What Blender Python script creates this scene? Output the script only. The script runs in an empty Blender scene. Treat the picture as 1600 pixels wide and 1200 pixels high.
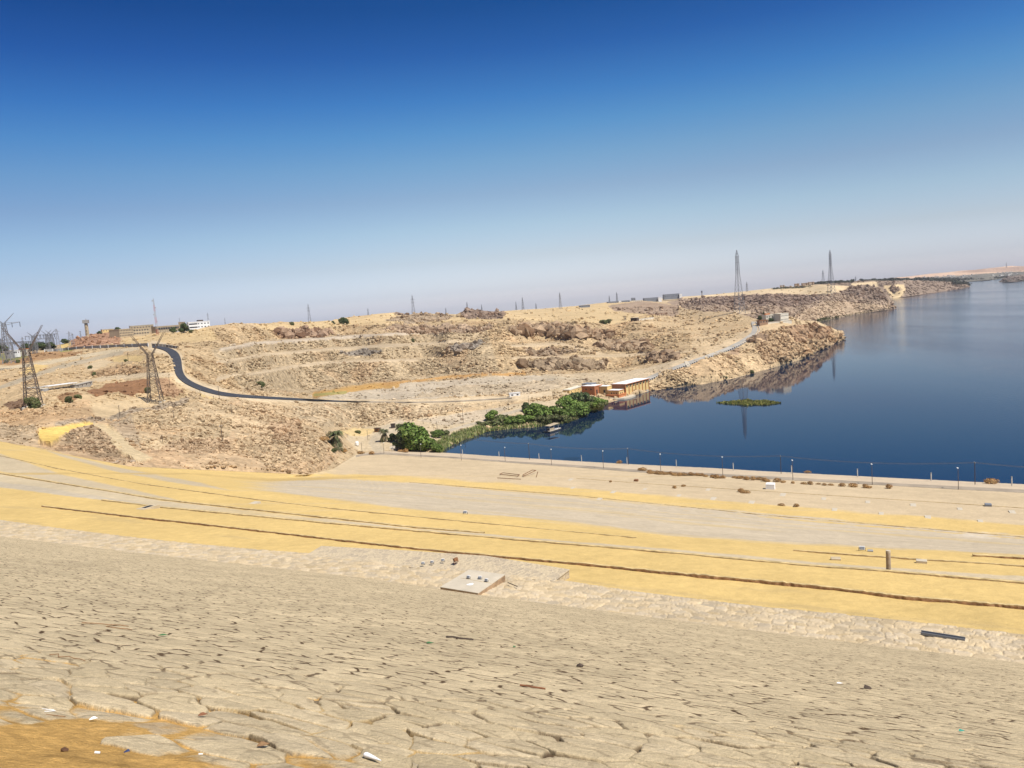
import bpy, math, random
import numpy as np
from mathutils import Matrix, Vector

S = bpy.context.scene
COL = S.collection
R = math.radians
rng = np.random.default_rng(7)
random.seed(7)

# ------------------------------------------------------------------ camera, sky, sun, exposure
FPX = 1209.0                      # focal length in pixels of the 1600 px wide photograph
PITCH, ROLL = R(5.9), R(4.4)
CAMP = np.array([0.0, 0.0, 86.0])   # eye on the dam slope, 86 m above the river
fwd = np.array([0, math.cos(PITCH), -math.sin(PITCH)])
u0 = np.array([0, math.sin(PITCH), math.cos(PITCH)])
r0 = np.array([1.0, 0, 0])
right = r0 * math.cos(ROLL) - u0 * math.sin(ROLL)
up = u0 * math.cos(ROLL) + r0 * math.sin(ROLL)
cd = bpy.data.cameras.new('camera')
cam = bpy.data.objects.new('camera', cd)
COL.objects.link(cam)
M4 = Matrix.Identity(4)
for i in range(3):
    M4[i][0], M4[i][1], M4[i][2], M4[i][3] = right[i], up[i], -fwd[i], CAMP[i]
cam.matrix_world = M4
cd.sensor_width = 36.0
cd.lens = 36.0 * FPX / 1600.0
cd.clip_start = 0.1
cd.clip_end = 40000.0
S.camera = cam

SUN_DIR = Vector((0.78 * 0.545, -0.61 * 0.545, 0.84)).normalized()
w = bpy.data.worlds.new('World')
S.world = w
w.use_nodes = True
nt = w.node_tree
for n in list(nt.nodes):
    nt.nodes.remove(n)
wo = nt.nodes.new('ShaderNodeOutputWorld')
bg = nt.nodes.new('ShaderNodeBackground')
sky = nt.nodes.new('ShaderNodeTexSky')
sky.sky_type = 'NISHITA'
sky.sun_disc = False
sky.sun_elevation = math.asin(SUN_DIR.z)
sky.sun_rotation = math.atan2(SUN_DIR.x, SUN_DIR.y)
sky.altitude = 200
sky.air_density = 1.0
sky.dust_density = 1.2
sky.ozone_density = 2.5
# a clean desert sky: deep saturated blue overhead, a milky lilac band on the horizon
tc = nt.nodes.new('ShaderNodeTexCoord')
sx = nt.nodes.new('ShaderNodeSeparateXYZ')
nt.links.new(tc.outputs['Generated'], sx.inputs[0])
rp = nt.nodes.new('ShaderNodeValToRGB')
rp.color_ramp.interpolation = 'LINEAR'
els = [(0.0038, (1.159, 1.129, 1.398)), (0.02, (0.858, 0.86, 1.101)), (0.06, (0.709, 0.666, 0.743)), (0.1, (0.629, 0.635, 0.665)), (0.139, (0.525, 0.546, 0.588)), (0.177, (0.412, 0.536, 0.6)), (0.214, (0.271, 0.484, 0.619)), (0.25, (0.165, 0.386, 0.597)), (0.3, (0.086, 0.252, 0.494)), (0.346, (0.046, 0.188, 0.398)), (0.5, (0.039, 0.159, 0.339)), (1.0, (0.037, 0.15, 0.318))]
while len(rp.color_ramp.elements) < len(els):
    rp.color_ramp.elements.new(0.5)
for e, (p, c) in zip(rp.color_ramp.elements, els):
    e.position = p
    e.color = (*c, 1)
nt.links.new(sx.outputs['Z'], rp.inputs[0])
mu = nt.nodes.new('ShaderNodeMix')
mu.data_type = 'RGBA'
mu.blend_type = 'MULTIPLY'
mu.inputs[0].default_value = 1.0
nt.links.new(sky.outputs[0], mu.inputs[6])
nt.links.new(rp.outputs[0], mu.inputs[7])
# the sky is deepest away from the sun's side
ax_ = nt.nodes.new('ShaderNodeMapRange')
ax_.inputs[1].default_value = -1
ax_.inputs[2].default_value = 1
nt.links.new(sx.outputs['X'], ax_.inputs[0])
r2_ = nt.nodes.new('ShaderNodeValToRGB')
r2_.color_ramp.interpolation = 'B_SPLINE'
e2 = [(0.0, (0.66, 0.74, 0.86)), (0.22, (0.66, 0.74, 0.86)), (0.40, (0.92, 0.95, 0.98)), (0.52, (1, 1, 1)), (0.62, (1, 1, 1)), (0.82, (0.84, 0.88, 0.92)), (1.0, (0.95, 0.97, 1.0))]
while len(r2_.color_ramp.elements) < len(e2):
    r2_.color_ramp.elements.new(0.5)
for e, (p, c) in zip(r2_.color_ramp.elements, e2):
    e.position = p
    e.color = (*c, 1)
nt.links.new(ax_.outputs[0], r2_.inputs[0])
m2_ = nt.nodes.new('ShaderNodeMix')
m2_.data_type = 'RGBA'
m2_.blend_type = 'MULTIPLY'
m2_.inputs[0].default_value = 1.0
nt.links.new(mu.outputs[2], m2_.inputs[6])
nt.links.new(r2_.outputs[0], m2_.inputs[7])
nt.links.new(m2_.outputs[2], bg.inputs[0])
bg.inputs[1].default_value = 0.15
nt.links.new(bg.outputs[0], wo.inputs[0])

sl = bpy.data.lights.new('sun', 'SUN')
sl.energy = 4.6
sl.angle = R(0.5)
sl.color = (1.0, 0.95, 0.87)
so = bpy.data.objects.new('sun', sl)
COL.objects.link(so)
so.rotation_euler = SUN_DIR.to_track_quat('Z', 'Y').to_euler()
S.view_settings.view_transform = 'Standard'
S.view_settings.look = 'None'
S.view_settings.exposure = 0.42
S.view_settings.gamma = 1.0
S.render.engine = 'CYCLES'
S.cycles.max_bounces = 6
S.cycles.diffuse_bounces = 2
S.cycles.glossy_bounces = 3


# ------------------------------------------------------------------ photograph pixels <-> world
def ray(px, py):
    px = np.asarray(px, float)
    py = np.asarray(py, float)
    return fwd + ((px - 800) / FPX)[..., None] * right + ((600 - py) / FPX)[..., None] * up


def Pt(px, py, t):
    return CAMP + np.asarray(t, float)[..., None] * ray(px, py)


def t_of_z(px, py, z):
    return (z - CAMP[2]) / ray(px, py)[..., 2]


def Pz(px, py, z):
    return Pt(px, py, t_of_z(px, py, z))


def proj(p):
    q = np.asarray(p, float) - CAMP
    t = q @ fwd
    return 800 + FPX * (q @ right) / t, 600 - FPX * (q @ up) / t, t


def pl(pts):
    a = np.array(pts, float)
    return lambda x: np.interp(x, a[:, 0], a[:, 1])


# ------------------------------------------------------------------ noise
def hsh(ix, iy, seed):
    h = (ix.astype(np.int64) * 374761393 + iy.astype(np.int64) * 668265263 + seed * 2147483647) & 0xFFFFFFFF
    h = ((h ^ (h >> 13)) * 1274126177) & 0xFFFFFFFF
    h = ((h ^ (h >> 15)) * 2246822519) & 0xFFFFFFFF
    return ((h ^ (h >> 16)) & 0xFFFFFF) / float(0xFFFFFF)


def vnoise(x, y, seed=0):
    ix, iy = np.floor(x), np.floor(y)
    fx, fy = x - ix, y - iy
    fx = fx * fx * (3 - 2 * fx)
    fy = fy * fy * (3 - 2 * fy)
    a, b = hsh(ix, iy, seed), hsh(ix + 1, iy, seed)
    c, d = hsh(ix, iy + 1, seed), hsh(ix + 1, iy + 1, seed)
    return (a * (1 - fx) + b * fx) * (1 - fy) + (c * (1 - fx) + d * fx) * fy


def fbm(x, y, octs=4, seed=0):
    s, a, n = 0.0, 1.0, 0.0
    for k in range(octs):
        s = s + a * (vnoise(x, y, seed + k * 17) - 0.5)
        n += a
        a *= 0.5
        x = x * 2.03 + 11.3
        y = y * 2.03 + 5.7
    return s / n * 2          # about -1..1


def voro(x, y, seed=0, jit=0.95):
    ix, iy = np.floor(x), np.floor(y)
    d1 = np.full(x.shape, 9.0)
    d2 = np.full(x.shape, 9.0)
    cx = np.zeros(x.shape)
    cy = np.zeros(x.shape)
    rid = np.zeros(x.shape)
    for ox in (-1, 0, 1):
        for oy in (-1, 0, 1):
            jx, jy = ix + ox, iy + oy
            qx = jx + 0.5 + (hsh(jx, jy, seed) - 0.5) * jit
            qy = jy + 0.5 + (hsh(jx, jy, seed + 1) - 0.5) * jit
            d = np.hypot(qx - x, qy - y)
            near = d < d1
            d2 = np.where(near, d1, np.minimum(d2, d))
            d1 = np.where(near, d, d1)
            cx = np.where(near, qx - x, cx)
            cy = np.where(near, qy - y, cy)
            rid = np.where(near, hsh(jx, jy, seed + 2), rid)
    return d1, d2, cx, cy, rid


def blocks(x, y, size, seed):
    """angular rubble: every cell its own height and tilt"""
    d1, d2, cx, cy, rid = voro(x / size, y / size, seed)
    r2 = (rid * 7919.0) % 1.0
    r3 = (rid * 104729.0) % 1.0
    return (0.35 + rid + (cx * (r2 - 0.5) + cy * (r3 - 0.5)) * 1.8) * smooth(0.0, 0.42, d2 - d1), rid


def smooth(a, b, x):
    t = np.clip((x - a) / (b - a), 0, 1)
    return t * t * (3 - 2 * t)


def pip(x, y, poly):
    inside = np.zeros(x.shape, bool)
    n = len(poly)
    for i in range(n):
        x1, y1 = poly[i]
        x2, y2 = poly[(i + 1) % n]
        if y1 == y2:
            continue
        c = ((y1 > y) != (y2 > y)) & (x < (x2 - x1) * (y - y1) / (y2 - y1) + x1)
        inside ^= c
    return inside


def line_dist(x, y, pts):
    d = np.full(x.shape, 1e9)
    for (x1, y1), (x2, y2) in zip(pts[:-1], pts[1:]):
        dx, dy = x2 - x1, y2 - y1
        k = np.clip(((x - x1) * dx + (y - y1) * dy) / (dx * dx + dy * dy), 0, 1)
        d = np.minimum(d, np.hypot(x - x1 - k * dx, y - y1 - k * dy))
    return d


# ------------------------------------------------------------------ mesh helpers
class MB:
    def __init__(s):
        s.v, s.f = [], []

    def add(s, vs, fs):
        b = len(s.v)
        s.v += [tuple(map(float, q)) for q in vs]
        s.f += [tuple(b + i for i in f) for f in fs]

    def hexa(s, lo, hi):
        """bottom ring of n points and top ring of n points (counter-clockwise)"""
        n = len(lo)
        fs = [tuple(range(n - 1, -1, -1)), tuple(range(n, 2 * n))]
        fs += [(i, (i + 1) % n, n + (i + 1) % n, n + i) for i in range(n)]
        s.add(list(lo) + list(hi), fs)

    def box(s, x0, y0, z0, x1, y1, z1):
        q = [(x0, y0), (x1, y0), (x1, y1), (x0, y1)]
        s.hexa([(a, b, z0) for a, b in q], [(a, b, z1) for a, b in q])

    def tube(s, p, q, r, r2=None, n=4):
        p, q = Vector(p), Vector(q)
        d = (q - p)
        if d.length < 1e-6:
            return
        d.normalize()
        a = d.cross(Vector((0, 0, 1)) if abs(d.z) < 0.95 else Vector((1, 0, 0))).normalized()
        b = d.cross(a)
        r2 = r if r2 is None else r2
        an = [2 * math.pi * (i + 0.5) / n for i in range(n)]
        s.hexa([p + (a * math.cos(k) + b * math.sin(k)) * r for k in an],
               [q + (a * math.cos(k) + b * math.sin(k)) * r2 for k in an])

    def lathe(s, prof, n=12, c=(0, 0)):
        vs, fs = [], []
        for r, z in prof:
            for k in range(n):
                a = 2 * math.pi * k / n
                vs.append((c[0] + r * math.cos(a), c[1] + r * math.sin(a), z))
        for j in range(len(prof) - 1):
            for k in range(n):
                fs.append((j * n + k, j * n + (k + 1) % n, (j + 1) * n + (k + 1) % n, (j + 1) * n + k))
        fs.append(tuple(range(n - 1, -1, -1)))
        fs.append(tuple((len(prof) - 1) * n + k for k in range(n)))
        s.add(vs, fs)

    def rock(s, c, r, seed, flat=0.7):
        rr = random.Random(seed)
        t = (1 + 5 ** 0.5) / 2
        base = [(-1, t, 0), (1, t, 0), (-1, -t, 0), (1, -t, 0), (0, -1, t), (0, 1, t), (0, -1, -t), (0, 1, -t),
                (t, 0, -1), (t, 0, 1), (-t, 0, -1), (-t, 0, 1)]
        fs = [(0, 11, 5), (0, 5, 1), (0, 1, 7), (0, 7, 10), (0, 10, 11), (1, 5, 9), (5, 11, 4), (11, 10, 2), (10, 7, 6), (7, 1, 8),
              (3, 9, 4), (3, 4, 2), (3, 2, 6), (3, 6, 8), (3, 8, 9), (4, 9, 5), (2, 4, 11), (6, 2, 10), (8, 6, 7), (9, 8, 1)]
        a = rr.random() * 6.28
        vs = []
        for x, y, z in base:
            k = r / 1.9 * rr.uniform(0.65, 1.2)
            x2, y2 = x * math.cos(a) - y * math.sin(a), x * math.sin(a) + y * math.cos(a)
            vs.append((c[0] + x2 * k, c[1] + y2 * k, c[2] + z * k * flat))
        s.add(vs, fs)

    def build(s, name, m, parent=None, smooth_=False):
        me = bpy.data.meshes.new(name)
        me.from_pydata(s.v, [], s.f)
        if smooth_:
            me.polygons.foreach_set('use_smooth', [True] * len(me.polygons))
        me.update()
        o = bpy.data.objects.new(name, me)
        if m is not None:
            me.materials.append(m)
        COL.objects.link(o)
        if parent is not None:
            o.parent = parent
        return o


def tag(o, label=None, cat=None, group=None, kind=None):
    if label:
        o['label'] = label
    if cat:
        o['category'] = cat
    if group:
        o['group'] = group
    if kind:
        o['kind'] = kind
    return o


def empty(name, loc, rz=0.0, label=None, cat=None, group=None, scale=1.0):
    o = bpy.data.objects.new(name, None)
    o.empty_display_size = 0.5
    COL.objects.link(o)
    o.location = [float(c) for c in loc]
    o.rotation_euler = (0, 0, rz)
    o.scale = (scale, scale, scale) if not isinstance(scale, tuple) else scale
    return tag(o, label, cat, group)


KIDS = {}


def copy_tree(o, loc, rz=0.0, label=None, scale=1.0, parent=None):
    c = o.copy()
    COL.objects.link(c)
    if parent is None:
        c.location = [float(q) for q in loc]
        c.rotation_euler = (0, 0, rz)
        c.scale = (scale, scale, scale) if not isinstance(scale, tuple) else scale
        if label:
            c['label'] = label
    else:
        c.parent = parent
    for ch in list(o.children):
        copy_tree(ch, None, parent=c)
    return c


# ------------------------------------------------------------------ materials
def new_mat(name):
    m = bpy.data.materials.new(name)
    m.use_nodes = True
    return m, m.node_tree, m.node_tree.nodes['Principled BSDF']


def mat(name, c, rough=0.75, metal=0.0, var=0.18, scale=1.0, bump=0.0, spec=0.3):
    m, t, b = new_mat(name)
    b.inputs['Roughness'].default_value = rough
    b.inputs['Metallic'].default_value = metal
    b.inputs['Specular IOR Level'].default_value = spec
    co = t.nodes.new('ShaderNodeTexCoord')
    n = t.nodes.new('ShaderNodeTexNoise')
    n.inputs['Scale'].default_value = scale
    n.inputs['Detail'].default_value = 5
    t.links.new(co.outputs['Object'], n.inputs['Vector'])
    mr = t.nodes.new('ShaderNodeMapRange')
    mr.inputs[1].default_value = 0.3
    mr.inputs[2].default_value = 0.7
    mr.inputs[3].default_value = 1 - var
    mr.inputs[4].default_value = 1 + var
    t.links.new(n.outputs['Fac'], mr.inputs[0])
    mx = t.nodes.new('ShaderNodeVectorMath')
    mx.operation = 'SCALE'
    mx.inputs[0].default_value = c
    t.links.new(mr.outputs[0], mx.inputs['Scale'])
    t.links.new(mx.outputs[0], b.inputs['Base Color'])
    if bump:
        bp = t.nodes.new('ShaderNodeBump')
        bp.inputs['Strength'].default_value = bump
        bp.inputs['Distance'].default_value = 0.1
        t.links.new(n.outputs['Fac'], bp.inputs['Height'])
        t.links.new(bp.outputs[0], b.inputs['Normal'])
    return m


def ground_mat(name, scales, amount, bump_scale, bump_dist, vor=None, bstr=0.6):
    """albedo from the Col attribute, broken up by world-space noise; the rock attribute strengthens it"""
    m, t, b = new_mat(name)
    b.inputs['Roughness'].default_value = 0.95
    b.inputs['Specular IOR Level'].default_value = 0.1
    at = t.nodes.new('ShaderNodeAttribute')
    at.attribute_name = 'Col'
    ge = t.nodes.new('ShaderNodeNewGeometry')
    last = at.outputs['Color']
    hs = None
    for i, s in enumerate(scales):
        n = t.nodes.new('ShaderNodeTexNoise')
        n.inputs['Scale'].default_value = s
        n.inputs['Detail'].default_value = 6
        n.inputs['Roughness'].default_value = 0.62
        t.links.new(ge.outputs['Position'], n.inputs['Vector'])
        mr = t.nodes.new('ShaderNodeMapRange')
        mr.inputs[1].default_value = 0.28
        mr.inputs[2].default_value = 0.72
        mr.inputs[3].default_value = 1 - amount[i]
        mr.inputs[4].default_value = 1 + amount[i]
        t.links.new(n.outputs['Fac'], mr.inputs[0])
        sc = t.nodes.new('ShaderNodeVectorMath')
        sc.operation = 'SCALE'
        t.links.new(last, sc.inputs[0])
        t.links.new(mr.outputs[0], sc.inputs['Scale'])
        last = sc.outputs[0]
    if vor:
        ra = t.nodes.new('ShaderNodeAttribute')
        ra.attribute_name = 'rock'
        v = t.nodes.new('ShaderNodeTexVoronoi')
        v.inputs['Scale'].default_value = vor
        t.links.new(ge.outputs['Position'], v.inputs['Vector'])
        sp = t.nodes.new('ShaderNodeSeparateColor')
        t.links.new(v.outputs['Color'], sp.inputs[0])
        mr = t.nodes.new('ShaderNodeMapRange')
        mr.inputs[3].default_value = 0.62
        mr.inputs[4].default_value = 1.3
        t.links.new(sp.outputs[0], mr.inputs[0])
        lm = t.nodes.new('ShaderNodeMix')
        lm.inputs[2].default_value = 1.0
        t.links.new(ra.outputs['Fac'], lm.inputs[0])
        t.links.new(mr.outputs[0], lm.inputs[3])
        sc = t.nodes.new('ShaderNodeVectorMath')
        sc.operation = 'SCALE'
        t.links.new(last, sc.inputs[0])
        t.links.new(lm.outputs[0], sc.inputs['Scale'])
        last = sc.outputs[0]
    t.links.new(last, b.inputs['Base Color'])
    n = t.nodes.new('ShaderNodeTexNoise')
    n.inputs['Scale'].default_value = bump_scale
    n.inputs['Detail'].default_value = 8
    n.inputs['Roughness'].default_value = 0.65
    t.links.new(ge.outputs['Position'], n.inputs['Vector'])
    bp = t.nodes.new('ShaderNodeBump')
    bp.inputs['Strength'].default_value = bstr
    bp.inputs['Distance'].default_value = bump_dist
    t.links.new(n.outputs['Fac'], bp.inputs['Height'])
    t.links.new(bp.outputs[0], b.inputs['Normal'])
    return m


def np_mesh(name, V, Q, m, col=None, rock=None, smooth_=True, parent=None):
    """big mesh from numpy: V (n,3), Q (k,4) or (k,3)"""
    me = bpy.data.meshes.new(name)
    k = Q.shape[1]
    me.vertices.add(len(V))
    me.vertices.foreach_set('co', np.ascontiguousarray(V, dtype=np.float32).ravel())
    me.loops.add(Q.size)
    me.loops.foreach_set('vertex_index', np.ascontiguousarray(Q, dtype=np.int32).ravel())
    me.polygons.add(len(Q))
    me.polygons.foreach_set('loop_start', np.arange(0, Q.size, k, dtype=np.int32))
    if np.isscalar(smooth_) or isinstance(smooth_, bool):
        smooth_ = np.full(len(Q), bool(smooth_))
    me.polygons.foreach_set('use_smooth', smooth_)
    if col is not None:
        a = me.attributes.new('Col', 'FLOAT_COLOR', 'POINT')
        c4 = np.ones((len(V), 4), np.float32)
        c4[:, :3] = col
        a.data.foreach_set('color', c4.ravel())
    if rock is not None:
        a = me.attributes.new('rock', 'FLOAT', 'POINT')
        a.data.foreach_set('value', np.ascontiguousarray(rock, dtype=np.float32))
    me.update(calc_edges=True)
    me.validate()
    me.materials.append(m)
    o = bpy.data.objects.new(name, me)
    COL.objects.link(o)
    if parent is not None:
        o.parent = parent
    return o


def grid_quads(nj, ni):
    j, i = np.meshgrid(np.arange(nj - 1), np.arange(ni - 1), indexing='ij')
    a = (j * ni + i).ravel()
    return np.stack([a, a + 1, a + ni + 1, a + ni], 1)


# ------------------------------------------------------------------ the dam: contour lines of its downstream face
# each row: (name, height above the river, [(px, py) ...]) read off the photograph and laid on its own level
zB = 68.5
rB = pl([(-300, 805), (0, 838), (200, 862), (400, 884), (560, 902), (740, 928), (1060, 970), (1300, 1000), (1600, 1036), (1900, 1072)])
rC = pl([(-300, 776), (0, 812), (100, 826), (200, 838), (300, 849), (400, 858), (500, 866), (885, 907), (1000, 925), (1100, 937), (1200, 948),
         (1300, 958), (1400, 968), (1500, 979), (1600, 991), (1900, 1022)])
rD = pl([(-300, 750), (0, 785), (75, 793), (200, 808), (312, 820), (500, 842), (650, 859), (900, 882.5), (1040, 897), (1264, 918), (1425, 937),
         (1600, 952), (1900, 985)])
rE = pl([(-300, 726), (0, 762), (250, 793), (500, 817), (712, 836), (900, 852), (1040, 864), (1264, 885), (1390, 894), (1600, 912), (1900, 938)])
rF = pl([(-300, 700), (0, 740), (250, 781), (500, 808.5), (650, 825), (737, 832), (900, 846), (1040, 857), (1264, 877), (1390, 886), (1600, 900), (1900, 922)])
rG = pl([(-300, 672), (0, 712), (94, 733), (219, 756), (380, 778), (500, 793), (650, 808), (900, 832), (1040, 845), (1341, 869), (1600, 886), (1900, 908)])
rH = pl([(-300, 664), (0, 704), (94, 724), (219, 747), (390, 766), (500, 780), (650, 797), (900, 821), (1040, 838), (1250, 853), (1600, 872), (1900, 893)])
rN = pl([(-300, 660), (-100, 676), (0, 690), (60, 700), (200, 729), (300, 741), (420, 745), (480, 742), (520, 733), (560, 713), (600, 710.5), (650, 714),
         (700, 716), (800, 724), (900, 731), (1000, 739), (1200, 749), (1400, 760), (1600, 771), (1900, 787)])
zN = pl([(-300, 60), (-100, 54), (0, 50), (200, 42), (300, 36), (420, 28), (480, 22), (520, 15), (560, 6), (600, 4.5), (1900, 4.5)])
rI = pl([(-300, 661.5), (0, 695), (200, 733), (330, 747), (420, 750), (500, 746), (650, 755), (800, 767), (900, 775), (1200, 806), (1450, 827), (1600, 840), (1900, 862)])
zI = pl([(-300, 61), (0, 52), (200, 44), (330, 35), (420, 29), (500, 19.5), (560, 15.5), (650, 14.5), (1900, 14)])
rJ = pl([(-300, 660.7), (0, 692), (200, 730.5), (330, 744), (420, 747.5), (500, 742), (560, 741), (700, 749), (800, 757), (900, 765), (1200, 789), (1450, 808), (1600, 820), (1900, 840)])
zJ = pl([(-300, 60.5), (0, 51), (200, 43), (330, 34), (420, 28.5), (500, 18.5), (560, 13), (650, 12), (1900, 12)])
rL = pl([(-300, 659.9), (0, 689.9), (200, 728.9), (480, 741.9), (520, 732.9), (560, 708), (600, 705.5), (650, 709), (700, 712), (800, 719.5), (900, 725.5), (1000, 733), (1200, 743),
         (1400, 754), (1600, 764), (1900, 779)])
zL = pl([(-300, 60), (0, 50), (200, 42), (480, 22), (520, 15), (560, 6), (600, 4.5), (1900, 4.5)])
rM = pl([(-300, 659.8), (0, 689.8), (200, 728.8), (480, 741.8), (520, 732.8), (560, 707.8), (600, 705), (640, 705), (690, 707), (800, 714.5), (900, 720.5), (1000, 726), (1100, 730.5), (1200, 736.5),
         (1400, 747), (1600, 756.5), (1900, 771)])
zM = pl([(-300, 60), (0, 50), (200, 42), (480, 22), (520, 15), (560, 6), (600, 4.3), (640, 2.0), (690, 0), (1900, 0)])
DAM = [(rB, lambda x: zB + 0 * x), (lambda x: rC(x) + 1.0, lambda x: 68.15 + 0 * x), (rC, lambda x: 67.75 + 0 * x), (rD, lambda x: 66.6 + 0.25 * smooth(0, 800, x)), (rE, lambda x: 65.4 + 0 * x),
       (rF, lambda x: 64.6 + 0 * x), (rG, lambda x: 62.6 + 0 * x), (rH, lambda x: 61.4 + 0 * x), (rI, zI), (rJ, zJ), (rN, zN), (rL, zL), (rM, zM)]


def dam_t(px, py):
    """axial distance of the dam face; 1/t is linear between the contour rows"""
    px = np.asarray(px, float)
    py = np.asarray(py, float)
    Y = np.stack([f(px) for f, z in DAM])
    for k in range(1, len(DAM)):
        Y[k] = np.minimum(Y[k], Y[k - 1] - 0.02)
    W = np.stack([1.0 / t_of_z(px, Y[k], DAM[k][1](px)) for k in range(len(DAM))])
    out = W[0].copy()
    for k in range(len(DAM) - 1):
        f = np.clip((Y[k] - py) / (Y[k] - Y[k + 1]), 0, 1)
        sel = py <= Y[k]
        out = np.where(sel, W[k] + (W[k + 1] - W[k]) * f, out)
    return 1.0 / out


# the stone pitching: a plane from the feet to the berm edge
AX = np.array([0.8842, -0.46711, 0.0])     # along the dam
VX = np.array([0.46711, 0.8842, 0.0])      # downstream
SLOPE = 0.40813


def plane_t(px, py):
    d = ray(px, py)
    return (84.4 - 86.0) / (d[..., 2] + SLOPE * (d @ VX))


def slope_t(px, py):
    px = np.asarray(px, float)
    py = np.asarray(py, float)
    yb = rB(px)
    g = np.clip((1330.0 - py) / (1330.0 - yb), 0, 1.02) ** 3
    dw = 1.0 / t_of_z(px, yb, zB) - 1.0 / plane_t(px, yb)
    return 1.0 / (1.0 / plane_t(px, py) + dw * g)


# ------------------------------------------------------------------ natural ground: control points (px, py, kind, value)
CP = []
for x in (-250, -100, 0, 60, 130, 200, 250, 300, 360, 420, 450, 480, 520, 560, 600, 640):
    CP.append((x, float(rN(x)) if x < 560 else float(rL(x)), 'z', float(zN(x)) if x < 560 else float(zL(x))))
for x, y in ((690, 706.5), (700, 700), (720, 690), (760, 676), (800, 671), (840, 668.5), (880, 663), (905, 655), (930, 641), (960, 628), (1013, 612), (1050, 607), (1100, 600.5), (1150, 591), (1200, 577),
             (1247, 564), (1282, 547), (1318, 531)):
    CP.append((x, y, 'z', 0.0))
CP += [(50, 636, 'z', 54), (243, 629, 'z', 45), (0, 560, 't', 800), (0, 600, 't', 520), (0, 640, 't', 400), (100, 605, 't', 450), (100, 570, 't', 650), (100, 547, 't', 880),
       (150, 600, 't', 490), (170, 560, 't', 690), (200, 650, 't', 385), (300, 640, 't', 425), (300, 680, 't', 345), (400, 650, 't', 440), (400, 700, 't', 345), (480, 700, 'z', 26), (480, 655, 't', 470),
       (540, 693, 'z', 10), (525, 655, 't', 520), (210, 545, 't', 690), (-150, 600, 't', 480), (-150, 545, 't', 900),
       (275, 560, 't', 545), (290, 590, 't', 505), (340, 607, 't', 515), (400, 619, 't', 540), (500, 625, 't', 575), (570, 628, 'z', 19.5), (640, 627, 'z', 16.8), (720, 625, 'z', 14), (805, 619, 'z', 11), (860, 612, 'z', 10),
       (265, 545, 't', 620), (236, 541, 't', 645), (320, 560, 't', 600), (350, 540, 't', 660), (330, 512, 't', 800), (400, 506, 't', 900), (400, 585, 't', 620), (450, 600, 't', 640), (450, 560, 't', 770), (450, 530, 't', 880),
       (160, 522, 't', 1000), (230, 524, 't', 950), (100, 530, 't', 1050),
       (560, 665, 'z', 7), (620, 680, 'z', 5), (700, 662, 'z', 5.5), (800, 640, 'z', 6), (860, 628, 'z', 6), (640, 690, 'z', 4.5), (680, 680, 'z', 4),
       (560, 640, 'z', 16), (640, 640, 'z', 12.5), (720, 638, 'z', 9.5), (560, 616, 'z', 18.5), (610, 612, 'z', 16.8), (670, 610, 'z', 15.5), (740, 604, 'z', 14), (850, 595, 'z', 11.5), (490, 617, 'z', 22), (600, 603, 'z', 17.0), (650, 597, 'z', 16.2), (700, 591, 'z', 15.4), (800, 585, 'z', 14),
       (600, 560, 't', 840), (600, 520, 't', 960), (600, 500, 't', 1150), (600, 489, 't', 1260), (500, 503, 't', 1080), (500, 540, 't', 860),
       (700, 550, 't', 880), (700, 515, 't', 1000), (700, 492, 't', 1500), (800, 555, 't', 850), (800, 520, 't', 1000), (800, 500, 't', 1150), (800, 485, 't', 2000), (740, 484, 't', 1550), (540, 494, 't', 1300),
       (640, 492, 't', 1300), (900, 586, 'z', 11), (950, 575, 'z', 12), (1010, 592, 'z', 8), (970, 600, 'z', 5), (1000, 612, 'z', 3), (900, 560, 't', 850), (900, 530, 't', 965), (900, 508, 't', 1080), (900, 480, 't', 2000),
       (1000, 555, 't', 860), (1000, 530, 't', 960), (1000, 505, 't', 1150), (1000, 490, 't', 1450), (1000, 471, 't', 2200), (1060, 480, 't', 1650), (1050, 575, 't', 722), (1100, 552, 't', 765), (1100, 537, 't', 860), (1100, 505, 't', 1120), (1100, 490, 't', 1250),
       (1180, 510, 't', 940), (1210, 500, 't', 965), (1150, 490, 't', 1115), (1180, 540, 't', 828), (1240, 505, 't', 955), (1280, 520, 't', 1010), (1150, 572, 't', 758), (1240, 537, 't', 862), (1300, 519, 't', 1065), (1316, 524, 't', 1080)]


def make_tps(cp):
    a = np.array([(c[0], c[1]) for c in cp], float)
    wv = []
    for x, y, k, v in cp:
        t = v if k == 't' else float(t_of_z(np.array(float(x)), np.array(float(y)), v))
        wv.append(1000.0 / t)
    X = a / 300.0
    d = np.hypot(X[:, None, 0] - X[None, :, 0], X[:, None, 1] - X[None, :, 1])
    K = np.where(d > 0, d * d * np.log(d + 1e-12), 0) + np.eye(len(X)) * 2e-4
    Pm = np.hstack([np.ones((len(X), 1)), X])
    A = np.zeros((len(X) + 3, len(X) + 3))
    A[:len(X), :len(X)] = K
    A[:len(X), len(X):] = Pm
    A[len(X):, :len(X)] = Pm.T
    sol = np.linalg.solve(A, np.concatenate([wv, np.zeros(3)]))

    def f(px, py):
        px = np.asarray(px, float)
        py = np.asarray(py, float)
        sh = px.shape
        x, y = px.ravel() / 300.0, py.ravel() / 300.0
        o = sol[-3] + sol[-2] * x + sol[-1] * y
        for (qx, qy), s in zip(X, sol[:-3]):
            r2 = (x - qx) ** 2 + (y - qy) ** 2
            o += s * 0.5 * r2 * np.log(r2 + 1e-20)
        return (1000.0 / np.maximum(o, 1000.0 / 9000)).reshape(sh)
    return f


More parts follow.
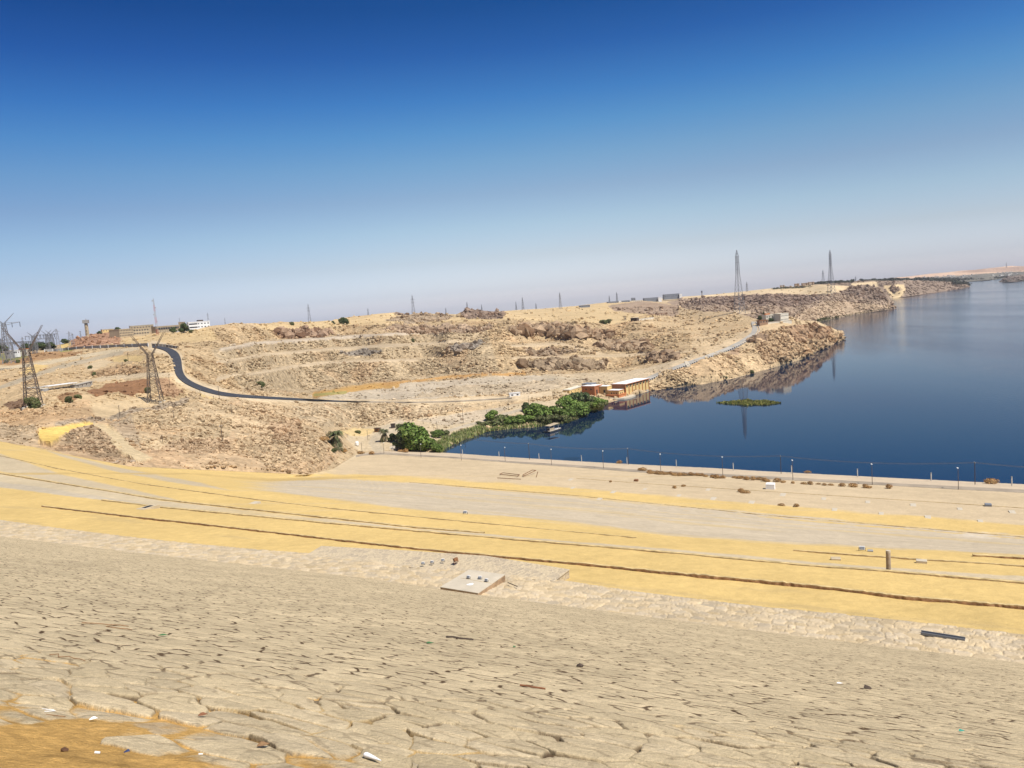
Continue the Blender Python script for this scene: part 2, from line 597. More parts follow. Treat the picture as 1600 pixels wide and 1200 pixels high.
nat_smooth = make_tps(CP)
BENCH = [pl([(320, 600), (360, 612), (450, 618), (490, 615), (560, 605), (620, 597), (700, 590), (760, 586), (800, 585), (900, 586), (1000, 574), (1080, 558)]),
         pl([(320, 585), (340, 592), (400, 583), (475, 571), (550, 565), (650, 563), (750, 561), (850, 559), (950, 556), (1080, 550)]),
         pl([(320, 562), (340, 566), (400, 556), (512, 546), (650, 540), (800, 541), (875, 538), (950, 548), (1080, 547)]),
         pl([(320, 542), (340, 545), (400, 537), (525, 527), (625, 521), (750, 516), (850, 512), (960, 520), (1080, 524)]),
         pl([(320, 515), (450, 513), (600, 506), (800, 500), (950, 504), (1080, 505)])]


def nat_t(px, py):
    px = np.asarray(px, float)
    py = np.asarray(py, float)
    base = nat_smooth(px, py)
    wx = smooth(315, 380, px) * (1 - smooth(1000, 1075, px))
    out = 1.0 / base
    for k in range(len(BENCH) - 1):
        ya, yb = BENCH[k](px), BENCH[k + 1](px)
        ya = np.maximum(ya, yb + 1)
        ins = (py <= ya) & (py >= yb)
        if not np.any(ins):
            continue
        f = np.clip((ya - py) / (ya - yb), 0, 1)
        g = np.clip(f / 0.22, 0, 1) * 0.62 + f * 0.38
        wa, wb = 1.0 / nat_smooth(px, ya), 1.0 / nat_smooth(px, yb)
        wt = wa + (wb - wa) * g
        out = np.where(ins, out + (wt - out) * wx, out)
    # meet the dam and the waterline exactly
    lo = lowN(px)
    wl = np.where(px < 690, 1.0 / dam_t(px, lo), 1.0 / t_of_z(px, lo, -0.3))
    out = out + (wl - 1.0 / nat_smooth(px, lo)) * np.exp(-np.maximum(lo - py, 0) / np.interp(px, [560, 700], [14.0, 7.0]))
    return 1.0 / np.maximum(out, 1e-4)


lowN = pl([(-300, 659.7), (0, 689.7), (200, 728.7), (480, 741.7), (520, 732.7), (560, 707.7), (600, 705), (640, 705), (690, 707), (700, 700), (720, 690), (760, 676), (800, 671), (840, 668.5), (880, 663), (905, 655),
           (930, 641), (960, 628), (1013, 612), (1050, 607), (1100, 600.5), (1150, 591), (1200, 577), (1247, 564), (1282, 547), (1318, 531), (1330, 527)])
topN = pl([(-300, 556), (-100, 555), (0, 549), (60, 545), (100, 537), (120, 528), (140, 523), (185, 519), (245, 520), (300, 517), (330, 509), (360, 505), (400, 506), (450, 503), (500, 502), (520, 500), (535, 496), (560, 494),
           (590, 490), (620, 488), (640, 492), (660, 489), (690, 491), (715, 491), (725, 485), (735, 483), (750, 485), (770, 487), (800, 485), (850, 482), (900, 478), (950, 472), (1000, 470), (1040, 472), (1060, 480),
           (1100, 487), (1140, 487), (1180, 497), (1200, 494), (1236, 497), (1278, 503), (1300, 513), (1316, 520), (1319, 528), (1330, 526)])


def ground_t(px, py):
    px = np.asarray(px, float)
    py = np.asarray(py, float)
    onD = (py >= lowN(px)) | ((px > 690) & (py > rM(px) - 0.5))
    return np.where(py > rB(px), slope_t(px, py), np.where(onD, dam_t(px, np.minimum(py, rB(px))), nat_t(px, py)))


def G(px, py, dz=0.0):
    p = Pt(np.array(float(px)), np.array(float(py)), ground_t(np.array([float(px)]), np.array([float(py)]))[0])
    p = p.copy()
    p[2] += dz
    return p


def size_at(p):
    return float((np.asarray(p) - CAMP) @ fwd) / FPX      # metres per photograph pixel

# ------------------------------------------------------------------ ground materials by zone
TAN, SAND, GREY = (0.47, 0.36, 0.23), (0.50, 0.385, 0.23), (0.40, 0.345, 0.275)
YEL = (0.57, 0.405, 0.158)
ZN = [  # polygon or ('line', pts, half width px), albedo, rockiness, crag
    ([(-300, 530), (340, 500), (400, 520), (330, 600), (250, 640), (-300, 640)], (0.46, 0.345, 0.21), 0.4, 0),
    ([(-300, 640), (250, 640), (400, 625), (540, 700), (480, 760), (-300, 760)], (0.47, 0.345, 0.22), 0.5, 0),
    # quarry basin
    ([(300, 540), (330, 515), (450, 512), (800, 498), (1080, 500), (1080, 560), (900, 588), (500, 618), (400, 618), (300, 590)], (0.42, 0.315, 0.195), 0.85, 0.0),
    ([(330, 545), (420, 530), (560, 524), (760, 516), (780, 580), (600, 600), (480, 615), (380, 612)], (0.395, 0.31, 0.205), 0.9, 0),
    ([(480, 618), (620, 601), (720, 592), (830, 586), (950, 586), (905, 610), (830, 613), (640, 624), (520, 624)], (0.44, 0.375, 0.29), 0.25, 0),
    ([(640, 622), (700, 605), (820, 596), (930, 590), (900, 606), (820, 613)], (0.44, 0.36, 0.26), 0.6, 0),
    # bench ledges
    (('line', [(340, 592), (400, 583), (475, 571), (550, 565), (650, 563)], 2.6), (0.45, 0.36, 0.25), 0.1, 0),
    (('line', [(340, 566), (400, 556), (512, 546), (650, 538), (720, 533)], 2.6), (0.45, 0.36, 0.25), 0.1, 0),
    (('line', [(345, 545), (400, 537), (525, 528), (640, 521), (760, 515)], 2.6), (0.44, 0.37, 0.29), 0.1, 0),
    (('line', [(800, 541), (875, 538), (950, 556), (1080, 550)], 2.4), (0.47, 0.37, 0.25), 0.1, 0),
    (('line', [(800, 560), (925, 557), (960, 556)], 1.8), (0.47, 0.37, 0.25), 0.1, 0),
    # dark cliffs of the quarry rim
    ([(795, 512), (840, 508), (870, 512), (910, 514), (960, 522), (955, 531), (900, 527), (840, 524), (800, 522)], (0.36, 0.26, 0.175), 0.9, 1.0),
    ([(925, 540), (960, 535), (1010, 536), (1020, 547), (970, 549), (940, 546)], (0.36, 0.265, 0.18), 0.9, 1.0),
    ([(1010, 556), (1050, 552), (1062, 562), (1020, 567)], (0.31, 0.225, 0.155), 0.9, 0.8),
    ([(815, 548), (860, 544), (900, 550), (880, 556), (830, 557)], (0.33, 0.25, 0.175), 0.9, 0.7),
    ([(815, 572), (870, 562), (950, 564), (945, 576), (860, 580)], (0.34, 0.26, 0.18), 0.9, 0.8),
    ([(425, 518), (480, 512), (525, 520), (500, 528), (440, 528)], (0.34, 0.235, 0.165), 0.9, 0.8),
    ([(590, 516), (620, 510), (700, 510), (770, 512), (760, 519), (640, 522)], (0.35, 0.26, 0.185), 0.9, 0.6),
    ([(700, 540), (760, 534), (740, 546), (705, 549)], (0.27, 0.235, 0.20), 0.9, 0.5),
    ([(525, 552), (570, 544), (600, 550), (560, 557)], (0.27, 0.235, 0.20), 0.9, 0.5),
    # orange dry grass along the foot of the benches
    (('line', [(492, 617), (530, 612), (570, 605), (620, 602)], 4.2), (0.44, 0.27, 0.10), 0.15, 0),
    (('line', [(600, 601), (660, 594), (720, 588), (760, 586)], 2.0), (0.45, 0.27, 0.11), 0.15, 0),
    (('line', [(770, 586), (820, 584)], 1.6), (0.45, 0.27, 0.11), 0.15, 0),
    (('line', [(492, 617), (540, 613)], 2.2), (0.30, 0.26, 0.10), 0.1, 0),
    # plateau above the quarry, dunes and dark knolls
    ([(395, 508), (520, 500), (620, 486), (800, 480), (1000, 466), (1060, 490), (960, 506), (800, 500), (600, 507), (420, 516)], (0.52, 0.395, 0.23), 0.25, 0),
    ([(600, 500), (655, 490), (690, 491), (712, 494), (690, 503), (640, 506)], (0.35, 0.27, 0.19), 0.7, 0.3),
    ([(715, 494), (725, 484), (752, 484), (772, 486), (788, 490), (786, 499), (735, 498)], (0.25, 0.185, 0.145), 0.9, 0.5),
    ([(615, 489), (640, 487), (640, 494), (622, 493)], (0.28, 0.21, 0.16), 0.8, 0.3),
    ([(950, 478), (1000, 470), (1060, 478), (1060, 495), (1000, 490), (960, 486)], (0.34, 0.255, 0.19), 0.6, 0.2),
    ([(1000, 505), (1060, 492), (1150, 496), (1190, 500), (1150, 520), (1070, 520)], (0.47, 0.355, 0.22), 0.45, 0),
    # river peninsula
    ([(1010, 612), (1060, 575), (1130, 552), (1190, 540), (1240, 560), (1200, 577), (1100, 601)], (0.48, 0.36, 0.225), 0.75, 0),
    ([(1060, 580), (1120, 560), (1160, 552), (1150, 575), (1090, 590)], (0.47, 0.345, 0.215), 0.7, 0),
    ([(1185, 520), (1230, 512), (1290, 512), (1322, 526), (1316, 536), (1250, 558), (1200, 570), (1180, 545)], (0.43, 0.31, 0.195), 0.95, 0.6),
    ([(1230, 515), (1270, 508), (1300, 516), (1290, 530), (1240, 535)], (0.35, 0.235, 0.15), 0.9, 0.7),
    ([(1165, 528), (1195, 524), (1200, 535), (1170, 535)], (0.31, 0.22, 0.15), 0.9, 0.9),
    ([(1140, 545), (1158, 541), (1154, 556), (1135, 555)], (0.37, 0.26, 0.175), 0.6, 0),
    ([(1050, 572), (1072, 566), (1065, 580), (1052, 583)], (0.41, 0.285, 0.165), 0.2, 0),
    ([(1075, 563), (1095, 560), (1090, 569), (1078, 570)], (0.41, 0.285, 0.165), 0.2, 0),
    (('line', [(1040, 600), (1100, 594)], 5), (0.46, 0.35, 0.22), 0.7, 0),
    # left hillside
    ([(100, 541), (108, 530), (122, 526), (150, 519), (185, 517), (190, 532), (186, 538), (110, 544)], (0.36, 0.215, 0.14), 0.5, 0.2),
    ([(92, 546), (97, 535), (110, 532), (112, 541)], (0.54, 0.40, 0.17), 0.05, 0),
    ([(190, 530), (240, 522), (330, 512), (340, 530), (260, 538), (200, 538)], (0.52, 0.39, 0.22), 0.3, 0),
    ([(40, 552), (130, 549), (125, 556), (60, 563), (20, 572), (-60, 572), (-60, 562)], (0.33, 0.205, 0.11), 0.4, 0),
    ([(-150, 556), (40, 552), (44, 559), (20, 563), (-150, 567)], (0.20, 0.19, 0.075), 0.1, 0),
    (('line', [(95, 549), (112, 547)], 1.6), (0.26, 0.24, 0.09), 0.1, 0),
    (('line', [(-100, 589), (0, 577), (60, 569), (110, 560), (160, 551), (215, 545)], 2.8), (0.49, 0.41, 0.29), 0.05, 0),
    (('line', [(-100, 640), (0, 606), (50, 588), (95, 573), (150, 560), (190, 551)], 3.2), (0.38, 0.32, 0.235), 0.1, 0),
    ([(30, 584), (55, 568), (75, 572), (55, 584)], (0.56, 0.41, 0.19), 0.05, 0),
    ([(172, 560), (190, 556), (225, 555), (222, 565), (180, 566)], (0.55, 0.41, 0.21), 0.05, 0),
    ([(130, 570), (160, 562), (180, 566), (165, 572), (140, 580)], (0.49, 0.39, 0.26), 0.1, 0),
    ([(140, 582), (180, 572), (230, 574), (228, 584), (150, 590)], (0.38, 0.265, 0.16), 0.55, 0.3),
    (('line', [(118, 600), (160, 592), (230, 585), (268, 586)], 3.5), (0.46, 0.37, 0.255), 0.15, 0),
    ([(134, 612), (170, 600), (215, 592), (232, 590), (235, 612), (205, 620), (180, 613), (150, 621)], (0.255, 0.14, 0.075), 0.3, 0),
    ([(240, 593), (262, 592), (290, 612), (270, 620), (250, 616)], (0.36, 0.235, 0.145), 0.5, 0.2),
    ([(88, 621), (110, 613), (130, 616), (118, 626), (98, 629)], (0.27, 0.165, 0.09), 0.3, 0.2),
    ([(5, 632), (15, 628), (42, 625), (42, 635), (16, 640)], (0.20, 0.13, 0.085), 0.3, 0.4),
    ([(0, 640), (60, 640), (140, 625), (150, 650), (60, 668), (0, 668)], (0.46, 0.325, 0.195), 0.45, 0),
    ([(140, 632), (215, 622), (290, 626), (260, 638), (200, 650), (150, 655)], (0.52, 0.40, 0.25), 0.08, 0),
    ([(305, 612), (345, 618), (350, 625), (320, 625)], (0.58, 0.44, 0.20), 0.02, 0),
    (('line', [(90, 668), (130, 662), (170, 655), (205, 645), (290, 628)], 4.0), (0.36, 0.29, 0.215), 0.9, 0.3),
    ([(195, 655), (240, 640), (330, 632), (400, 640), (370, 670), (340, 705), (250, 706), (215, 690)], (0.475, 0.365, 0.235), 0.62, 0.2),
    ([(170, 668), (205, 650), (222, 700), (205, 690)], (0.38, 0.30, 0.21), 0.7, 0),
    ([(58, 675), (62, 671), (100, 667), (140, 661), (152, 664), (120, 672), (98, 679), (80, 690), (62, 687)], (0.60, 0.43, 0.14), 0.0, 0),
    ([(145, 662), (170, 666), (190, 680), (210, 700), (240, 716), (215, 720), (190, 706), (165, 688), (150, 672)], (0.50, 0.40, 0.255), 0.05, 0),
    ([(95, 682), (120, 669), (150, 669), (170, 680), (178, 700), (205, 712), (208, 722), (170, 716), (110, 700), (85, 694)], (0.38, 0.285, 0.19), 0.9, 0.35),
    ([(0, 668), (56, 668), (62, 690), (90, 697), (0, 690), (-50, 680)], (0.42, 0.325, 0.22), 0.7, 0),
    ([(225, 706), (270, 690), (360, 690), (360, 706), (270, 712)], (0.43, 0.315, 0.205), 0.75, 0.4),
    ([(380, 625), (440, 632), (480, 655), (520, 690), (500, 720), (420, 735), (370, 700), (365, 660)], (0.475, 0.36, 0.232), 0.68, 0.25),
    ([(420, 660), (470, 660), (470, 695), (430, 690)], (0.43, 0.31, 0.20), 0.75, 0.4),
    ([(440, 634), (640, 632), (760, 630), (700, 645), (640, 660), (560, 668), (500, 668)], (0.46, 0.36, 0.24), 0.95, 0.1),
    # flat ground beside the backwater
    ([(540, 685), (560, 668), (650, 656), (760, 640), (800, 632), (880, 622), (920, 615), (940, 625), (860, 648), (760, 670), (690, 690), (640, 702), (560, 706)], (0.49, 0.40, 0.275), 0.12, 0),
    ([(650, 656), (760, 640), (800, 634), (770, 652), (700, 666)], (0.44, 0.37, 0.28), 0.2, 0),
    ([(515, 678), (560, 668), (590, 672), (570, 682)], (0.56, 0.43, 0.23), 0.05, 0),
    ([(800, 617), (880, 606), (930, 594), (970, 596), (940, 606), (880, 620)], (0.46, 0.37, 0.25), 0.45, 0),
    (('line', [(1010, 596), (940, 592), (850, 588)], 3), (0.45, 0.38, 0.28), 0.15, 0),
    ([(850, 586), (980, 580), (1020, 572), (1080, 556), (1100, 550), (1010, 594), (960, 597)], (0.47, 0.38, 0.265), 0.2, 0),
    ([(1100, 550), (1180, 508), (1196, 508), (1180, 528), (1100, 560), (1050, 578)], (0.48, 0.375, 0.25), 0.15, 0),
    ([(1184, 505), (1240, 500), (1236, 508), (1195, 520)], (0.50, 0.38, 0.24), 0.1, 0),
    (('line', [(592, 704), (584, 692), (596, 676), (626, 664)], 8.0), (0.44, 0.375, 0.28), 0.0, 0),
    (('line', [(690, 676), (740, 662), (790, 647), (840, 633)], 2.2), (0.42, 0.365, 0.285), 0.0, 0),
    # road verges
    (('line', [(236, 541), (262, 546), (277, 560), (280, 590), (310, 606), (345, 616), (400, 622), (500, 627), (640, 628.5), (800, 622), (860, 615)], 4.0), (0.52, 0.42, 0.29), 0.0, 0),
    (('line', [(240, 541), (262, 546), (277, 560), (281, 590), (310, 606), (350, 617)], 9.0), (0.52, 0.42, 0.29), 0.0, 0),
]


def paint(px, py, X, Y, base):
    # ragged zone edges follow world-space noise
    m = np.clip(size_arr(px, py, X, Y), 0.05, 6)
    wx = fbm(X / 9.0, Y / 9.0, 4, 5) * 5.0
    wy = fbm(X / 9.0 + 40, Y / 9.0, 4, 9) * 2.4
    col = np.empty(px.shape + (3,))
    col[:] = base
    rock = np.full(px.shape, 0.5)
    crag = np.zeros(px.shape)
    qx, qy = px + wx, py + wy
    for shp, c, rk, cg in ZN:
        if isinstance(shp, tuple):
            xs = [p[0] for p in shp[1]]
            ys = [p[1] for p in shp[1]]
        else:
            xs = [p[0] for p in shp]
            ys = [p[1] for p in shp]
        near = (px > min(xs) - 14) & (px < max(xs) + 14) & (py > min(ys) - 14) & (py < max(ys) + 14)
        if not near.any():
            continue
        if isinstance(shp, tuple):
            a = 1 - smooth(shp[2] * 0.7, shp[2] * 1.25, line_dist(px[near] + wx[near] * 0.15, py[near] + wy[near] * 0.25, shp[1]))
        else:
            a = 0.5 * pip(qx[near], qy[near], shp) + 0.5 * pip(px[near] - wx[near] * 0.5, py[near] + wy[near] * 0.6, shp)
        col[near] = col[near] * (1 - a[:, None]) + np.array(c) * a[:, None]
        rock[near] = rock[near] * (1 - a) + rk * a
        crag[near] = crag[near] * (1 - a) + cg * a
    # iron stained patches
    ir = smooth(0.15, 0.5, fbm(X / 26.0 + 3, Y / 26.0, 4, 201))[..., None] * rock[..., None] * 0.4
    col = col * (1 - ir) + col * np.array((0.92, 0.74, 0.62)) * ir
    return col * np.array((1.0, 0.97, 0.90)), rock, crag


def size_arr(px, py, X, Y):
    return np.hypot(X, Y) / FPX


def rock_shape(X, Y, rock, crag):
    """low swells of the rocky ground and a desert-varnish mask; the stones themselves are laid on top"""
    rd = np.hypot(X, Y)
    big = smooth(0.1, 0.6, rock)
    rg = 1 - 2 * np.abs(fbm(X / 34.0, Y / 34.0, 4, 15))
    h = big * fbm(X / 30.0, Y / 30.0, 3, 13) * 1.6 + big * (rg - 0.55) * 2.2 * smooth(1400, 500, rd) + crag * fbm(X / 16.0, Y / 16.0, 3, 14) * 1.8
    v = smooth(0.05, 0.5, fbm(X / 34.0, Y / 34.0, 4, 71)) * rock
    dark = np.clip(v * 0.5 + crag * 0.35, 0, 1)
    pale = smooth(0.1, 0.5, fbm(X / 45.0 + 7, Y / 45.0, 4, 72)) * 0.3
    return h, dark, pale


M_DAMSLOPE = ground_mat('stone_pitching_rock', (0.35, 2.2, 14, 70), (0.10, 0.12, 0.15, 0.22), 26, 0.05, bstr=0.8)


def joint_shader(m):
    # dry stone joints for the distant part of the pitching, per shading point (the rock attribute says where)
    t = m.node_tree
    b = t.nodes['Principled BSDF']
    base = b.inputs['Base Color'].links[0].from_socket
    ge = t.nodes.new('ShaderNodeNewGeometry')

    def dotn(v):
        d = t.nodes.new('ShaderNodeVectorMath')
        d.operation = 'DOT_PRODUCT'
        d.inputs[1].default_value = v
        t.links.new(ge.outputs['Position'], d.inputs[0])
        return d.outputs['Value']
    cb = t.nodes.new('ShaderNodeCombineXYZ')
    t.links.new(dotn((0.8842, -0.46711, 0.0)), cb.inputs[0])
    t.links.new(dotn((0.46711 * 1.08, 0.8842 * 1.08, 0.0)), cb.inputs[1])
    wn_ = t.nodes.new('ShaderNodeTexNoise')
    wn_.inputs['Scale'].default_value = 1.6
    wn_.inputs['Detail'].default_value = 4
    t.links.new(cb.outputs[0], wn_.inputs['Vector'])
    ws = t.nodes.new('ShaderNodeVectorMath')
    ws.operation = 'MULTIPLY_ADD'
    ws.inputs[1].default_value = (0.5, 0.34, 0)
    t.links.new(wn_.outputs['Color'], ws.inputs[0])
    t.links.new(cb.outputs[0], ws.inputs[2])
    mp = t.nodes.new('ShaderNodeVectorMath')
    mp.operation = 'MULTIPLY'
    mp.inputs[1].default_value = (1 / 0.60, 1 / 0.29, 0)
    t.links.new(ws.outputs[0], mp.inputs[0])
    vo = t.nodes.new('ShaderNodeTexVoronoi')
    vo.voronoi_dimensions = '2D'
    vo.feature = 'DISTANCE_TO_EDGE'
    vo.inputs['Scale'].default_value = 1.0
    t.links.new(mp.outputs[0], vo.inputs['Vector'])
    vc = t.nodes.new('ShaderNodeTexVoronoi')
    vc.voronoi_dimensions = '2D'
    vc.inputs['Scale'].default_value = 1.0
    t.links.new(mp.outputs[0], vc.inputs['Vector'])
    on = t.nodes.new('ShaderNodeTexNoise')
    on.inputs['Scale'].default_value = 1.0
    on.inputs['Detail'].default_value = 3
    sc2 = t.nodes.new('ShaderNodeVectorMath')
    sc2.operation = 'MULTIPLY'
    sc2.inputs[1].default_value = (2.0, 4.6, 0)
    t.links.new(cb.outputs[0], sc2.inputs[0])
    t.links.new(sc2.outputs[0], on.inputs['Vector'])

    def mrange(src, a, b_, c, d):
        r = t.nodes.new('ShaderNodeMapRange')
        r.interpolation_type = 'SMOOTHSTEP'
        for i, v in enumerate((a, b_, c, d)):
            r.inputs[i + 1].default_value = v
        t.links.new(src, r.inputs[0])
        return r.outputs[0]

    def mul(p, q):
        x = t.nodes.new('ShaderNodeMath')
        x.operation = 'MULTIPLY'
        t.links.new(p, x.inputs[0])
        t.links.new(q, x.inputs[1])
        return x.outputs[0]
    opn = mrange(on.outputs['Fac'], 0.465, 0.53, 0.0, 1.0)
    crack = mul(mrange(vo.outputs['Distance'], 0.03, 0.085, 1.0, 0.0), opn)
    at = t.nodes.new('ShaderNodeAttribute')
    at.attribute_name = 'rock'
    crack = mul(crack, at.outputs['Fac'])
    sp = t.nodes.new('ShaderNodeSeparateColor')
    t.links.new(vc.outputs['Color'], sp.inputs[0])
    tone = mrange(sp.outputs[0], 0.0, 1.0, 0.92, 1.06)
    scl = t.nodes.new('ShaderNodeVectorMath')
    scl.operation = 'SCALE'
    t.links.new(base, scl.inputs[0])
    t.links.new(tone, scl.inputs['Scale'])
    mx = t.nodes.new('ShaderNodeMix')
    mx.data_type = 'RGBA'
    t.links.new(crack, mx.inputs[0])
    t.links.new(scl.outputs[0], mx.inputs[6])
    mx.inputs[7].default_value = (0.10, 0.062, 0.034, 1)  # soil brown, darkened to paint in the shadow of the distant gaps
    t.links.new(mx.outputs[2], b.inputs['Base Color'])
    # rounded stone faces
    ht_ = mul(mrange(vo.outputs['Distance'], 0.0, 0.22, 0.0, 1.0), at.outputs['Fac'])
    bp2 = t.nodes.new('ShaderNodeBump')
    bp2.inputs['Strength'].default_value = 0.28
    bp2.inputs['Distance'].default_value = 0.05
    t.links.new(ht_, bp2.inputs['Height'])
    t.links.new(b.inputs['Normal'].links[0].from_socket, bp2.inputs['Normal'])
    t.links.new(bp2.outputs[0], b.inputs['Normal'])


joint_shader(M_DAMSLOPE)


M_TERR = ground_mat('sand_and_gravel', (0.02, 0.16, 1.3), (0.07, 0.07, 0.10), 3.0, 0.15, bstr=0.5)
M_DESERT = ground_mat('desert_rock', (0.012, 0.07, 0.45), (0.12, 0.14, 0.24), 0.9, 0.8, vor=0.42, bstr=0.8)
M_FAR = ground_mat('far_desert', (0.004, 0.02, 0.09), (0.14, 0.16, 0.22), 0.2, 3.0, vor=0.09, bstr=0.8)


def skirt(V, C, K, ni, drops):
    """ground that falls away behind a skyline, so a hill has a back"""
    top = V[-ni:]
    d = top - CAMP
    d[:, 2] = 0
    d /= np.linalg.norm(d, axis=1)[:, None]
    for run, drop in drops:
        q = top + d * run
        q[:, 2] = np.maximum(q[:, 2] - drop, -6.8)
        V = np.vstack([V, q])
        C = np.vstack([C, C[-ni:]])
        K = np.concatenate([K, K[-ni:] * 0])
    return V, C, K


def land(name, px, lo, hi, nj, tf, base, m, scale_h=1.0, drops=((30, 6), (150, 60)), zones=True, rock0=None, power=1.0, colfn=None, fade=4.0):
    s = np.linspace(0, 1, nj)[:, None] ** power
    PX = np.repeat(px[None, :], nj, 0)
    PY = lo(px)[None, :] * (1 - s) + hi(px)[None, :] * s
    T = tf(PX, PY)
    V = Pt(PX, PY, T)
    X, Y = V[..., 0], V[..., 1]
    if zones:
        col, rock, crag = paint(PX, PY, X, Y, base)
    else:
        col, rock, crag = colfn(PX, PY, X, Y)
    h, dark, pale = rock_shape(X / scale_h, Y / scale_h, rock, crag)
    edge = smooth(0, fade, lo(px)[None, :] - PY)          # no rubble on the seam below
    V[..., 2] += h * scale_h * edge
    c = col * (1 - dark[..., None] * 0.32) * (1 + pale[..., None] * 0.35)
    V = V.reshape(-1, 3)
    C = c.reshape(-1, 3)
    K = rock.reshape(-1)
    ni = len(px)
    V, C, K = skirt(V, C, K, ni, drops)
    Q = grid_quads(len(V) // ni, ni)
    flat = K[Q[:, 0]] < 0.3
    return np_mesh(name, V, Q, m, C, K, smooth_=flat)


# ---- near hillside, quarry and peninsula in one sheet
pxN = np.arange(-290, 1320, 1.35)
LANDS = []
tag(land('desert_hillside', pxN, lowN, topN, 300, nat_t, TAN, M_DESERT), kind='structure')

# ---- second headland with the dune behind it
CP2 = [(1000, 500, 't', 1900), (1100, 500, 't', 1560), (1180, 503, 't', 1420), (1240, 507, 't', 1500), (1275, 503.5, 'z', 0), (1310, 496, 'z', 0), (1350, 489, 'z', 0), (1399, 482, 'z', 0),
       (1250, 490, 't', 1630), (1250, 472, 't', 1720), (1200, 472, 't', 1620), (1100, 470, 't', 1850), (1100, 464, 't', 2000), (1000, 470, 't', 2300), (1200, 461, 't', 1780), (1300, 475, 't', 1800), (1300, 460, 't', 1860),
       (1340, 470, 't', 1880), (1350, 447, 't', 2000), (1365, 447, 't', 2010), (1390, 470, 't', 1970), (1297, 455, 't', 1900), (1250, 452, 't', 2350), (1200, 453, 't', 2500), (1320, 448, 't', 2150), (1100, 461.5, 't', 2600), (1000, 469, 't', 2500)]
t2 = make_tps(CP2)
low2 = pl([(990, 500), (1100, 497), (1180, 503), (1240, 507), (1275, 503.5), (1310, 496), (1350, 489), (1399, 482.2), (1402, 481.8)])
top2 = pl([(990, 470.5), (1040, 466), (1065, 463.5), (1090, 462), (1120, 459.5), (1150, 456.5), (1200, 451), (1220, 449.5), (1280, 444.5), (1330, 447), (1350, 446), (1365, 446), (1375, 451), (1387, 464), (1394, 474), (1400, 481.6), (1402, 481.5)])
ZN2 = [([(990, 480), (1060, 468), (1200, 459.5), (1262, 462), (1300, 460), (1325, 452), (1350, 444), (1366, 444), (1405, 484), (1350, 490), (1270, 505), (990, 505)], (0.345, 0.255, 0.18), 0.9, 0.25),
       ([(1060, 478), (1100, 466), (1200, 461), (1260, 464), (1290, 466), (1250, 480), (1150, 478)], (0.25, 0.18, 0.135), 0.9, 0.35),
       ([(1310, 460), (1330, 448), (1365, 445), (1390, 468), (1360, 470)], (0.27, 0.20, 0.15), 0.9, 0.5),
       ([(1290, 470), (1400, 478), (1350, 490), (1280, 503), (1230, 500)], (0.42, 0.31, 0.205), 0.8, 0.1),
       ([(1150, 490), (1140, 484), (1170, 486), (1180, 492)], (0.5, 0.38, 0.24), 0.1, 0)]


def zone_cols(zl, base, rk=0.1, wob=1.0):
    def f(px, py, X, Y):
        wx = fbm(X / 40.0, Y / 40.0, 4, 5) * 7.0 * wob
        wy = fbm(X / 40.0 + 40, Y / 40.0, 4, 9) * 2.2 * wob
        col = np.empty(px.shape + (3,))
        col[:] = base
        rock = np.full(px.shape, rk)
        crag = np.zeros(px.shape)
        for shp, c, r_, g_ in zl:
            a = 0.5 * pip(px + wx, py + wy, shp) + 0.5 * pip(px - wx * 0.5, py - wy * 0.6, shp)
            col = col * (1 - a[..., None]) + np.array(c) * a[..., None]
            rock = rock * (1 - a) + r_ * a
            crag = crag * (1 - a) + g_ * a
        return col, rock, crag
    return f


tag(land('headland', np.arange(990, 1402, 1.2), low2, top2, 90, t2, None, M_DESERT, scale_h=1.5, zones=False, colfn=zone_cols(ZN2, (0.56, 0.43, 0.26)), drops=((60, 10), (300, 80)), fade=1.5), kind='structure')

# ---- third headland
CP3 = [(1290, 460, 't', 2500), (1380, 468, 'z', 0), (1400, 465.5, 'z', 0), (1450, 459, 'z', 0), (1490, 453, 'z', 0), (1516, 448.5, 'z', 0), (1400, 450, 't', 2850), (1450, 448, 't', 3150), (1380, 441, 't', 3000), (1450, 440.5, 't', 3500),
       (1500, 443, 't', 3700), (1300, 446, 't', 2800), (1340, 440, 't', 3000)]
t3 = make_tps(CP3)
low3 = pl([(1260, 462), (1340, 462), (1380, 468), (1400, 465.5), (1450, 459), (1490, 453), (1516, 448.6), (1518, 448.4)])
top3 = pl([(1260, 446), (1300, 442.5), (1340, 439.5), (1380, 438.5), (1420, 438), (1450, 438.5), (1480, 440), (1500, 441.5), (1512, 443.5), (1516, 447.5), (1518, 448.2)])
ZN3 = [([(1380, 446), (1412, 444), (1415, 452), (1405, 470), (1395, 470)], (0.56, 0.42, 0.24), 0.15, 0),
       ([(1388, 449), (1400, 448), (1408, 453), (1398, 458)], (0.30, 0.215, 0.15), 0.9, 0.3),
       ([(1330, 443), (1370, 440), (1372, 448), (1330, 449)], (0.56, 0.43, 0.26), 0.15, 0)]
tag(land('far_headland', np.arange(1260, 1518, 1.2), low3, top3, 50, t3, None, M_DESERT, scale_h=2.5, zones=False, colfn=zone_cols(ZN3, (0.25, 0.185, 0.135), 0.8), drops=((100, 15), (400, 80)), fade=1.0), kind='structure')

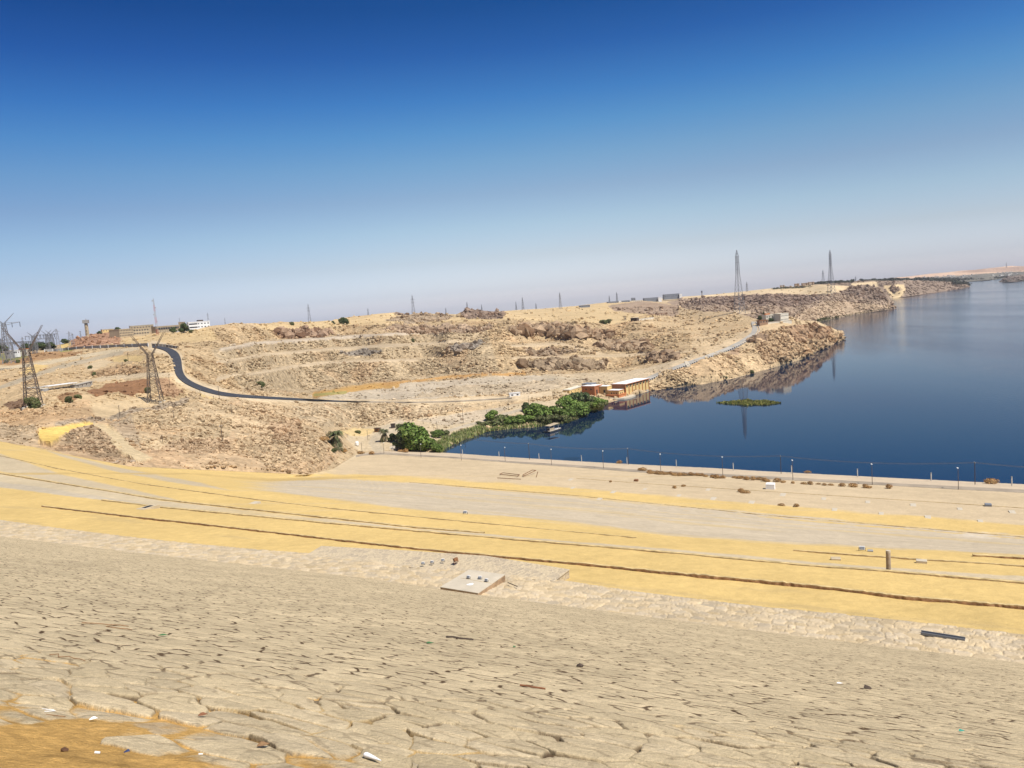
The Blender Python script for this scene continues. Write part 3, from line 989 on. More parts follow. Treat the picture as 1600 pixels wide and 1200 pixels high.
# ---- far shore with the dunes behind the town, and the dark island
CP4 = [(1200, 455, 't', 4500), (1380, 450, 't', 4500), (1520, 439.5, 'z', 2), (1560, 436, 'z', 0), (1700, 428, 'z', 0), (1850, 418, 'z', 0), (1540, 430, 't', 6000), (1600, 424, 't', 6500), (1450, 428, 't', 8000), (1400, 433, 't', 7500),
       (1550, 419, 't', 8500), (1600, 415.5, 't', 8800), (1700, 411, 't', 8800), (1300, 443, 't', 7500), (1850, 400, 't', 8800)]
t4 = make_tps(CP4)
low4 = pl([(1200, 458), (1380, 452), (1500, 441.5), (1520, 439.5), (1560, 436), (1700, 428), (1850, 418)])
top4 = pl([(1200, 451.5), (1250, 447), (1280, 443), (1330, 440.5), (1370, 437), (1400, 433.5), (1420, 432), (1450, 428), (1480, 425.5), (1500, 423), (1525, 421.5), (1550, 418.5), (1565, 417), (1580, 415.5), (1600, 416), (1640, 413), (1700, 412), (1850, 402)])
ZN4 = [([(1380, 440), (1440, 434), (1500, 430), (1560, 426), (1850, 412), (1850, 425), (1560, 440), (1380, 452)], (0.16, 0.15, 0.12), 0.5, 0.2),
       ([(1490, 426), (1530, 420), (1560, 418), (1850, 405), (1850, 412), (1560, 425)], (0.40, 0.27, 0.19), 0.5, 0.2)]
tag(land('far_shore', np.arange(1200, 1850, 2.0), low4, top4, 30, t4, None, M_FAR, scale_h=5.0, zones=False, colfn=zone_cols(ZN4, (0.58, 0.40, 0.27), 0.15, 0.7), drops=((200, 10), (900, 120)), fade=0.5), kind='structure')
CP5 = [(1563, 441, 'z', 0), (1600, 439, 'z', 0), (1700, 432, 'z', 0), (1850, 421, 'z', 0), (1580, 433, 't', 4300), (1640, 428, 't', 4500), (1700, 424, 't', 4600), (1850, 414, 't', 4600)]
t5 = make_tps(CP5)
low5 = pl([(1560, 441.2), (1600, 439.2), (1700, 432), (1850, 421)])
top5 = pl([(1560, 441), (1563, 438), (1568, 433.5), (1578, 431), (1595, 429.5), (1620, 427.5), (1660, 424), (1850, 413)])
tag(land('island', np.arange(1560, 1850, 1.3), low5, top5, 24, t5, None, M_DESERT, scale_h=3.0, zones=False, colfn=zone_cols([], (0.17, 0.135, 0.11), 0.9), drops=((60, 8), (300, 60)), fade=0.6), kind='structure')



# ------------------------------------------------------------------ loose stones lying on the slopes
ICO = None


def ico():
    m = MB()
    m.rock((0, 0, 0), 1.9, 0, 1.0)
    t = (1 + 5 ** 0.5) / 2
    v = np.array([(-1, t, 0), (1, t, 0), (-1, -t, 0), (1, -t, 0), (0, -1, t), (0, 1, t), (0, -1, -t), (0, 1, -t),
                  (t, 0, -1), (t, 0, 1), (-t, 0, -1), (-t, 0, 1)]) / 1.9
    return v, np.array(m.f)


def rubble(name, n, box, tf, base, colfn, inside, size, m, seed, sink=0.25, label=None, k_scale=1.0, expo=1.4):
    g = np.random.default_rng(seed)
    px = g.uniform(box[0], box[2], n)
    py = g.uniform(box[1], box[3], n)
    ok = inside(px, py)
    px, py = px[ok], py[ok]
    T = tf(px, py)
    P = Pt(px, py, T)
    col, rock, crag = colfn(px, py, P[:, 0], P[:, 1])
    patch = smooth(-0.25, 0.30, fbm(P[:, 0] / 22.0, P[:, 1] / 22.0, 4, 171))
    keep = g.random(len(px)) < np.clip(rock ** expo * (0.12 + 0.88 * patch) + crag * 0.6, 0, 1)
    px, py, T, P, col, rock, crag = px[keep], py[keep], T[keep], P[keep], col[keep], rock[keep], crag[keep]
    h, dark, pale = rock_shape(P[:, 0] / k_scale, P[:, 1] / k_scale, rock, crag)
    P[:, 2] += h * k_scale
    k = len(px)
    r = size * np.exp(np.clip(g.normal(-0.30, 0.62, k), -1.3, 0.75)) * (0.13 + T / 900.0) * (1 + 0.95 * crag * smooth(350, 800, T)) * (0.75 + 0.45 * patch[keep])
    v, f = ico()
    sc = g.uniform(0.62, 1.25, (k, 12, 1))
    L = v[None] * sc * np.stack([g.uniform(0.75, 1.4, k), g.uniform(0.7, 1.1, k), g.uniform(0.45, 0.9, k) * (1 + 0.5 * crag)], 1)[:, None, :]
    a = g.uniform(0, 2 * np.pi, k)
    ca, sa = np.cos(a)[:, None], np.sin(a)[:, None]
    b_ = g.normal(0, 0.3, k)
    cb, sb = np.cos(b_)[:, None], np.sin(b_)[:, None]
    x, y, z = L[..., 0], L[..., 1] * cb - L[..., 2] * sb, L[..., 1] * sb + L[..., 2] * cb
    L = np.stack([x * ca - y * sa, x * sa + y * ca, z], 2) * r[:, None, None]
    V = L + P[:, None, :]
    V[..., 2] += (r * sink)[:, None]
    c = col * g.uniform(0.82, 1.20, k)[:, None]
    dk = g.random(k) < (0.10 + 0.40 * crag)
    c[dk] *= np.array((0.54, 0.48, 0.44))
    Q = (f[None] + (np.arange(k) * 12)[:, None, None]).reshape(-1, 3)
    o = np_mesh(name, V.reshape(-1, 3), Q, m, np.repeat(c, 12, 0), np.full(k * 12, 0.4), smooth_=False)
    return tag(o, label, 'rubble', kind='stuff')


def terr_cols(px, py, X, Y):
    c = np.empty(px.shape + (3,))
    c[:] = (0.30, 0.22, 0.13)
    return c, 0.12 + 0.5 * smooth(0.1, 0.5, fbm(X / 7.0, Y / 7.0, 3, 301)), np.zeros(px.shape)


def in_nat(px, py):
    return (py < lowN(px) - 1.2) & (py > topN(px) + 0.5)


rubble('rubble', 240000, (-200, 480, 1325, 745), nat_t, TAN, lambda x, y, X, Y: paint(x, y, X, Y, TAN), in_nat, 1.0, M_DESERT, 3,
       label='pale and brown broken rock strewn over the quarry benches and slopes')
rubble('rubble', 34000, (1060, 440, 1402, 506), t2, None, zone_cols(ZN2, (0.56, 0.43, 0.26)), lambda x, y: (y < low2(x) - 0.6) & (y > top2(x) + 0.5), 0.85, M_DESERT, 5, k_scale=1.5,
       label='dark broken rock covering the second headland by the river')
rubble('rubble', 7000, (1330, 438, 1517, 469), t3, None, zone_cols(ZN3, (0.25, 0.185, 0.135), 0.8), lambda x, y: (y < low3(x) - 0.5) & (y > top3(x) + 0.5), 0.7, M_DESERT, 6, k_scale=2.5,
       label='dark boulders on the long far headland')
rubble('rubble', 1500, (1563, 427, 1700, 440), t5, None, zone_cols([], (0.17, 0.135, 0.11), 0.9), lambda x, y: (y < low5(x) - 0.5) & (y > top5(x) + 0.5), 0.8, M_DESERT, 8, k_scale=3,
       label='dark boulders on the rocky island in the river')

def crag_only(x, y, X, Y):
    c, rk, cg = paint(x, y, X, Y, TAN)
    return c * 0.92, np.clip(cg * 1.2, 0, 1) * 0.55, np.clip(cg - 0.5, 0, 1)


rubble('rubble', 60000, (320, 484, 1325, 580), nat_t, TAN, crag_only, in_nat, 2.3, M_DESERT, 13, sink=0.1, expo=2.2,
       label='large angular blocks along the dark ledges of the quarry and the peninsula')
rubble('gravel', 9000, (-60, 690, 1660, 990), dam_t, None, terr_cols, lambda x, y: (y < rC(x) - 1) & (y > rN(x) + 2), 0.28, M_DESERT, 9, k_scale=1e6,
       label='scattered dark gravel and small stones on the sand terraces')

# ---- bed rock sheet out to the horizon and the river lying on it
bm = MB()
n = 64
vs = [(0, 0, -7)] + [(11000 * math.cos(2 * math.pi * k / n), 11000 * math.sin(2 * math.pi * k / n), -7) for k in range(n)]
bm.add(vs, [(0, 1 + k, 1 + (k + 1) % n) for k in range(n)])
tag(bm.build('ground', mat('bed_rock', (0.40, 0.31, 0.2), 0.95, scale=0.02)), kind='structure')

wm, t, b = new_mat('river_water')
b.inputs['Base Color'].default_value = (0.005, 0.016, 0.042, 1)
b.inputs['IOR'].default_value = 1.33
b.inputs['Specular IOR Level'].default_value = 0.25
ge = t.nodes.new('ShaderNodeNewGeometry')
mp = t.nodes.new('ShaderNodeMapping')
mp.inputs['Scale'].default_value = (0.006, 0.0016, 1)
mp.inputs['Rotation'].default_value = (0, 0, R(-60))
t.links.new(ge.outputs['Position'], mp.inputs['Vector'])
pn = t.nodes.new('ShaderNodeTexNoise')
pn.inputs['Scale'].default_value = 1.0
pn.inputs['Detail'].default_value = 6
pn.inputs['Roughness'].default_value = 0.6
t.links.new(mp.outputs[0], pn.inputs['Vector'])
# wind gets at the open reach, the backwater by the dam stays glassy
dt = t.nodes.new('ShaderNodeVectorMath')
dt.operation = 'DOT_PRODUCT'
dt.inputs[1].default_value = (1.0, -0.25, 0.0)
t.links.new(ge.outputs['Position'], dt.inputs[0])
far = t.nodes.new('ShaderNodeMapRange')
far.inputs[1].default_value = 125
far.inputs[2].default_value = 340
t.links.new(dt.outputs['Value'], far.inputs[0])
wd = t.nodes.new('ShaderNodeMapRange')
wd.inputs[1].default_value = 0.42
wd.inputs[2].default_value = 0.62
wd.inputs[3].default_value = 0.45
t.links.new(pn.outputs['Fac'], wd.inputs[0])
ml = t.nodes.new('ShaderNodeMath')
ml.operation = 'MULTIPLY'
t.links.new(far.outputs[0], ml.inputs[0])
t.links.new(wd.outputs[0], ml.inputs[1])
rr = t.nodes.new('ShaderNodeMapRange')
rr.inputs[3].default_value = 0.035
rr.inputs[4].default_value = 0.08
t.links.new(ml.outputs[0], rr.inputs[0])
t.links.new(rr.outputs[0], b.inputs['Roughness'])
wn = t.nodes.new('ShaderNodeTexNoise')
wn.inputs['Scale'].default_value = 0.5
wn.inputs['Detail'].default_value = 3
t.links.new(ge.outputs['Position'], wn.inputs['Vector'])
bs = t.nodes.new('ShaderNodeMapRange')
bs.inputs[3].default_value = 0.008
bs.inputs[4].default_value = 0.38
t.links.new(ml.outputs[0], bs.inputs[0])
bp = t.nodes.new('ShaderNodeBump')
bp.inputs['Distance'].default_value = 1.0
t.links.new(bs.outputs[0], bp.inputs['Strength'])
t.links.new(wn.outputs['Fac'], bp.inputs['Height'])
t.links.new(bp.outputs[0], b.inputs['Normal'])
wb = MB()
wb.add([(-700, 200, 0), (9500, 100, 0), (9500, 10800, 0), (-700, 10800, 0)], [(0, 1, 2, 3)])
tag(wb.build('river', wm), kind='structure')


# ------------------------------------------------------------------ the dam
def dam_grid():
    px = np.arange(-290, 1880, 1.6)
    nj = 250
    lo, hi = rB, (lambda x: np.minimum(rM(x), rN(x) - 0.3))
    s = np.linspace(0, 1, nj)[:, None]
    PX = np.repeat(px[None, :], nj, 0)
    PY = lo(px)[None, :] * (1 - s) + hi(px)[None, :] * s
    V = Pt(PX, PY, dam_t(PX, PY))
    X, Y = V[..., 0], V[..., 1]
    A = X * AX[0] + Y * AX[1]
    B = X * VX[0] + Y * VX[1]
    wob = fbm(A / 14.0, B / 5.0, 4, 3)
    wob2 = fbm(A / 60.0, B / 16.0, 4, 23)

    def band(fa, fb, soft, k):          # between curve fa (near) and fb (far), in photograph rows
        q = PY + wob * k * 0.6 + wob2 * k
        return smooth(-soft, soft, fa(PX) - q) * smooth(-soft, soft, q - fb(PX))
    col = np.empty(PX.shape + (3,))
    col[:] = YEL
    rough = np.zeros(PX.shape)
    GRV = np.array((0.485, 0.40, 0.28))

    def mixc(a, c):
        col[:] = col * (1 - a[..., None]) + np.array(c) * a[..., None]
    # gravelly strip between the second and third kerbs
    a = band(lambda x: rE(x) - 0.5, lambda x: rF(x) + 0.8, 0.7, 0.8) * smooth(-0.6, 0.1, wob2 + 0.35)
    mixc(a * 0.8, (0.47, 0.395, 0.28))
    rough += a * 0.5
    # grey gravel wedges at the left end
    for f1, f2 in ((lambda x: np.interp(x, [-300, 0, 160, 300], [745, 762, 781, 797]), lambda x: np.interp(x, [-300, 0, 160, 300], [730, 752, 777, 797])),
                   (lambda x: np.interp(x, [-300, 0, 94, 250, 300], [715, 737, 755, 779, 787]), lambda x: np.interp(x, [-300, 0, 94, 219, 300], [690, 708, 741, 767, 787])),
                   (lambda x: np.interp(x, [70, 94, 190, 300, 360], [703, 713, 739, 760, 768]), lambda x: np.interp(x, [70, 94, 190, 300, 360], [703, 709, 731, 752, 768]))):
        a = band(f1, f2, 1.5, 2.0)
        mixc(a * 0.75, (0.43, 0.365, 0.27))
        rough += a * 0.6
    # the wide grey slope
    a = band(lambda x: rH(x) - 0.5, lambda x: rI(x) + np.interp(x, [330, 500], [3, 0]), 2.0, np.interp(PX, [500, 1100, 1400], [3, 5, 14])) * smooth(360, 460, PX + wob * 25)
    a = a * (1 - 0.45 * smooth(0.15, 0.55, fbm(A / 45.0, B / 7.0, 4, 303)))
    gs = 1 + 0.10 * fbm(A / 26.0, B / 2.2, 4, 304) + 0.06 * fbm(A / 3.0, B / 1.2, 3, 305)
    mixc(a, GRV)
    col[:] = col * (1 + (gs - 1) * a)[..., None]
    rough += a
    pa = smooth(0.0, 0.5, 1 - np.hypot((PX - 1525) / 34.0, (PY - 837) / 6.5) + 0.7 * fbm(A / 4.0, B / 4.0, 4, 306))
    mixc(pa * 0.7, (0.58, 0.50, 0.385))
    # the tan foot of the dam
    a = band(lambda x: rJ(x) - 0.3, lambda x: rL(x) - 60, 1.6, 3.5) * smooth(430, 540, PX)
    mixc(a, (0.50, 0.39, 0.245))
    gs = 1 + 0.07 * fbm(A / 30.0, B / 3.0, 4, 307) + 0.05 * fbm(A / 2.5, B / 2.0, 3, 308)
    col[:] = col * (1 + (gs - 1) * a)[..., None]
    # yellow line in the tan field, then verge and the service road
    a = band(lambda x: np.interp(x, [300, 420, 520, 620], [741, 752, 749, 744]), lambda x: np.interp(x, [300, 420, 520, 620], [739, 748, 745, 744]), 1.2, 1)
    mixc(a, (0.47, 0.33, 0.13))
    a = smooth(0, 2, rN(PX) - PY) * smooth(560, 600, PX)
    mixc(a, (0.50, 0.40, 0.28))
    # masonry berm at the edge of the pitching
    a = smooth(-0.5, 0.5, PY - rC(PX) - 0.4)
    bb = A * 0.95 + fbm(A / 2, B / 2, 3, 4) * 0.25
    d1, d2, cx, cy, rid = voro(bb / 0.62, B / 0.46, 91)
    joint = smooth(0.03, 0.13, d2 - d1)
    stone = np.array((0.45, 0.37, 0.26)) * (0.86 + 0.30 * rid)[..., None]
    stone = stone + np.array((0.05, 0.015, -0.03)) * ((rid * 53.1) % 1.0)[..., None]
    mort = np.array((0.52, 0.42, 0.275))
    berm = stone * joint[..., None] + mort * (1 - joint[..., None])
    col[:] = col * (1 - a[..., None]) + berm * a[..., None]
    # dark damp stains on the lowest sand strip
    q = smooth(0.22, 0.55, fbm(A / 9.0, B / 1.6, 4, 55)) * smooth(0.5, 2.0, rC(PX) - PY) * smooth(1, 6, PY - rD(PX)) * 0.35
    col[:] = col * (1 - q[..., None]) + np.array((0.36, 0.27, 0.14)) * q[..., None]
    # relief
    dz = 0.05 * wob + 0.16 * fbm(A / 3.0, B / 3.0, 3, 77) * np.clip(rough, 0, 1) + 0.05 * fbm(A / 1.2, B / 1.2, 2, 78)
    dz = np.where(a > 0.5, (joint - 0.5) * 0.07 + (rid - 0.5) * 0.05, dz)
    dz *= smooth(0, 1.5, rB(PX) - PY)
    V[..., 2] += dz
    V = V.reshape(-1, 3)
    C = col.reshape(-1, 3)
    ni = len(px)
    K = np.zeros(len(V))
    V, C, K = skirt(V, C, K, ni, ((3, 1.2), (14, 7)))
    tag(np_mesh('dam_terraces', V, grid_quads(len(V) // ni, ni), M_TERR, C, K), kind='structure')


dam_grid()


def slope_grid():
    px = np.arange(-110, 1710, 1.5)
    nj = 1150
    s = np.linspace(0, 1, nj)[:, None] ** 0.85
    PX = np.repeat(px[None, :], nj, 0)
    yb = 1330.0
    PY = yb * (1 - s) + (rB(px)[None, :] - 0.0) * s
    V = Pt(PX, PY, slope_t(PX, PY))
    Vp = Pt(PX, rB(PX), dam_t(PX, rB(PX)))
    k = smooth(14, 0, PY - rB(PX))              # ease onto the berm edge exactly
    X, Y = V[..., 0], V[..., 1]
    A = X * AX[0] + Y * AX[1]
    B = (X * VX[0] + Y * VX[1]) * 1.08
    wa = fbm(A / 0.9, B / 0.9, 4, 4) * 0.16
    wb_ = fbm(A / 0.9 + 9, B / 0.9, 4, 6) * 0.13
    d1, d2, cx, cy, rid = voro((A + wa) / 0.60, (B + wb_) / 0.36, 11)
    e = (d2 - d1)
    r2 = (rid * 331.7) % 1.0
    r3 = (rid * 911.3) % 1.0
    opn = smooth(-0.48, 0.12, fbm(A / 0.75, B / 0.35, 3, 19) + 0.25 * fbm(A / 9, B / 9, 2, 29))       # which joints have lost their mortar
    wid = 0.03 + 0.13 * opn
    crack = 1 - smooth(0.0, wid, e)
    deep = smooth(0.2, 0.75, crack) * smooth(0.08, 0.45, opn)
    sandy = smooth(0.15, 0.40, fbm(A / 2.3, B / 1.8, 3, 37)) * crack
    h = -deep * (0.03 + 0.04 * r2) - crack * 0.008 + (rid - 0.5) * 0.05 + (cx * (r2 - 0.5) * 0.06 + cy * (r3 - 0.5) * 0.07) - 0.014 * (1 - smooth(0.0, 0.28, e))
    h += fbm(A / 0.25, B / 0.25, 4, 43) * 0.009 + fbm(A / 5, B / 5, 3, 44) * 0.06
    c = np.array((0.565, 0.45, 0.278)) * (0.93 + 0.14 * r2)[..., None] + np.array((0.0, 0.006, 0.022)) * (r3 - 0.5)[..., None]
    dirt_shade = np.array((0.075, 0.045, 0.025))  # soil colour with the shadow inside open joints painted in
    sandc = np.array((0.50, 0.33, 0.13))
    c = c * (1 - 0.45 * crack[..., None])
    c = c * (1 - deep[..., None] * 0.9) + dirt_shade * deep[..., None] * 0.9
    sm = (sandy * (1 - smooth(0.4, 0.9, deep) * 0.6))[..., None]
    c = c * (1 - sm) + sandc * sm
    # brown dusty stones here and there
    st = (smooth(0.985, 0.992, r3) * smooth(0.05, 0.2, e))[..., None] * 0.55
    c = c * (1 - st) + np.array((0.42, 0.27, 0.15)) * st
    # the drift of orange sand at the lower left
    edge = np.interp(PX, [-200, 0, 120, 200, 330, 480, 560, 800, 1800], [1030, 1058, 1076, 1112, 1142, 1166, 1188, 1255, 1500])
    lvl = (PY - edge) / 60.0 + fbm(A / 0.9, B / 0.7, 5, 61) * 1.15
    hs = -0.045 + 0.05 * np.clip(lvl, -1.5, 2.0) + fbm(A / 0.12, B / 0.12, 3, 62) * 0.008
    over = smooth(-0.014, 0.016, hs - h + 0.006 * fbm(A / 0.06, B / 0.06, 3, 66))
    over = np.where(lvl < -1.4, 0, over)
    sc = np.array((0.53, 0.315, 0.10)) * (1 + 0.22 * fbm(A / 0.08, B / 0.08, 3, 64))[..., None]
    sc = sc * (1 - 0.25 * smooth(0.3, 0.6, fbm(A / 0.35, B / 0.25, 3, 65)))[..., None]
    c = c * (1 - over[..., None]) + sc * over[..., None]
    h = np.maximum(h, np.where(lvl < -1.4, -9, hs))
    TT = slope_t(PX, PY)
    fadeg = smooth(10.0, 6.0, TT)
    V[..., 2] += (h * (0.12 + 0.88 * fadeg)) * (1 - k)
    c0_ = np.array((0.565, 0.45, 0.278)) * (0.95 + 0.10 * fbm(A / 2.5, B / 2.5, 3, 88))[..., None]
    far_ = (1 - smooth(10.5, 6.5, TT)) * (1 - over)
    c = c * (1 - far_[..., None]) + c0_ * far_[..., None]
    V = V * (1 - k[..., None]) + Vp * k[..., None] if False else V
    V[-1] = Pt(PX[-1], PY[-1], dam_t(PX[-1], PY[-1]))
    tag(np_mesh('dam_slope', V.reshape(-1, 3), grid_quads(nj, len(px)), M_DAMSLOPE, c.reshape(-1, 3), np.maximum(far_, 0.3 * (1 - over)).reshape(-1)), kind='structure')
    return PX, PY, V


SLX, SLY, SLV = slope_grid()


def slope_margin():
    # the same stone facing carried on beside and behind the viewer, a hand's breadth lower
    a_, v_ = np.arange(-70, 70.1, 1.0), np.arange(-3.0, 37.5, 0.75)
    A, Vv = np.meshgrid(a_, v_)
    P = A[..., None] * AX + Vv[..., None] * VX
    P[..., 2] = 84.4 - SLOPE * Vv - 0.06
    P = P.reshape(-1, 3)
    c = np.array((0.555, 0.45, 0.292)) * np.ones((len(P), 1))
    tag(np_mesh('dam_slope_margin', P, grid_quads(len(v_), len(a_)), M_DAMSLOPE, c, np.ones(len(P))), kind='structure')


slope_margin()

# ------------------------------------------------------------------ roads
M_ASPH = mat('dark_asphalt', (0.045, 0.047, 0.055), 0.9, var=0.2, scale=0.3)
M_ROAD = mat('dusty_asphalt', (0.30, 0.245, 0.18), 0.95, var=0.25, scale=0.12)
M_PALE = mat('pale_road', (0.36, 0.33, 0.28), 0.95, var=0.2, scale=0.15)


def resample(pts, step):
    a = np.array(pts, float)
    d = np.concatenate([[0], np.cumsum(np.hypot(*np.diff(a, axis=0).T))])
    q = np.linspace(0, d[-1], max(2, int(d[-1] / step)))
    return np.stack([np.interp(q, d, a[:, 0]), np.interp(q, d, a[:, 1])], 1), q / d[-1]


def edge_world(pts, n, lift, tf=None):
    a = np.array(pts, float)
    d = np.concatenate([[0], np.cumsum(np.hypot(*np.diff(a, axis=0).T))])
    q = np.linspace(0, d[-1], n)
    x, y = np.interp(q, d, a[:, 0]), np.interp(q, d, a[:, 1])
    P = Pt(x, y, (tf or ground_t)(x, y))
    P[:, 2] += lift
    return P


def sm_pts(P, k=5):
    Q = P.copy()
    for i in range(len(P)):
        a, b_ = max(0, i - k), min(len(P), i + k + 1)
        m_ = min(i - a, b_ - 1 - i)
        Q[i] = P[i - m_:i + m_ + 1].mean(0)
    return Q


def ribbon(name, ea, eb, n, lift, m, tf=None, smooth_k=4):
    def rs(pts):
        a = np.array(pts, float)
        d = np.concatenate([[0], np.cumsum(np.hypot(*np.diff(a, axis=0).T))])
        q = np.linspace(0, d[-1], n)
        return np.stack([np.interp(q, d, a[:, 0]), np.interp(q, d, a[:, 1])], 1)
    A, B = sm_pts(rs(ea), smooth_k), sm_pts(rs(eb), smooth_k)
    rows = []
    for u in np.linspace(0, 1, 6):
        c = A * (1 - u) + B * u
        P = Pt(c[:, 0], c[:, 1], (tf or ground_t)(c[:, 0], c[:, 1]))
        P[:, 2] += lift
        rows.append(P)
    rows = [rows[0] - (0, 0, 0.8)] + rows + [rows[-1] - (0, 0, 0.8)]
    V = np.vstack(rows)
    return tag(np_mesh(name, V, grid_quads(len(rows), n)[:, ::-1], m, smooth_=False), kind='structure')


BL = [(238, 543.5), (258, 547), (268, 555), (271, 568), (272, 583), (279, 594), (300, 606), (325, 614.5), (350, 619.5), (385, 622), (430, 624.3), (500, 627.5), (560, 629), (640, 630.2), (720, 628), (800, 623)]
BU = [(238, 541.3), (258, 542.5), (275, 547.5), (283, 557), (284.5, 574), (286, 586), (296, 595.5), (316, 604.5), (341, 612.5), (370, 616.8), (400, 619.2), (430, 621.2), (500, 625.1), (560, 627.2), (640, 628.7), (720, 626.6), (800, 621.6)]
ribbon('asphalt_road', BL[:13], BU[:13], 120, 0.55, M_ASPH)
ribbon('berm_road', BL[12:], BU[12:], 60, 0.4, M_ROAD)
xs = np.linspace(556, 1870, 160)
ribbon('service_road', [(x, float(rN(x)) - 0.6) for x in xs], [(x, float(rL(x)) + 1.2) for x in xs], 200, 0.06, M_ROAD, dam_t, 1)
RL = [(1008, 595.5), (1025, 588), (1062, 574), (1100, 560.5), (1130, 550), (1160, 536.5), (1184, 520), (1187.5, 516), (1183, 510), (1179, 503)]
RU = [(1000, 594.5), (1020, 586), (1058, 571.5), (1096, 558), (1126, 547.6), (1155, 534), (1177, 519), (1179, 516), (1174, 510), (1174, 503)]
ribbon('river_road', RL, RU, 80, 0.5, M_PALE)

M_CONC = mat('concrete', (0.42, 0.38, 0.31), 0.9, var=0.15, scale=0.7, bump=0.3)
M_CONCP = mat('pale_concrete', (0.50, 0.435, 0.33), 0.9, var=0.10, scale=1.2, bump=0.2)
M_GREYW = mat('grey_concrete', (0.30, 0.29, 0.27), 0.9, var=0.15, scale=0.4)
M_WHITE = mat('white_paint', (0.78, 0.77, 0.74), 0.6, var=0.06, scale=0.5)
M_CREAM = mat('cream_plaster', (0.66, 0.60, 0.48), 0.85, var=0.08, scale=0.3)
M_BEIGE = mat('beige_plaster', (0.42, 0.335, 0.22), 0.9, var=0.1, scale=0.2)
M_ORANGE = mat('terracotta_paint', (0.50, 0.19, 0.075), 0.85, var=0.12, scale=0.3)
M_YEL = mat('ochre_plaster', (0.66, 0.47, 0.20), 0.85, var=0.1, scale=0.3)
M_DARKW = mat('dark_window', (0.03, 0.033, 0.04), 0.25, var=0.2, scale=0.5, spec=0.5)
M_GALV = mat('galvanised_steel', (0.24, 0.24, 0.25), 0.55, 0.3, var=0.15, scale=0.4)
M_RUSTY = mat('weathered_steel', (0.13, 0.10, 0.08), 0.75, 0.2, var=0.25, scale=0.4)
M_RED = mat('red_paint', (0.36, 0.07, 0.05), 0.6, var=0.1, scale=0.5)
M_BLACK = mat('black_metal', (0.02, 0.02, 0.022), 0.6, var=0.2, scale=1.0)
M_WOOD = mat('dark_timber', (0.075, 0.055, 0.042), 0.9, var=0.3, scale=3)
M_BROWN = mat('brown_timber', (0.21, 0.10, 0.045), 0.85, var=0.3, scale=6)
M_KERB = mat('kerb_masonry', (0.30, 0.18, 0.10), 0.95, var=0.45, scale=2.5, bump=0.8)
M_KERBF = mat('sandy_kerb_masonry', (0.40, 0.28, 0.15), 0.95, var=0.35, scale=2.0, bump=0.6)
M_KERBT = mat('kerb_coping', (0.50, 0.375, 0.18), 0.95, var=0.3, scale=1.5, bump=0.5)
M_SHED = mat('grey_sheet_metal', (0.20, 0.215, 0.24), 0.6, var=0.12, scale=0.1)
M_STRAW = mat('dry_twig', (0.30, 0.155, 0.055), 0.95, var=0.3, scale=2)
M_BARK = mat('bark', (0.13, 0.09, 0.06), 0.95, var=0.3, scale=4)


def leaf_mat(name, c, var=0.35):
    m, t, b = new_mat(name)
    b.inputs['Roughness'].default_value = 0.6
    b.inputs['Specular IOR Level'].default_value = 0.25
    at = t.nodes.new('ShaderNodeAttribute')
    at.attribute_name = 'Col'
    ge = t.nodes.new('ShaderNodeObjectInfo')
    mr = t.nodes.new('ShaderNodeMapRange')
    mr.inputs[3].default_value = 0.82
    mr.inputs[4].default_value = 1.18
    t.links.new(ge.outputs['Random'], mr.inputs[0])
    sc = t.nodes.new('ShaderNodeVectorMath')
    sc.operation = 'SCALE'
    t.links.new(at.outputs['Color'], sc.inputs[0])
    t.links.new(mr.outputs[0], sc.inputs['Scale'])
    t.links.new(sc.outputs[0], b.inputs['Base Color'])
    return m


M_LEAF = leaf_mat('foliage', None)

# ------------------------------------------------------------------ kerb walls on the sand terraces
def kerb(name, fn, x0, x1, h, wdt, label, gaps=(), step=7.0):
    xs = np.arange(x0, x1 + 1, step)
    P = Pt(xs, fn(xs), dam_t(xs, fn(xs)))
    d = np.gradient(P, axis=0)
    d[:, 2] = 0
    d /= np.linalg.norm(d, axis=1)[:, None]
    nrm = np.stack([-d[:, 1], d[:, 0], 0 * d[:, 0]], 1)
    root = empty(name, P[0], 0, label, 'kerb')
    P = P - P[0]
    rr = np.random.default_rng(abs(int(x0 * 3 + h * 100)))
    n = len(xs)
    j1 = rr.normal(0, 0.02, n)
    hh = h * (1 + rr.normal(0, 0.10, n))
    lo, hi = P - nrm * (wdt / 2 + j1)[:, None], P + nrm * (wdt / 2)
    up_ = np.stack([0 * hh, 0 * hh, hh], 1)
    dn = np.array((0, 0, -0.4))
    V = np.vstack([lo + dn, lo + up_, hi + up_, hi + dn])
    Q = grid_quads(4, n)
    np_mesh('masonry_face', V, Q, M_KERB if h > 0.1 else M_KERBF, smooth_=False, parent=root)
    c = np.array((0, 0, 0.004))
    off = nrm * 0.03
    V = np.vstack([lo + up_ * 1.0 + off * 1.2 + c, lo + up_ + c + off + (0, 0, 0.05), hi + up_ + c - off + (0, 0, 0.05), hi + up_ + c])
    np_mesh('coping', V, Q, M_KERBT, smooth_=False, parent=root)
    return root


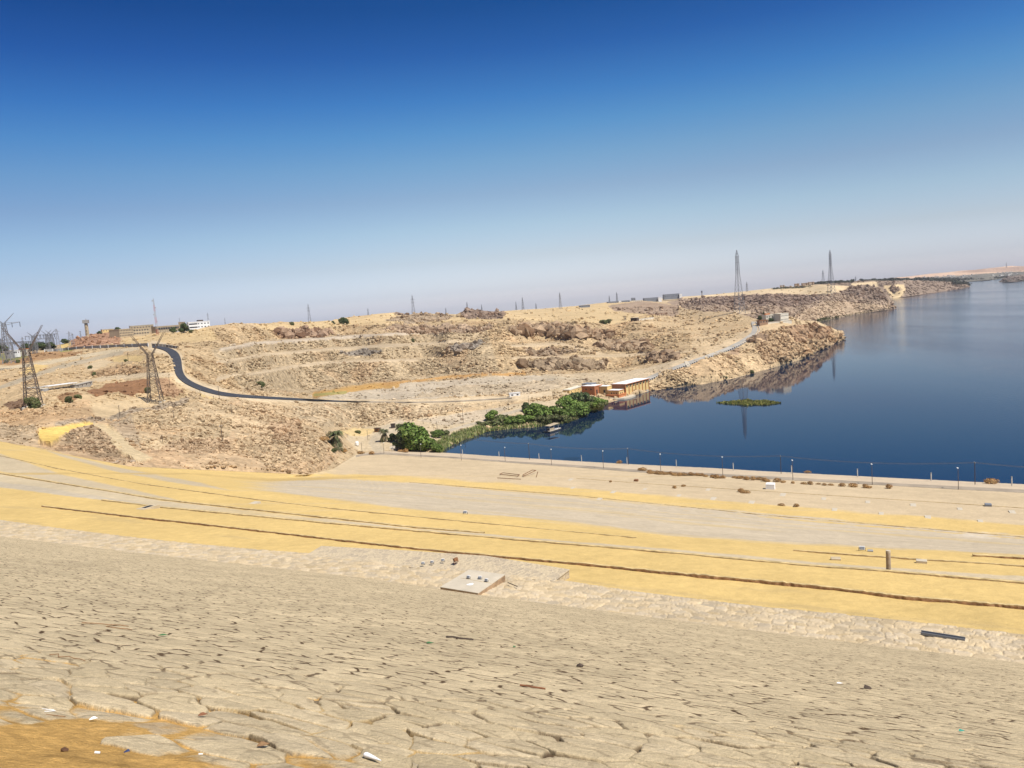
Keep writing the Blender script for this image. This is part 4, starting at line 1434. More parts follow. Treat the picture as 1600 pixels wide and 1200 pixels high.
kerb('kerb', rD, 66, 900, 0.12, 0.22, 'long low brown masonry kerb nearest the stone berm, left stretch', step=6)
kerb('kerb', rD, 900, 1880, 0.16, 0.25, 'long low brown masonry kerb nearest the stone berm, right stretch crumbling', step=6)
kerb('kerb', rE, 160, 1880, 0.07, 0.35, 'thin low kerb along the near side of the pale gravel strip')
kerb('kerb', rF, -280, 760, 0.08, 0.35, 'thin brown kerb along the far side of the pale gravel strip')
kerb('kerb', rG, -280, 1000, 0.03, 0.2, 'faint kerb line in the yellow sand below the grey slope, left half')
kerb('kerb', rG, 1240, 1880, 0.08, 0.25, 'kerb line in the yellow sand behind the concrete pillar')
kerb('kerb', lambda x: rH(x) + 1.5, 1520, 1880, 0.14, 0.4, 'short dark kerb at the right end of the grey slope')
kerb('kerb', lambda x: rI(x) - 0.5, 640, 1880, 0.12, 0.5, 'thin dark kerb in the yellow line at the toe of the grey slope')
kerb('kerb', lambda x: rJ(x) * 0.45 + rN(x) * 0.55 + 1, 900, 1880, 0.07, 0.3, 'thin grey pipe like kerb crossing the tan foot of the dam')

# ------------------------------------------------------------------ masonry block, slab and small fittings on the berm
def on_level(px, py, z):
    return Pz(np.array(float(px)), np.array(float(py)), z)


def block_at(name, label, cat, pix, ztop, h, m, topm=None):
    """a slab whose top corners are read off the photograph on one level (counter-clockwise seen from above)"""
    P = [on_level(x, y, ztop) for x, y in pix]
    c = np.mean(P, 0)
    c[2] = ztop - h
    root = empty(name, c, 0, label, cat)
    L = [p - c for p in P]
    mb = MB()
    mb.hexa([(p[0], p[1], 0) for p in L], [(p[0], p[1], h - 0.05) for p in L])
    mb.build('body', m, root)
    mb = MB()
    mb.hexa([(p[0] * 1.006, p[1] * 1.006, h - 0.046) for p in L], [(p[0] * 1.006, p[1] * 1.006, h) for p in L])
    mb.build('top', topm or m, root)
    return root


def masonry_mat():
    m, t, b = new_mat('berm_masonry')
    b.inputs['Roughness'].default_value = 0.95
    ge = t.nodes.new('ShaderNodeNewGeometry')
    v = t.nodes.new('ShaderNodeTexVoronoi')
    v.inputs['Scale'].default_value = 1.9
    t.links.new(ge.outputs['Position'], v.inputs['Vector'])
    v2 = t.nodes.new('ShaderNodeTexVoronoi')
    v2.feature = 'DISTANCE_TO_EDGE'
    v2.inputs['Scale'].default_value = 1.9
    t.links.new(ge.outputs['Position'], v2.inputs['Vector'])
    sp = t.nodes.new('ShaderNodeSeparateColor')
    t.links.new(v.outputs['Color'], sp.inputs[0])
    r_ = t.nodes.new('ShaderNodeValToRGB')
    r_.color_ramp.elements[0].color = (0.40, 0.325, 0.225, 1)
    r_.color_ramp.elements[1].color = (0.52, 0.42, 0.27, 1)
    t.links.new(sp.outputs[0], r_.inputs[0])
    st = t.nodes.new('ShaderNodeMapRange')
    st.inputs[1].default_value = 0.02
    st.inputs[2].default_value = 0.07
    t.links.new(v2.outputs['Distance'], st.inputs[0])
    mx = t.nodes.new('ShaderNodeMix')
    mx.data_type = 'RGBA'
    t.links.new(st.outputs[0], mx.inputs[0])
    mx.inputs[6].default_value = (0.53, 0.425, 0.275, 1)
    t.links.new(r_.outputs[0], mx.inputs[7])
    t.links.new(mx.outputs[2], b.inputs['Base Color'])
    n = t.nodes.new('ShaderNodeTexNoise')
    n.inputs['Scale'].default_value = 4
    n.inputs['Detail'].default_value = 6
    t.links.new(ge.outputs['Position'], n.inputs['Vector'])
    bp = t.nodes.new('ShaderNodeBump')
    bp.inputs['Strength'].default_value = 0.9
    bp.inputs['Distance'].default_value = 0.15
    t.links.new(n.outputs['Fac'], bp.inputs['Height'])
    t.links.new(bp.outputs[0], b.inputs['Normal'])
    return m


M_MASON = masonry_mat()
block_at('masonry_platform', 'raised mortared stone platform projecting from the berm onto the sand, behind the slab', 'platform',
         [(478, 868), (620, 884), (740, 897), (865, 908), (889, 889.5), (760, 868.5), (640, 860.5), (503, 853)], 68.2, 1.5, M_MASON)
SL = block_at('concrete_slab', 'large pale concrete cover slab with its near edge raised out of the berm', 'slab',
              [(688, 917), (747, 926.5), (789, 897.5), (733, 890)], 68.75, 0.45, M_BROWN, M_CONCP)
for ch in list(SL.children):
    if ch.name.startswith('body'):
        ch.data.materials.clear()
        ch.data.materials.append(mat('slab_edge', (0.36, 0.24, 0.14), 0.95, var=0.35, scale=2.5, bump=0.5))
mb = MB()
o0 = SL.location
a_, b_ = on_level(720, 903, 68.755), on_level(768, 911.5, 68.755)
mb.tube(np.array(a_) - np.array(o0), np.array(b_) - np.array(o0), 0.012)
mb.build('joint', M_KERBT, SL)
c0 = on_level(735, 913, 68.757)
tag(MB().build('x', M_WHITE) if False else empty('paint_patch', c0, 0.5, 'white splash of dried paint on the pale concrete slab', 'stain'))
pp = bpy.data.objects['paint_patch']
mb = MB()
an = np.linspace(0, 2 * np.pi, 18, endpoint=False)
mb.add([(0.22 * math.cos(k) * (1 + 0.2 * math.sin(3 * k)), 0.20 * math.sin(k) * (1 + 0.15 * math.cos(2 * k)), 0.004) for k in an], [tuple(range(18))])
mb.build('patch', M_WHITE, pp)


def floodlight(first=None):
    root = empty('floodlight', (0, 0, 0))
    mb = MB()
    mb.hexa([(-0.17, -0.06, 0.10), (0.17, -0.06, 0.10), (0.17, 0.10, 0.10), (-0.17, 0.10, 0.10)], [(-0.19, 0.02, 0.33), (0.19, 0.02, 0.33), (0.17, 0.16, 0.31), (-0.17, 0.16, 0.31)])
    mb.build('housing', M_WHITE, root)
    mb = MB()
    mb.hexa([(-0.15, -0.085, 0.12), (0.15, -0.085, 0.12), (0.15, -0.063, 0.12), (-0.15, -0.063, 0.12)], [(-0.16, -0.005, 0.31), (0.16, -0.005, 0.31), (0.16, 0.016, 0.31), (-0.16, 0.016, 0.31)])
    mb.build('lens', M_SHED, root)
    mb = MB()
    for sx_ in (-0.22, 0.20):
        mb.box(sx_, 0.0, 0.0, sx_ + 0.02, 0.05, 0.24)
    mb.box(-0.22, -0.01, -0.02, 0.22, 0.06, 0.0)
    mb.build('bracket', M_BLACK, root)
    return root


FL = [(732, 904, 68.755, 'white floodlight on the slab, leftmost of its three'), (750, 905, 68.755, 'white floodlight on the slab, middle one of its three'), (760, 909, 68.755, 'white floodlight on the slab, rightmost of its three'),
      (661, 882.5, 68.34, 'white floodlight on the stone platform, leftmost of its row'), (675, 880.5, 68.34, 'white floodlight on the stone platform, second of its row'), (692, 877.5, 68.34, 'white floodlight on the stone platform, third of its row')]
fl0 = None
for x, y, z, lb in FL:
    p = on_level(x, y, z)
    if fl0 is None:
        fl0 = floodlight()
        tag(fl0, lb, 'floodlight', 'floodlights aimed at the dam face')
        fl0.location = p
        fl0.rotation_euler = (0, 0, -0.5)
        fl0.scale = (0.6, 0.6, 0.6)
    else:
        copy_tree(fl0, p, -0.5 + 0.3 * math.sin(x), lb, 0.6)
for x, y, lb in ((1347, 861, 'white floodlight on the yellow sand beside a small dark stub'), (727, 803.5, 'white floodlight out on the grey gravel slope')):
    copy_tree(fl0, G(x, y), -0.3, lb, 1.3)
c = copy_tree(fl0, on_level(713, 879, 68.34), 0.9, 'rusty toppled lamp bracket at the right end of the floodlight row', 1.0)
for ch in c.children:
    ch.data = ch.data.copy()
    ch.data.materials.clear()
    ch.data.materials.append(M_BROWN)


# concrete pillar
p = G(1388.5, 893)
k = size_at(p)
root = empty('concrete_pillar', p, 0, 'lone round concrete pillar standing upright in the yellow sand', 'pillar')
mb = MB()
mb.lathe([(3.6 * k, -0.3), (3.5 * k, 0.1), (3.4 * k, 30 * k), (3.4 * k, 31.5 * k)], 20)
mb.build('shaft', mat('pillar_concrete', (0.33, 0.265, 0.20), 0.9, var=0.2, scale=3, bump=0.4), root, True)
mb = MB()
mb.lathe([(3.45 * k, 31.5 * k + 0.003), (3.45 * k, 34 * k)], 20)
mb.build('cap', M_CONCP, root)

# concrete blocks and boxes on the terraces
M_MARK = mat('marker_concrete', (0.47, 0.38, 0.25), 0.9, var=0.15, scale=2)


def cblock(px, py, wpx, hpx, dpx, label, m=M_MARK, lidm=None, rz=-0.45, name='concrete_block', cat='block', opening=False):
    p = G(px, py)
    k = size_at(p)
    w_, h_, d_ = wpx * k / 2, hpx * k, dpx * k / 2
    root = empty(name, p, rz, label, cat)
    mb = MB()
    b_ = 0.08 * h_
    lo = [(-w_, -d_), (w_, -d_), (w_, d_), (-w_, d_)]
    mb.hexa([(x, y, -0.3) for x, y in lo], [(x, y, h_ - b_) for x, y in lo])
    mb.build('body', m, root)
    mb = MB()
    mb.hexa([(x * 1.02, y * 1.02, h_ - b_ + 0.002) for x, y in lo], [(x * 0.96, y * 0.96, h_) for x, y in lo])
    mb.build('lid', lidm or m, root)
    if opening:
        mb = MB()
        mb.box(-w_ * 0.5, -d_ * 0.5, h_ + 0.002, w_ * 0.5, d_ * 0.5, h_ + 0.008)
        mb.build('opening', M_BLACK, root)
    return root


cblock(231, 795, 18, 3.4, 30, 'open topped concrete inspection box on the left yellow terrace', opening=True)
cblock(1306, 875, 14, 3.5, 12, 'low sandy concrete block left of the pillar', rz=-0.3)
cblock(1440, 880, 15, 5, 10, 'pale concrete block on the kerb right of the pillar', M_CONCP)
cblock(398, 787, 12, 2, 14, 'flat pale concrete block between the kerbs of the left terrace', M_CONCP)
cblock(1360, 862, 8, 2.5, 8, 'small dark stub block on the sand above the pillar', M_GREYW)
cblock(1204, 764, 13, 9, 12, 'bright white cubic hut on the tan foot of the dam', M_WHITE, name='cubic_hut', cat='hut')
cblock(1544, 791, 9, 4, 8, 'small dark grey cabinet on the tan foot of the dam, right side', M_SHED, name='cabinet', cat='cabinet')
cblock(994, 752, 6, 3, 6, 'small brown box on the tan slope below the dry shrubs', M_BROWN, name='box', cat='box')
first = None
PADS = [(1223, 774), (1287, 780), (1356, 785), (1427, 790), (1500, 796), (1582, 801), (1304, 797), (1377, 803), (1450, 809), (1532, 815), (891, 750), (1007, 765), (1060, 775), (1106, 766), (1114, 780), (894, 763), (935, 781), (957, 770), (1174, 786)]
for x, y in PADS:
    if first is None:
        first = cblock(x, y, 8, 0.8, 22, 'flat pale concrete pad lying on the tan foot of the dam', M_CONCP, name='concrete_pad', cat='pad')
        first['group'] = 'pale concrete pads on the tan field'
    else:
        copy_tree(first, G(x, y), -0.45, None, random.uniform(0.7, 1.0))

# steel channel on the berm
a_, b_ = on_level(1439, 990, 68.35), on_level(1508, 1001, 68.35)
d_ = np.array(b_) - np.array(a_)
L = float(np.hypot(d_[0], d_[1]))
root = empty('steel_channel', a_, math.atan2(d_[1], d_[0]), 'dark grey steel channel lying on the mortared stone berm', 'steel beam')
mb = MB()
mb.box(0, -0.11, 0.0, L, 0.11, 0.03)
mb.build('web', M_GREYW, root)
for y0 in (-0.14, 0.11):
    mb = MB()
    mb.box(0, y0, 0.0, L, y0 + 0.03, 0.13)
    mb.build('flange', M_SHED, root)

# bent pipe frames lying on the tan slope
def frame_thing(label, pts, r):
    P = [G(x, y, dz) for x, y, dz in pts]
    root = empty('collapsed_trestle', P[0], 0, label, 'frame')
    for i in range(len(P) - 1):
        mb = MB()
        mb.tube(P[i] - P[0], P[i + 1] - P[0], r)
        mb.build('pole', M_BROWN, root)


frame_thing('collapsed timber frame lying flat on the tan slope, left piece', [(781, 742.5, 0.5), (808, 746, 0.6), (812, 743.5, 0.5), (786, 741, 0.7), (781, 742.5, 0.5)], 0.16)
frame_thing('collapsed timber frame tilted on the tan slope, right piece', [(818, 745.5, 0.4), (838, 740.2, 1.6), (832, 739.8, 1.6), (817, 743.8, 0.5), (818, 745.5, 0.4)], 0.16)
frame_thing('long thin timber plank lying below the collapsed frames', [(777, 747.5, 0.25), (814, 749.5, 0.25)], 0.15)
frame_thing('short timber prop leaning at the right end of the frames', [(838, 746, 0.1), (841, 746, 2.6)], 0.2)


# ------------------------------------------------------------------ plants
def leaves_mesh(name, blobs, n, size, cols, seed, up_bias=0.25, blade=False):
    """many small leaf clumps on the shells of a few lobes; returns mesh data"""
    g = np.random.default_rng(seed)
    B = np.array(blobs, float)                       # x y z rx rz
    wgt = B[:, 3] ** 2
    k = g.choice(len(B), n, p=wgt / wgt.sum())
    d = g.normal(size=(n, 3))
    d[:, 2] += up_bias
    d /= np.linalg.norm(d, axis=1)[:, None]
    rad = g.uniform(0.55, 1.05, n) ** 0.6
    C = B[k, :3] + d * np.stack([B[k, 3], B[k, 3], B[k, 4]], 1) * rad[:, None]
    C[:, 2] = np.maximum(C[:, 2], 0.15)
    nrm = d + g.normal(0, 0.55, (n, 3))
    nrm /= np.linalg.norm(nrm, axis=1)[:, None]
    a = np.cross(nrm, g.normal(size=(n, 3)))
    a /= np.linalg.norm(a, axis=1)[:, None]
    b_ = np.cross(nrm, a)
    s = size * g.uniform(0.6, 1.35, n)[:, None]
    V = np.stack([C - a * s, C + b_ * s * 0.75, C + a * s, C - b_ * s * 0.75], 1).reshape(-1, 3)
    Q = np.arange(n * 4).reshape(-1, 4)
    cc = np.array(cols)[g.integers(0, len(cols), n)] * g.uniform(0.7, 1.3, n)[:, None]
    me_o = np_mesh(name, V, Q, M_LEAF, np.repeat(cc, 4, 0), smooth_=False)
    return me_o


GREENS = [(0.105, 0.17, 0.028), (0.14, 0.205, 0.04), (0.075, 0.125, 0.022), (0.17, 0.215, 0.05)]
DARKG = [(0.045, 0.075, 0.022), (0.06, 0.095, 0.028), (0.075, 0.10, 0.035), (0.10, 0.10, 0.045)]
OLIVE = [(0.10, 0.12, 0.035), (0.13, 0.14, 0.05), (0.075, 0.10, 0.03), (0.17, 0.155, 0.07)]
DRY = [(0.38, 0.20, 0.07), (0.45, 0.26, 0.10), (0.28, 0.145, 0.055), (0.33, 0.235, 0.10)]


def make_tree(name, label, cat, r, h, cols, seed, n=2600, leaf=0.42, nb=9, low=0.32):
    g = random.Random(seed)
    root = empty(name, (0, 0, 0), 0, label, cat)
    blobs = []
    for i in range(nb):
        a, q = g.uniform(0, 6.28), r * math.sqrt(g.uniform(0, 0.7))
        z = h * g.uniform(low, 0.82)
        rr_ = r * g.uniform(0.32, 0.55) * (1.1 - 0.35 * z / h)
        blobs.append((q * math.cos(a), q * math.sin(a), z, rr_, rr_ * g.uniform(0.7, 1.0)))
    blobs.append((0, 0, h * 0.72, r * 0.5, h * 0.28))
    o = leaves_mesh('crown', blobs, n, leaf, cols, seed)
    o.parent = root
    mb = MB()
    mb.tube((0, 0, -0.4), (0.1, 0.05, h * 0.4), r * 0.06 + 0.06, r * 0.04, 7)
    for b_ in blobs[:5]:
        mb.tube((0.1, 0.05, h * 0.32), (b_[0] * 0.8, b_[1] * 0.8, b_[2]), r * 0.035, 0.03, 5)
    t_ = mb.build('trunk', M_BARK, root)
    return root


def make_palm(seed, label, h=5.0, fr=3.2, skirt_=True):
    g = random.Random(seed)
    root = empty('palm_tree', (0, 0, 0), 0, label, 'palm tree')
    mb = MB()
    mb.tube((0, 0, -0.4), (0.15, 0.1, h), 0.34, 0.26, 8)
    mb.build('trunk', M_BARK, root)
    V, Q, C = [], [], []

    def frond(az, rise, droop, ln, z0, col):
        prev = None
        for i in range(9):
            u = i / 8
            q = ln * u * (1 - 0.15 * u)
            z = z0 + rise * math.sin(u * 1.7) * ln * 0.5 - droop * u * u * ln
            c = np.array((q * math.cos(az), q * math.sin(az), z))
            wv = 0.62 * math.sin(math.pi * min(1, u * 0.88 + 0.12)) ** 0.7
            sd = np.array((-math.sin(az), math.cos(az), 0))
            cur = (c - sd * wv + (0, 0, -0.35 * wv), c, c + sd * wv + (0, 0, -0.35 * wv))
            if prev is not None:
                for m_ in (0, 1):
                    for f0 in (0.0, 0.5):      # leaflets with gaps
                        p0 = prev[m_] * (1 - f0) + cur[m_] * f0
                        p1 = prev[m_ + 1] * (1 - f0) + cur[m_ + 1] * f0
                        f1 = f0 + 0.30
                        q0 = prev[m_] * (1 - f1) + cur[m_] * f1
                        q1 = prev[m_ + 1] * (1 - f1) + cur[m_ + 1] * f1
                        b_ = len(V)
                        V.extend([p0, p1, q1, q0])
                        Q.append((b_, b_ + 1, b_ + 2, b_ + 3))
                        C.extend([np.array(col) * g.uniform(0.75, 1.25)] * 4)
            prev = cur
    for k in range(46):
        frond(g.uniform(0, 6.28), g.uniform(0.2, 1.5), g.uniform(0.25, 0.8), fr * g.uniform(0.8, 1.1), h, (0.085, 0.10, 0.035) if g.random() < 0.7 else (0.13, 0.12, 0.05))
    np_mesh('crown', np.array(V), np.array(Q), M_LEAF, np.array(C), smooth_=False, parent=root)
    if skirt_:
        V, Q, C = [], [], []
        for k in range(40):
            frond(g.uniform(0, 6.28), 0.1, g.uniform(0.9, 1.5), fr * g.uniform(0.6, 0.95), h * g.uniform(0.55, 0.95), (0.17, 0.13, 0.07) if g.random() < 0.55 else (0.07, 0.08, 0.03))
        np_mesh('hanging_fronds', np.array(V), np.array(Q), M_LEAF, np.array(C), smooth_=False, parent=root)
    return root


def put(root, px, py, hpx=None, h0=1.0, rz=0.0, wide=1.0, dz=-0.3):
    p = G(px, py, dz)
    sc = 1.0 if hpx is None else hpx * size_at(p) / h0
    root.location = p
    root.rotation_euler = (0, 0, rz)
    root.scale = (sc * wide, sc * wide, sc)
    return root


# palms
put(make_palm(2, 'thick date palm with a skirt of hanging fronds left of the road junction', 4.2, 4.2), 525, 699, 39, 8.2)
put(make_palm(3, 'smaller date palm right of the road junction', 4.6, 3.2), 601, 690, 25, 7.2)
put(make_palm(4, 'tall palm on the left flank of the big tree clump', 7.5, 3.0, False), 627, 692, 34, 9.8)
put(make_palm(5, 'palm rising from the top of the big tree clump', 9.0, 3.0, False), 640, 692, 34, 11.2)
# clump beside the junction
CL = [(628, 702, 24, 0, 'dark tree with hanging dry fronds at the left of the clump'), (642, 701, 36, 1, 'tallest dark green tree of the clump by the junction'), (655, 703, 30, 1, 'round mid green tree in the middle of the clump'),
      (668, 705.5, 20, 1, 'low bright green tree on the water side of the clump'), (680, 707, 14, 1, 'lowest bushy green tree at the water end of the clump'), (613, 690, 12, 0, 'small olive bush between the palm and the clump')]
trees = [make_tree('broadleaf_tree', 'x', 'tree', 4.6, 8.5, DARKG, 21), make_tree('broadleaf_tree', 'x', 'tree', 4.8, 8.0, GREENS, 22, 3000), make_tree('bush', 'x', 'bush', 4.2, 5.0, OLIVE, 23, 2000, 0.38, low=0.15)]
H0 = [8.9, 8.4, 5.4]
used = [False] * 3


def plant(kind, px, py, hpx, label, group=None, wide=1.0):
    if px < 690 and py < lowN(px):
        py = max(py, float(topN(px)) + 1.0)
    p = G(px, py, -0.3)
    sc = hpx * 1.22 * size_at(p) / H0[kind]
    o = trees[kind]
    if used[kind]:
        o = copy_tree(o, p, random.uniform(0, 6.28), label, (sc * wide, sc * wide, sc))
    else:
        used[kind] = True
        o.location = p
        o.scale = (sc * wide, sc * wide, sc)
        o['label'] = label
    if group:
        o['group'] = group
    return o


for x, y, h, k, lb in CL:
    plant(k, x, y, h, lb, 'tree clump beside the junction', 1.12)
TR = [(886, 645, 24, 1, 1.1, 'dark green tree at the left end of the tall bank clump'), (897, 642, 25, 0, 1.1, 'dark tree second from the left in the tall bank clump'), (910, 638, 22, 0, 1.2, 'tallest dark tree of the bank clump by the pump house'),
      (926, 638, 17, 1, 1.3, 'round green tree in front of the orange pump house wall'), (939, 638, 14, 1, 1.2, 'green tree at the right end of the clump by the quay'), (905, 650, 20, 1, 1.2, 'broad bright green tree at the water side of the tall clump'),
      (922, 645, 16, 1, 1.3, 'bright green waterside tree below the pump house'), (888, 655, 16, 1, 1.2, 'low bright green tree at the near foot of the tall clump'), (936, 640, 13, 2, 1.2, 'olive bush at the waterline beside the quay'),
      (824, 643, 13, 0, 1.0, 'small dark pointed tree at the left end of the bank thicket'), (836, 652, 20, 1, 1.2, 'green tree in the left part of the bank thicket'), (851, 655, 19, 1, 1.2, 'green tree in the middle of the bank thicket'),
      (866, 653, 17, 1, 1.2, 'green tree in the right part of the bank thicket'), (845, 662, 12, 2, 1.3, 'olive waterside bush behind the boat, left one'), (862, 661, 12, 2, 1.3, 'olive waterside bush directly behind the boat'),
      (878, 660, 11, 2, 1.4, 'olive waterside bush right of the boat'), (771, 657, 15, 1, 1.1, 'round green tree standing above the left bank of the backwater'), (782, 664, 14, 2, 1.5, 'wide olive bush on the bank below the round tree'),
      (798, 664, 13, 1, 1.4, 'low green bush on the bank, second right of the round tree'), (812, 663, 14, 1, 1.3, 'low green bush on the bank, third right of the round tree'), (826, 663, 13, 1, 1.3, 'low green bush on the bank left of the thicket'),
      (762, 667, 9, 2, 1.5, 'small olive bush at the left end of the bank bushes'), (684, 683, 11, 1, 1.2, 'small green tree behind the reed bed, left one'), (694, 681, 8, 2, 1.2, 'small green bush behind the reed bed, right one'),
      (846, 656, 9, 2, 1.3, 'bush with rusty tips in the middle of the thicket')]
for x, y, h, k, wd_, lb in TR:
    plant(k, x, y, h, lb, 'trees and bushes along the river bank', wd_)
for x, y, h, k, lb in ((748, 663, 5, 2, 'small dark bush beside the bank path, right one of two'), (691, 673, 3, 2, 'small dark bush by the path above the reeds'), (559, 677, 5, 2, 'small dark bush near the left palm'), (522, 706, 6, 2, 'rusty bush below the left palm'),
                       (1150, 567, 3, 2, 'small bush beside the river road'), (1133, 592, 4, 2, 'dark bush at the waterline of the rocky peninsula, left one'), (1174, 583, 5, 2, 'dark bush at the waterline of the rocky peninsula, right one'),
                       (1277, 546, 4, 2, 'green bush at the waterline near the peninsula tip')):
    plant(k, x, y, h, lb)
for x, y, h, lb, wd_ in ((287, 520, 13, 'round dark tree beside the white office building', 1.1), (272, 520, 8, 'low dark tree in front of the veranda building', 1.2), (299, 520, 5, 'low dark shrub below the white office building', 1.5), (214, 514, 8, 'dark tree behind the left end of the beige block', 1.0),
                         (185, 514, 8, 'dark tree on the skyline left of the beige block', 1.0), (156, 520, 5, 'dark tree on the red hill right of the water tower', 1.4), (102, 534, 7, 'dark tree at the left foot of the red hill', 1.4),
                         (535, 506, 9, 'dark tree on the quarry rim, left one of the pair', 1.0), (541, 507, 9, 'dark tree on the quarry rim, right one of the pair', 1.0), (521, 507, 5, 'low bush on the quarry rim', 1.3), (456, 508, 5, 'dark shrub on the rim above the quarry corner', 1.3),
                         (645, 534, 5, 'lone dark shrub on the upper quarry bench', 1.2), (1204, 503.5, 6, 'green bush in front of the riverside house', 1.2), (1187, 500, 6, 'dark tree left of the riverside house', 1.4), (1194, 501, 12, 'slim dark cypress beside the riverside house', 0.35),
                         (943, 506, 6, 'dark scrub heap beside the ruined frame, left', 1.8), (951, 505, 6, 'dark scrub heap beside the ruined frame, right', 1.4), (407, 604, 8, 'dry olive bush on the quarry slope above the road', 1.4), (52, 639, 18, 'dark tangled bush between the feet of the left pylon', 1.0),
                         (108, 628, 9, 'brown dry bush below the sheds', 1.5), (122, 623, 7, 'small brown dry bush right of the sheds', 1.4), (141, 576, 5, 'small brown bush on the left hillside', 1.2), (147, 586, 5, 'small dark bush on the left hillside', 1.2), (197, 566, 5, 'small bush on the pale sand patch', 1.0),
                         (231, 614, 9, 'dark bush beside the brown pit at the second pylon', 1.1), (28, 567, 5, 'dark shrub on the left field', 1.6), (10, 567, 4, 'grey shrub at the left edge of the field', 1.6)):
    br_ = any(k_ in lb for k_ in ('brown', 'dry', 'small', 'scrub', 'tangled', 'shrub'))
    wd_ = wd_ * 0.62 if br_ else wd_
    plant(2 if any(k_ in lb for k_ in ('brown', 'dry', 'small', 'scrub', 'tangled', 'shrub')) else 0, x, y, h, lb, None, wd_)
# hedges of the switchyard
for x, y, h, wd_, lb in ((40, 548, 10, 1.6, 'dark hedge tree behind the left pylon'), (52, 548, 10, 1.8, 'dark hedge tree right of the left pylon'), (66, 547, 11, 1.9, 'long dark hedge tree before the switchyard'), (78, 546, 10, 1.6, 'dark hedge tree at the right end of the hedge'), (2, 552, 12, 1.4, 'dark tree at the left edge by the switchyard'), (-20, 556, 12, 1.6, 'dark tree just past the left edge')):
    plant(0, x, y, h, lb, 'hedge in front of the switchyard', wd_)


# dry shrubs in the strip below the service road
def dry_shrub(seed, r, h, n):
    root = empty('dry_shrub', (0, 0, 0))
    o = leaves_mesh('twigs', [(0, 0, h * 0.45, r * 0.7, h * 0.5), (r * 0.45, 0.2, h * 0.3, r * 0.5, h * 0.35), (-r * 0.5, -0.1, h * 0.3, r * 0.5, h * 0.35)], n, 0.13, DRY, seed)
    o.parent = root
    mb = MB()
    for k in range(7):
        a = k * 0.9
        mb.tube((0, 0, -0.2), (r * 0.7 * math.cos(a), r * 0.7 * math.sin(a), h * 0.8), 0.04, 0.02)
    mb.build('stems', M_STRAW, root)
    return root


ds = [dry_shrub(31, 1.5, 1.5, 500), dry_shrub(32, 2.1, 1.1, 650)]
us = [False, False]
SH = []
for x0, x1, y0, y1, n_ in ((1010, 1070, 738.5, 744, 10), (1075, 1135, 742, 748, 11), (1143, 1178, 747, 750, 6), (1185, 1200, 750, 752, 3)):
    for i in range(n_):
        f = (i + random.random()) / n_
        SH.append((x0 + (x1 - x0) * f, y0 + (y1 - y0) * f + random.uniform(-0.8, 1.0), random.uniform(0.8, 1.25), 'orange brown dry shrub in the strip beside the service road'))
SH += [(1214, 753, 1.2, 0), (1224, 754, 0.8, 0), (1239, 755.5, 0.7, 0), (1256, 756.5, 0.8, 0), (1266, 757, 1.0, 0), (1279, 757, 0.6, 0), (1288, 758.5, 0.7, 0), (1298, 758.5, 0.7, 0), (1316, 760, 1.0, 0), (1333, 760.5, 1.3, 0), (1352, 762, 1.1, 0), (1358, 762.5, 0.8, 0), (1389, 763, 1.2, 0)]
SH = [(a, b_, c_, d_ or 'orange brown dry shrub in the strip beside the service road') for a, b_, c_, d_ in SH]
SH += [(1004, 735, 1.3, 'dry olive shrub on the road edge at the left end of the shrub strip'), (1054, 763, 0.8, 'dark dry tuft on the tan field, left one of its pair'), (1068, 760, 0.7, 'dark dry tuft on the tan field, right one of its pair'), (1158, 769, 1.1, 'dark dry tuft on the tan field beside the white hut, left'), (1165, 770.5, 1.0, 'dark dry tuft on the tan field beside the white hut, right'),
       (954, 753.5, 0.6, 'reddish dry tuft on the tan slope below the road'), (1221, 790, 0.7, 'dark dry tuft at the edge of the yellow line, left'), (1244, 792, 0.8, 'dark dry tuft at the edge of the yellow line, right'),
       (1549, 755.5, 1.9, 'large orange dry shrub on the shoulder at the far right'), (968, 724, 1.2, 'olive dry shrub on the shoulder by the water'), (1262, 738.5, 0.9, 'small orange shrub on the shoulder by the water'),
       (537, 707, 1.7, 'dry straw coloured bush at the junction, left'), (563, 709, 1.4, 'dry orange bush at the junction, middle'), (581, 710, 1.4, 'dry yellow bush at the junction, right'), (505, 688, 2.0, 'dry straw clump left of the palm'), (634, 707, 1.6, 'orange dry bush at the foot of the tree clump'),
       (626, 706, 1.3, 'reddish dry bush at the left foot of the tree clump')]
for i, (x, y, sc, lb) in enumerate(SH):
    k = i % 2
    p = G(x, y)
    if not us[k]:
        us[k] = True
        o = ds[k]
        o.location = p
        o.scale = (sc, sc, sc)
        tag(o, lb, 'shrub')
    else:
        o = copy_tree(ds[k], p, random.uniform(0, 6), lb, sc)
    o['category'] = 'shrub'
    o['group'] = 'dry shrubs beside the service road' if 'strip beside' in lb else lb
    if 'strip beside' not in lb:
        del o['group']


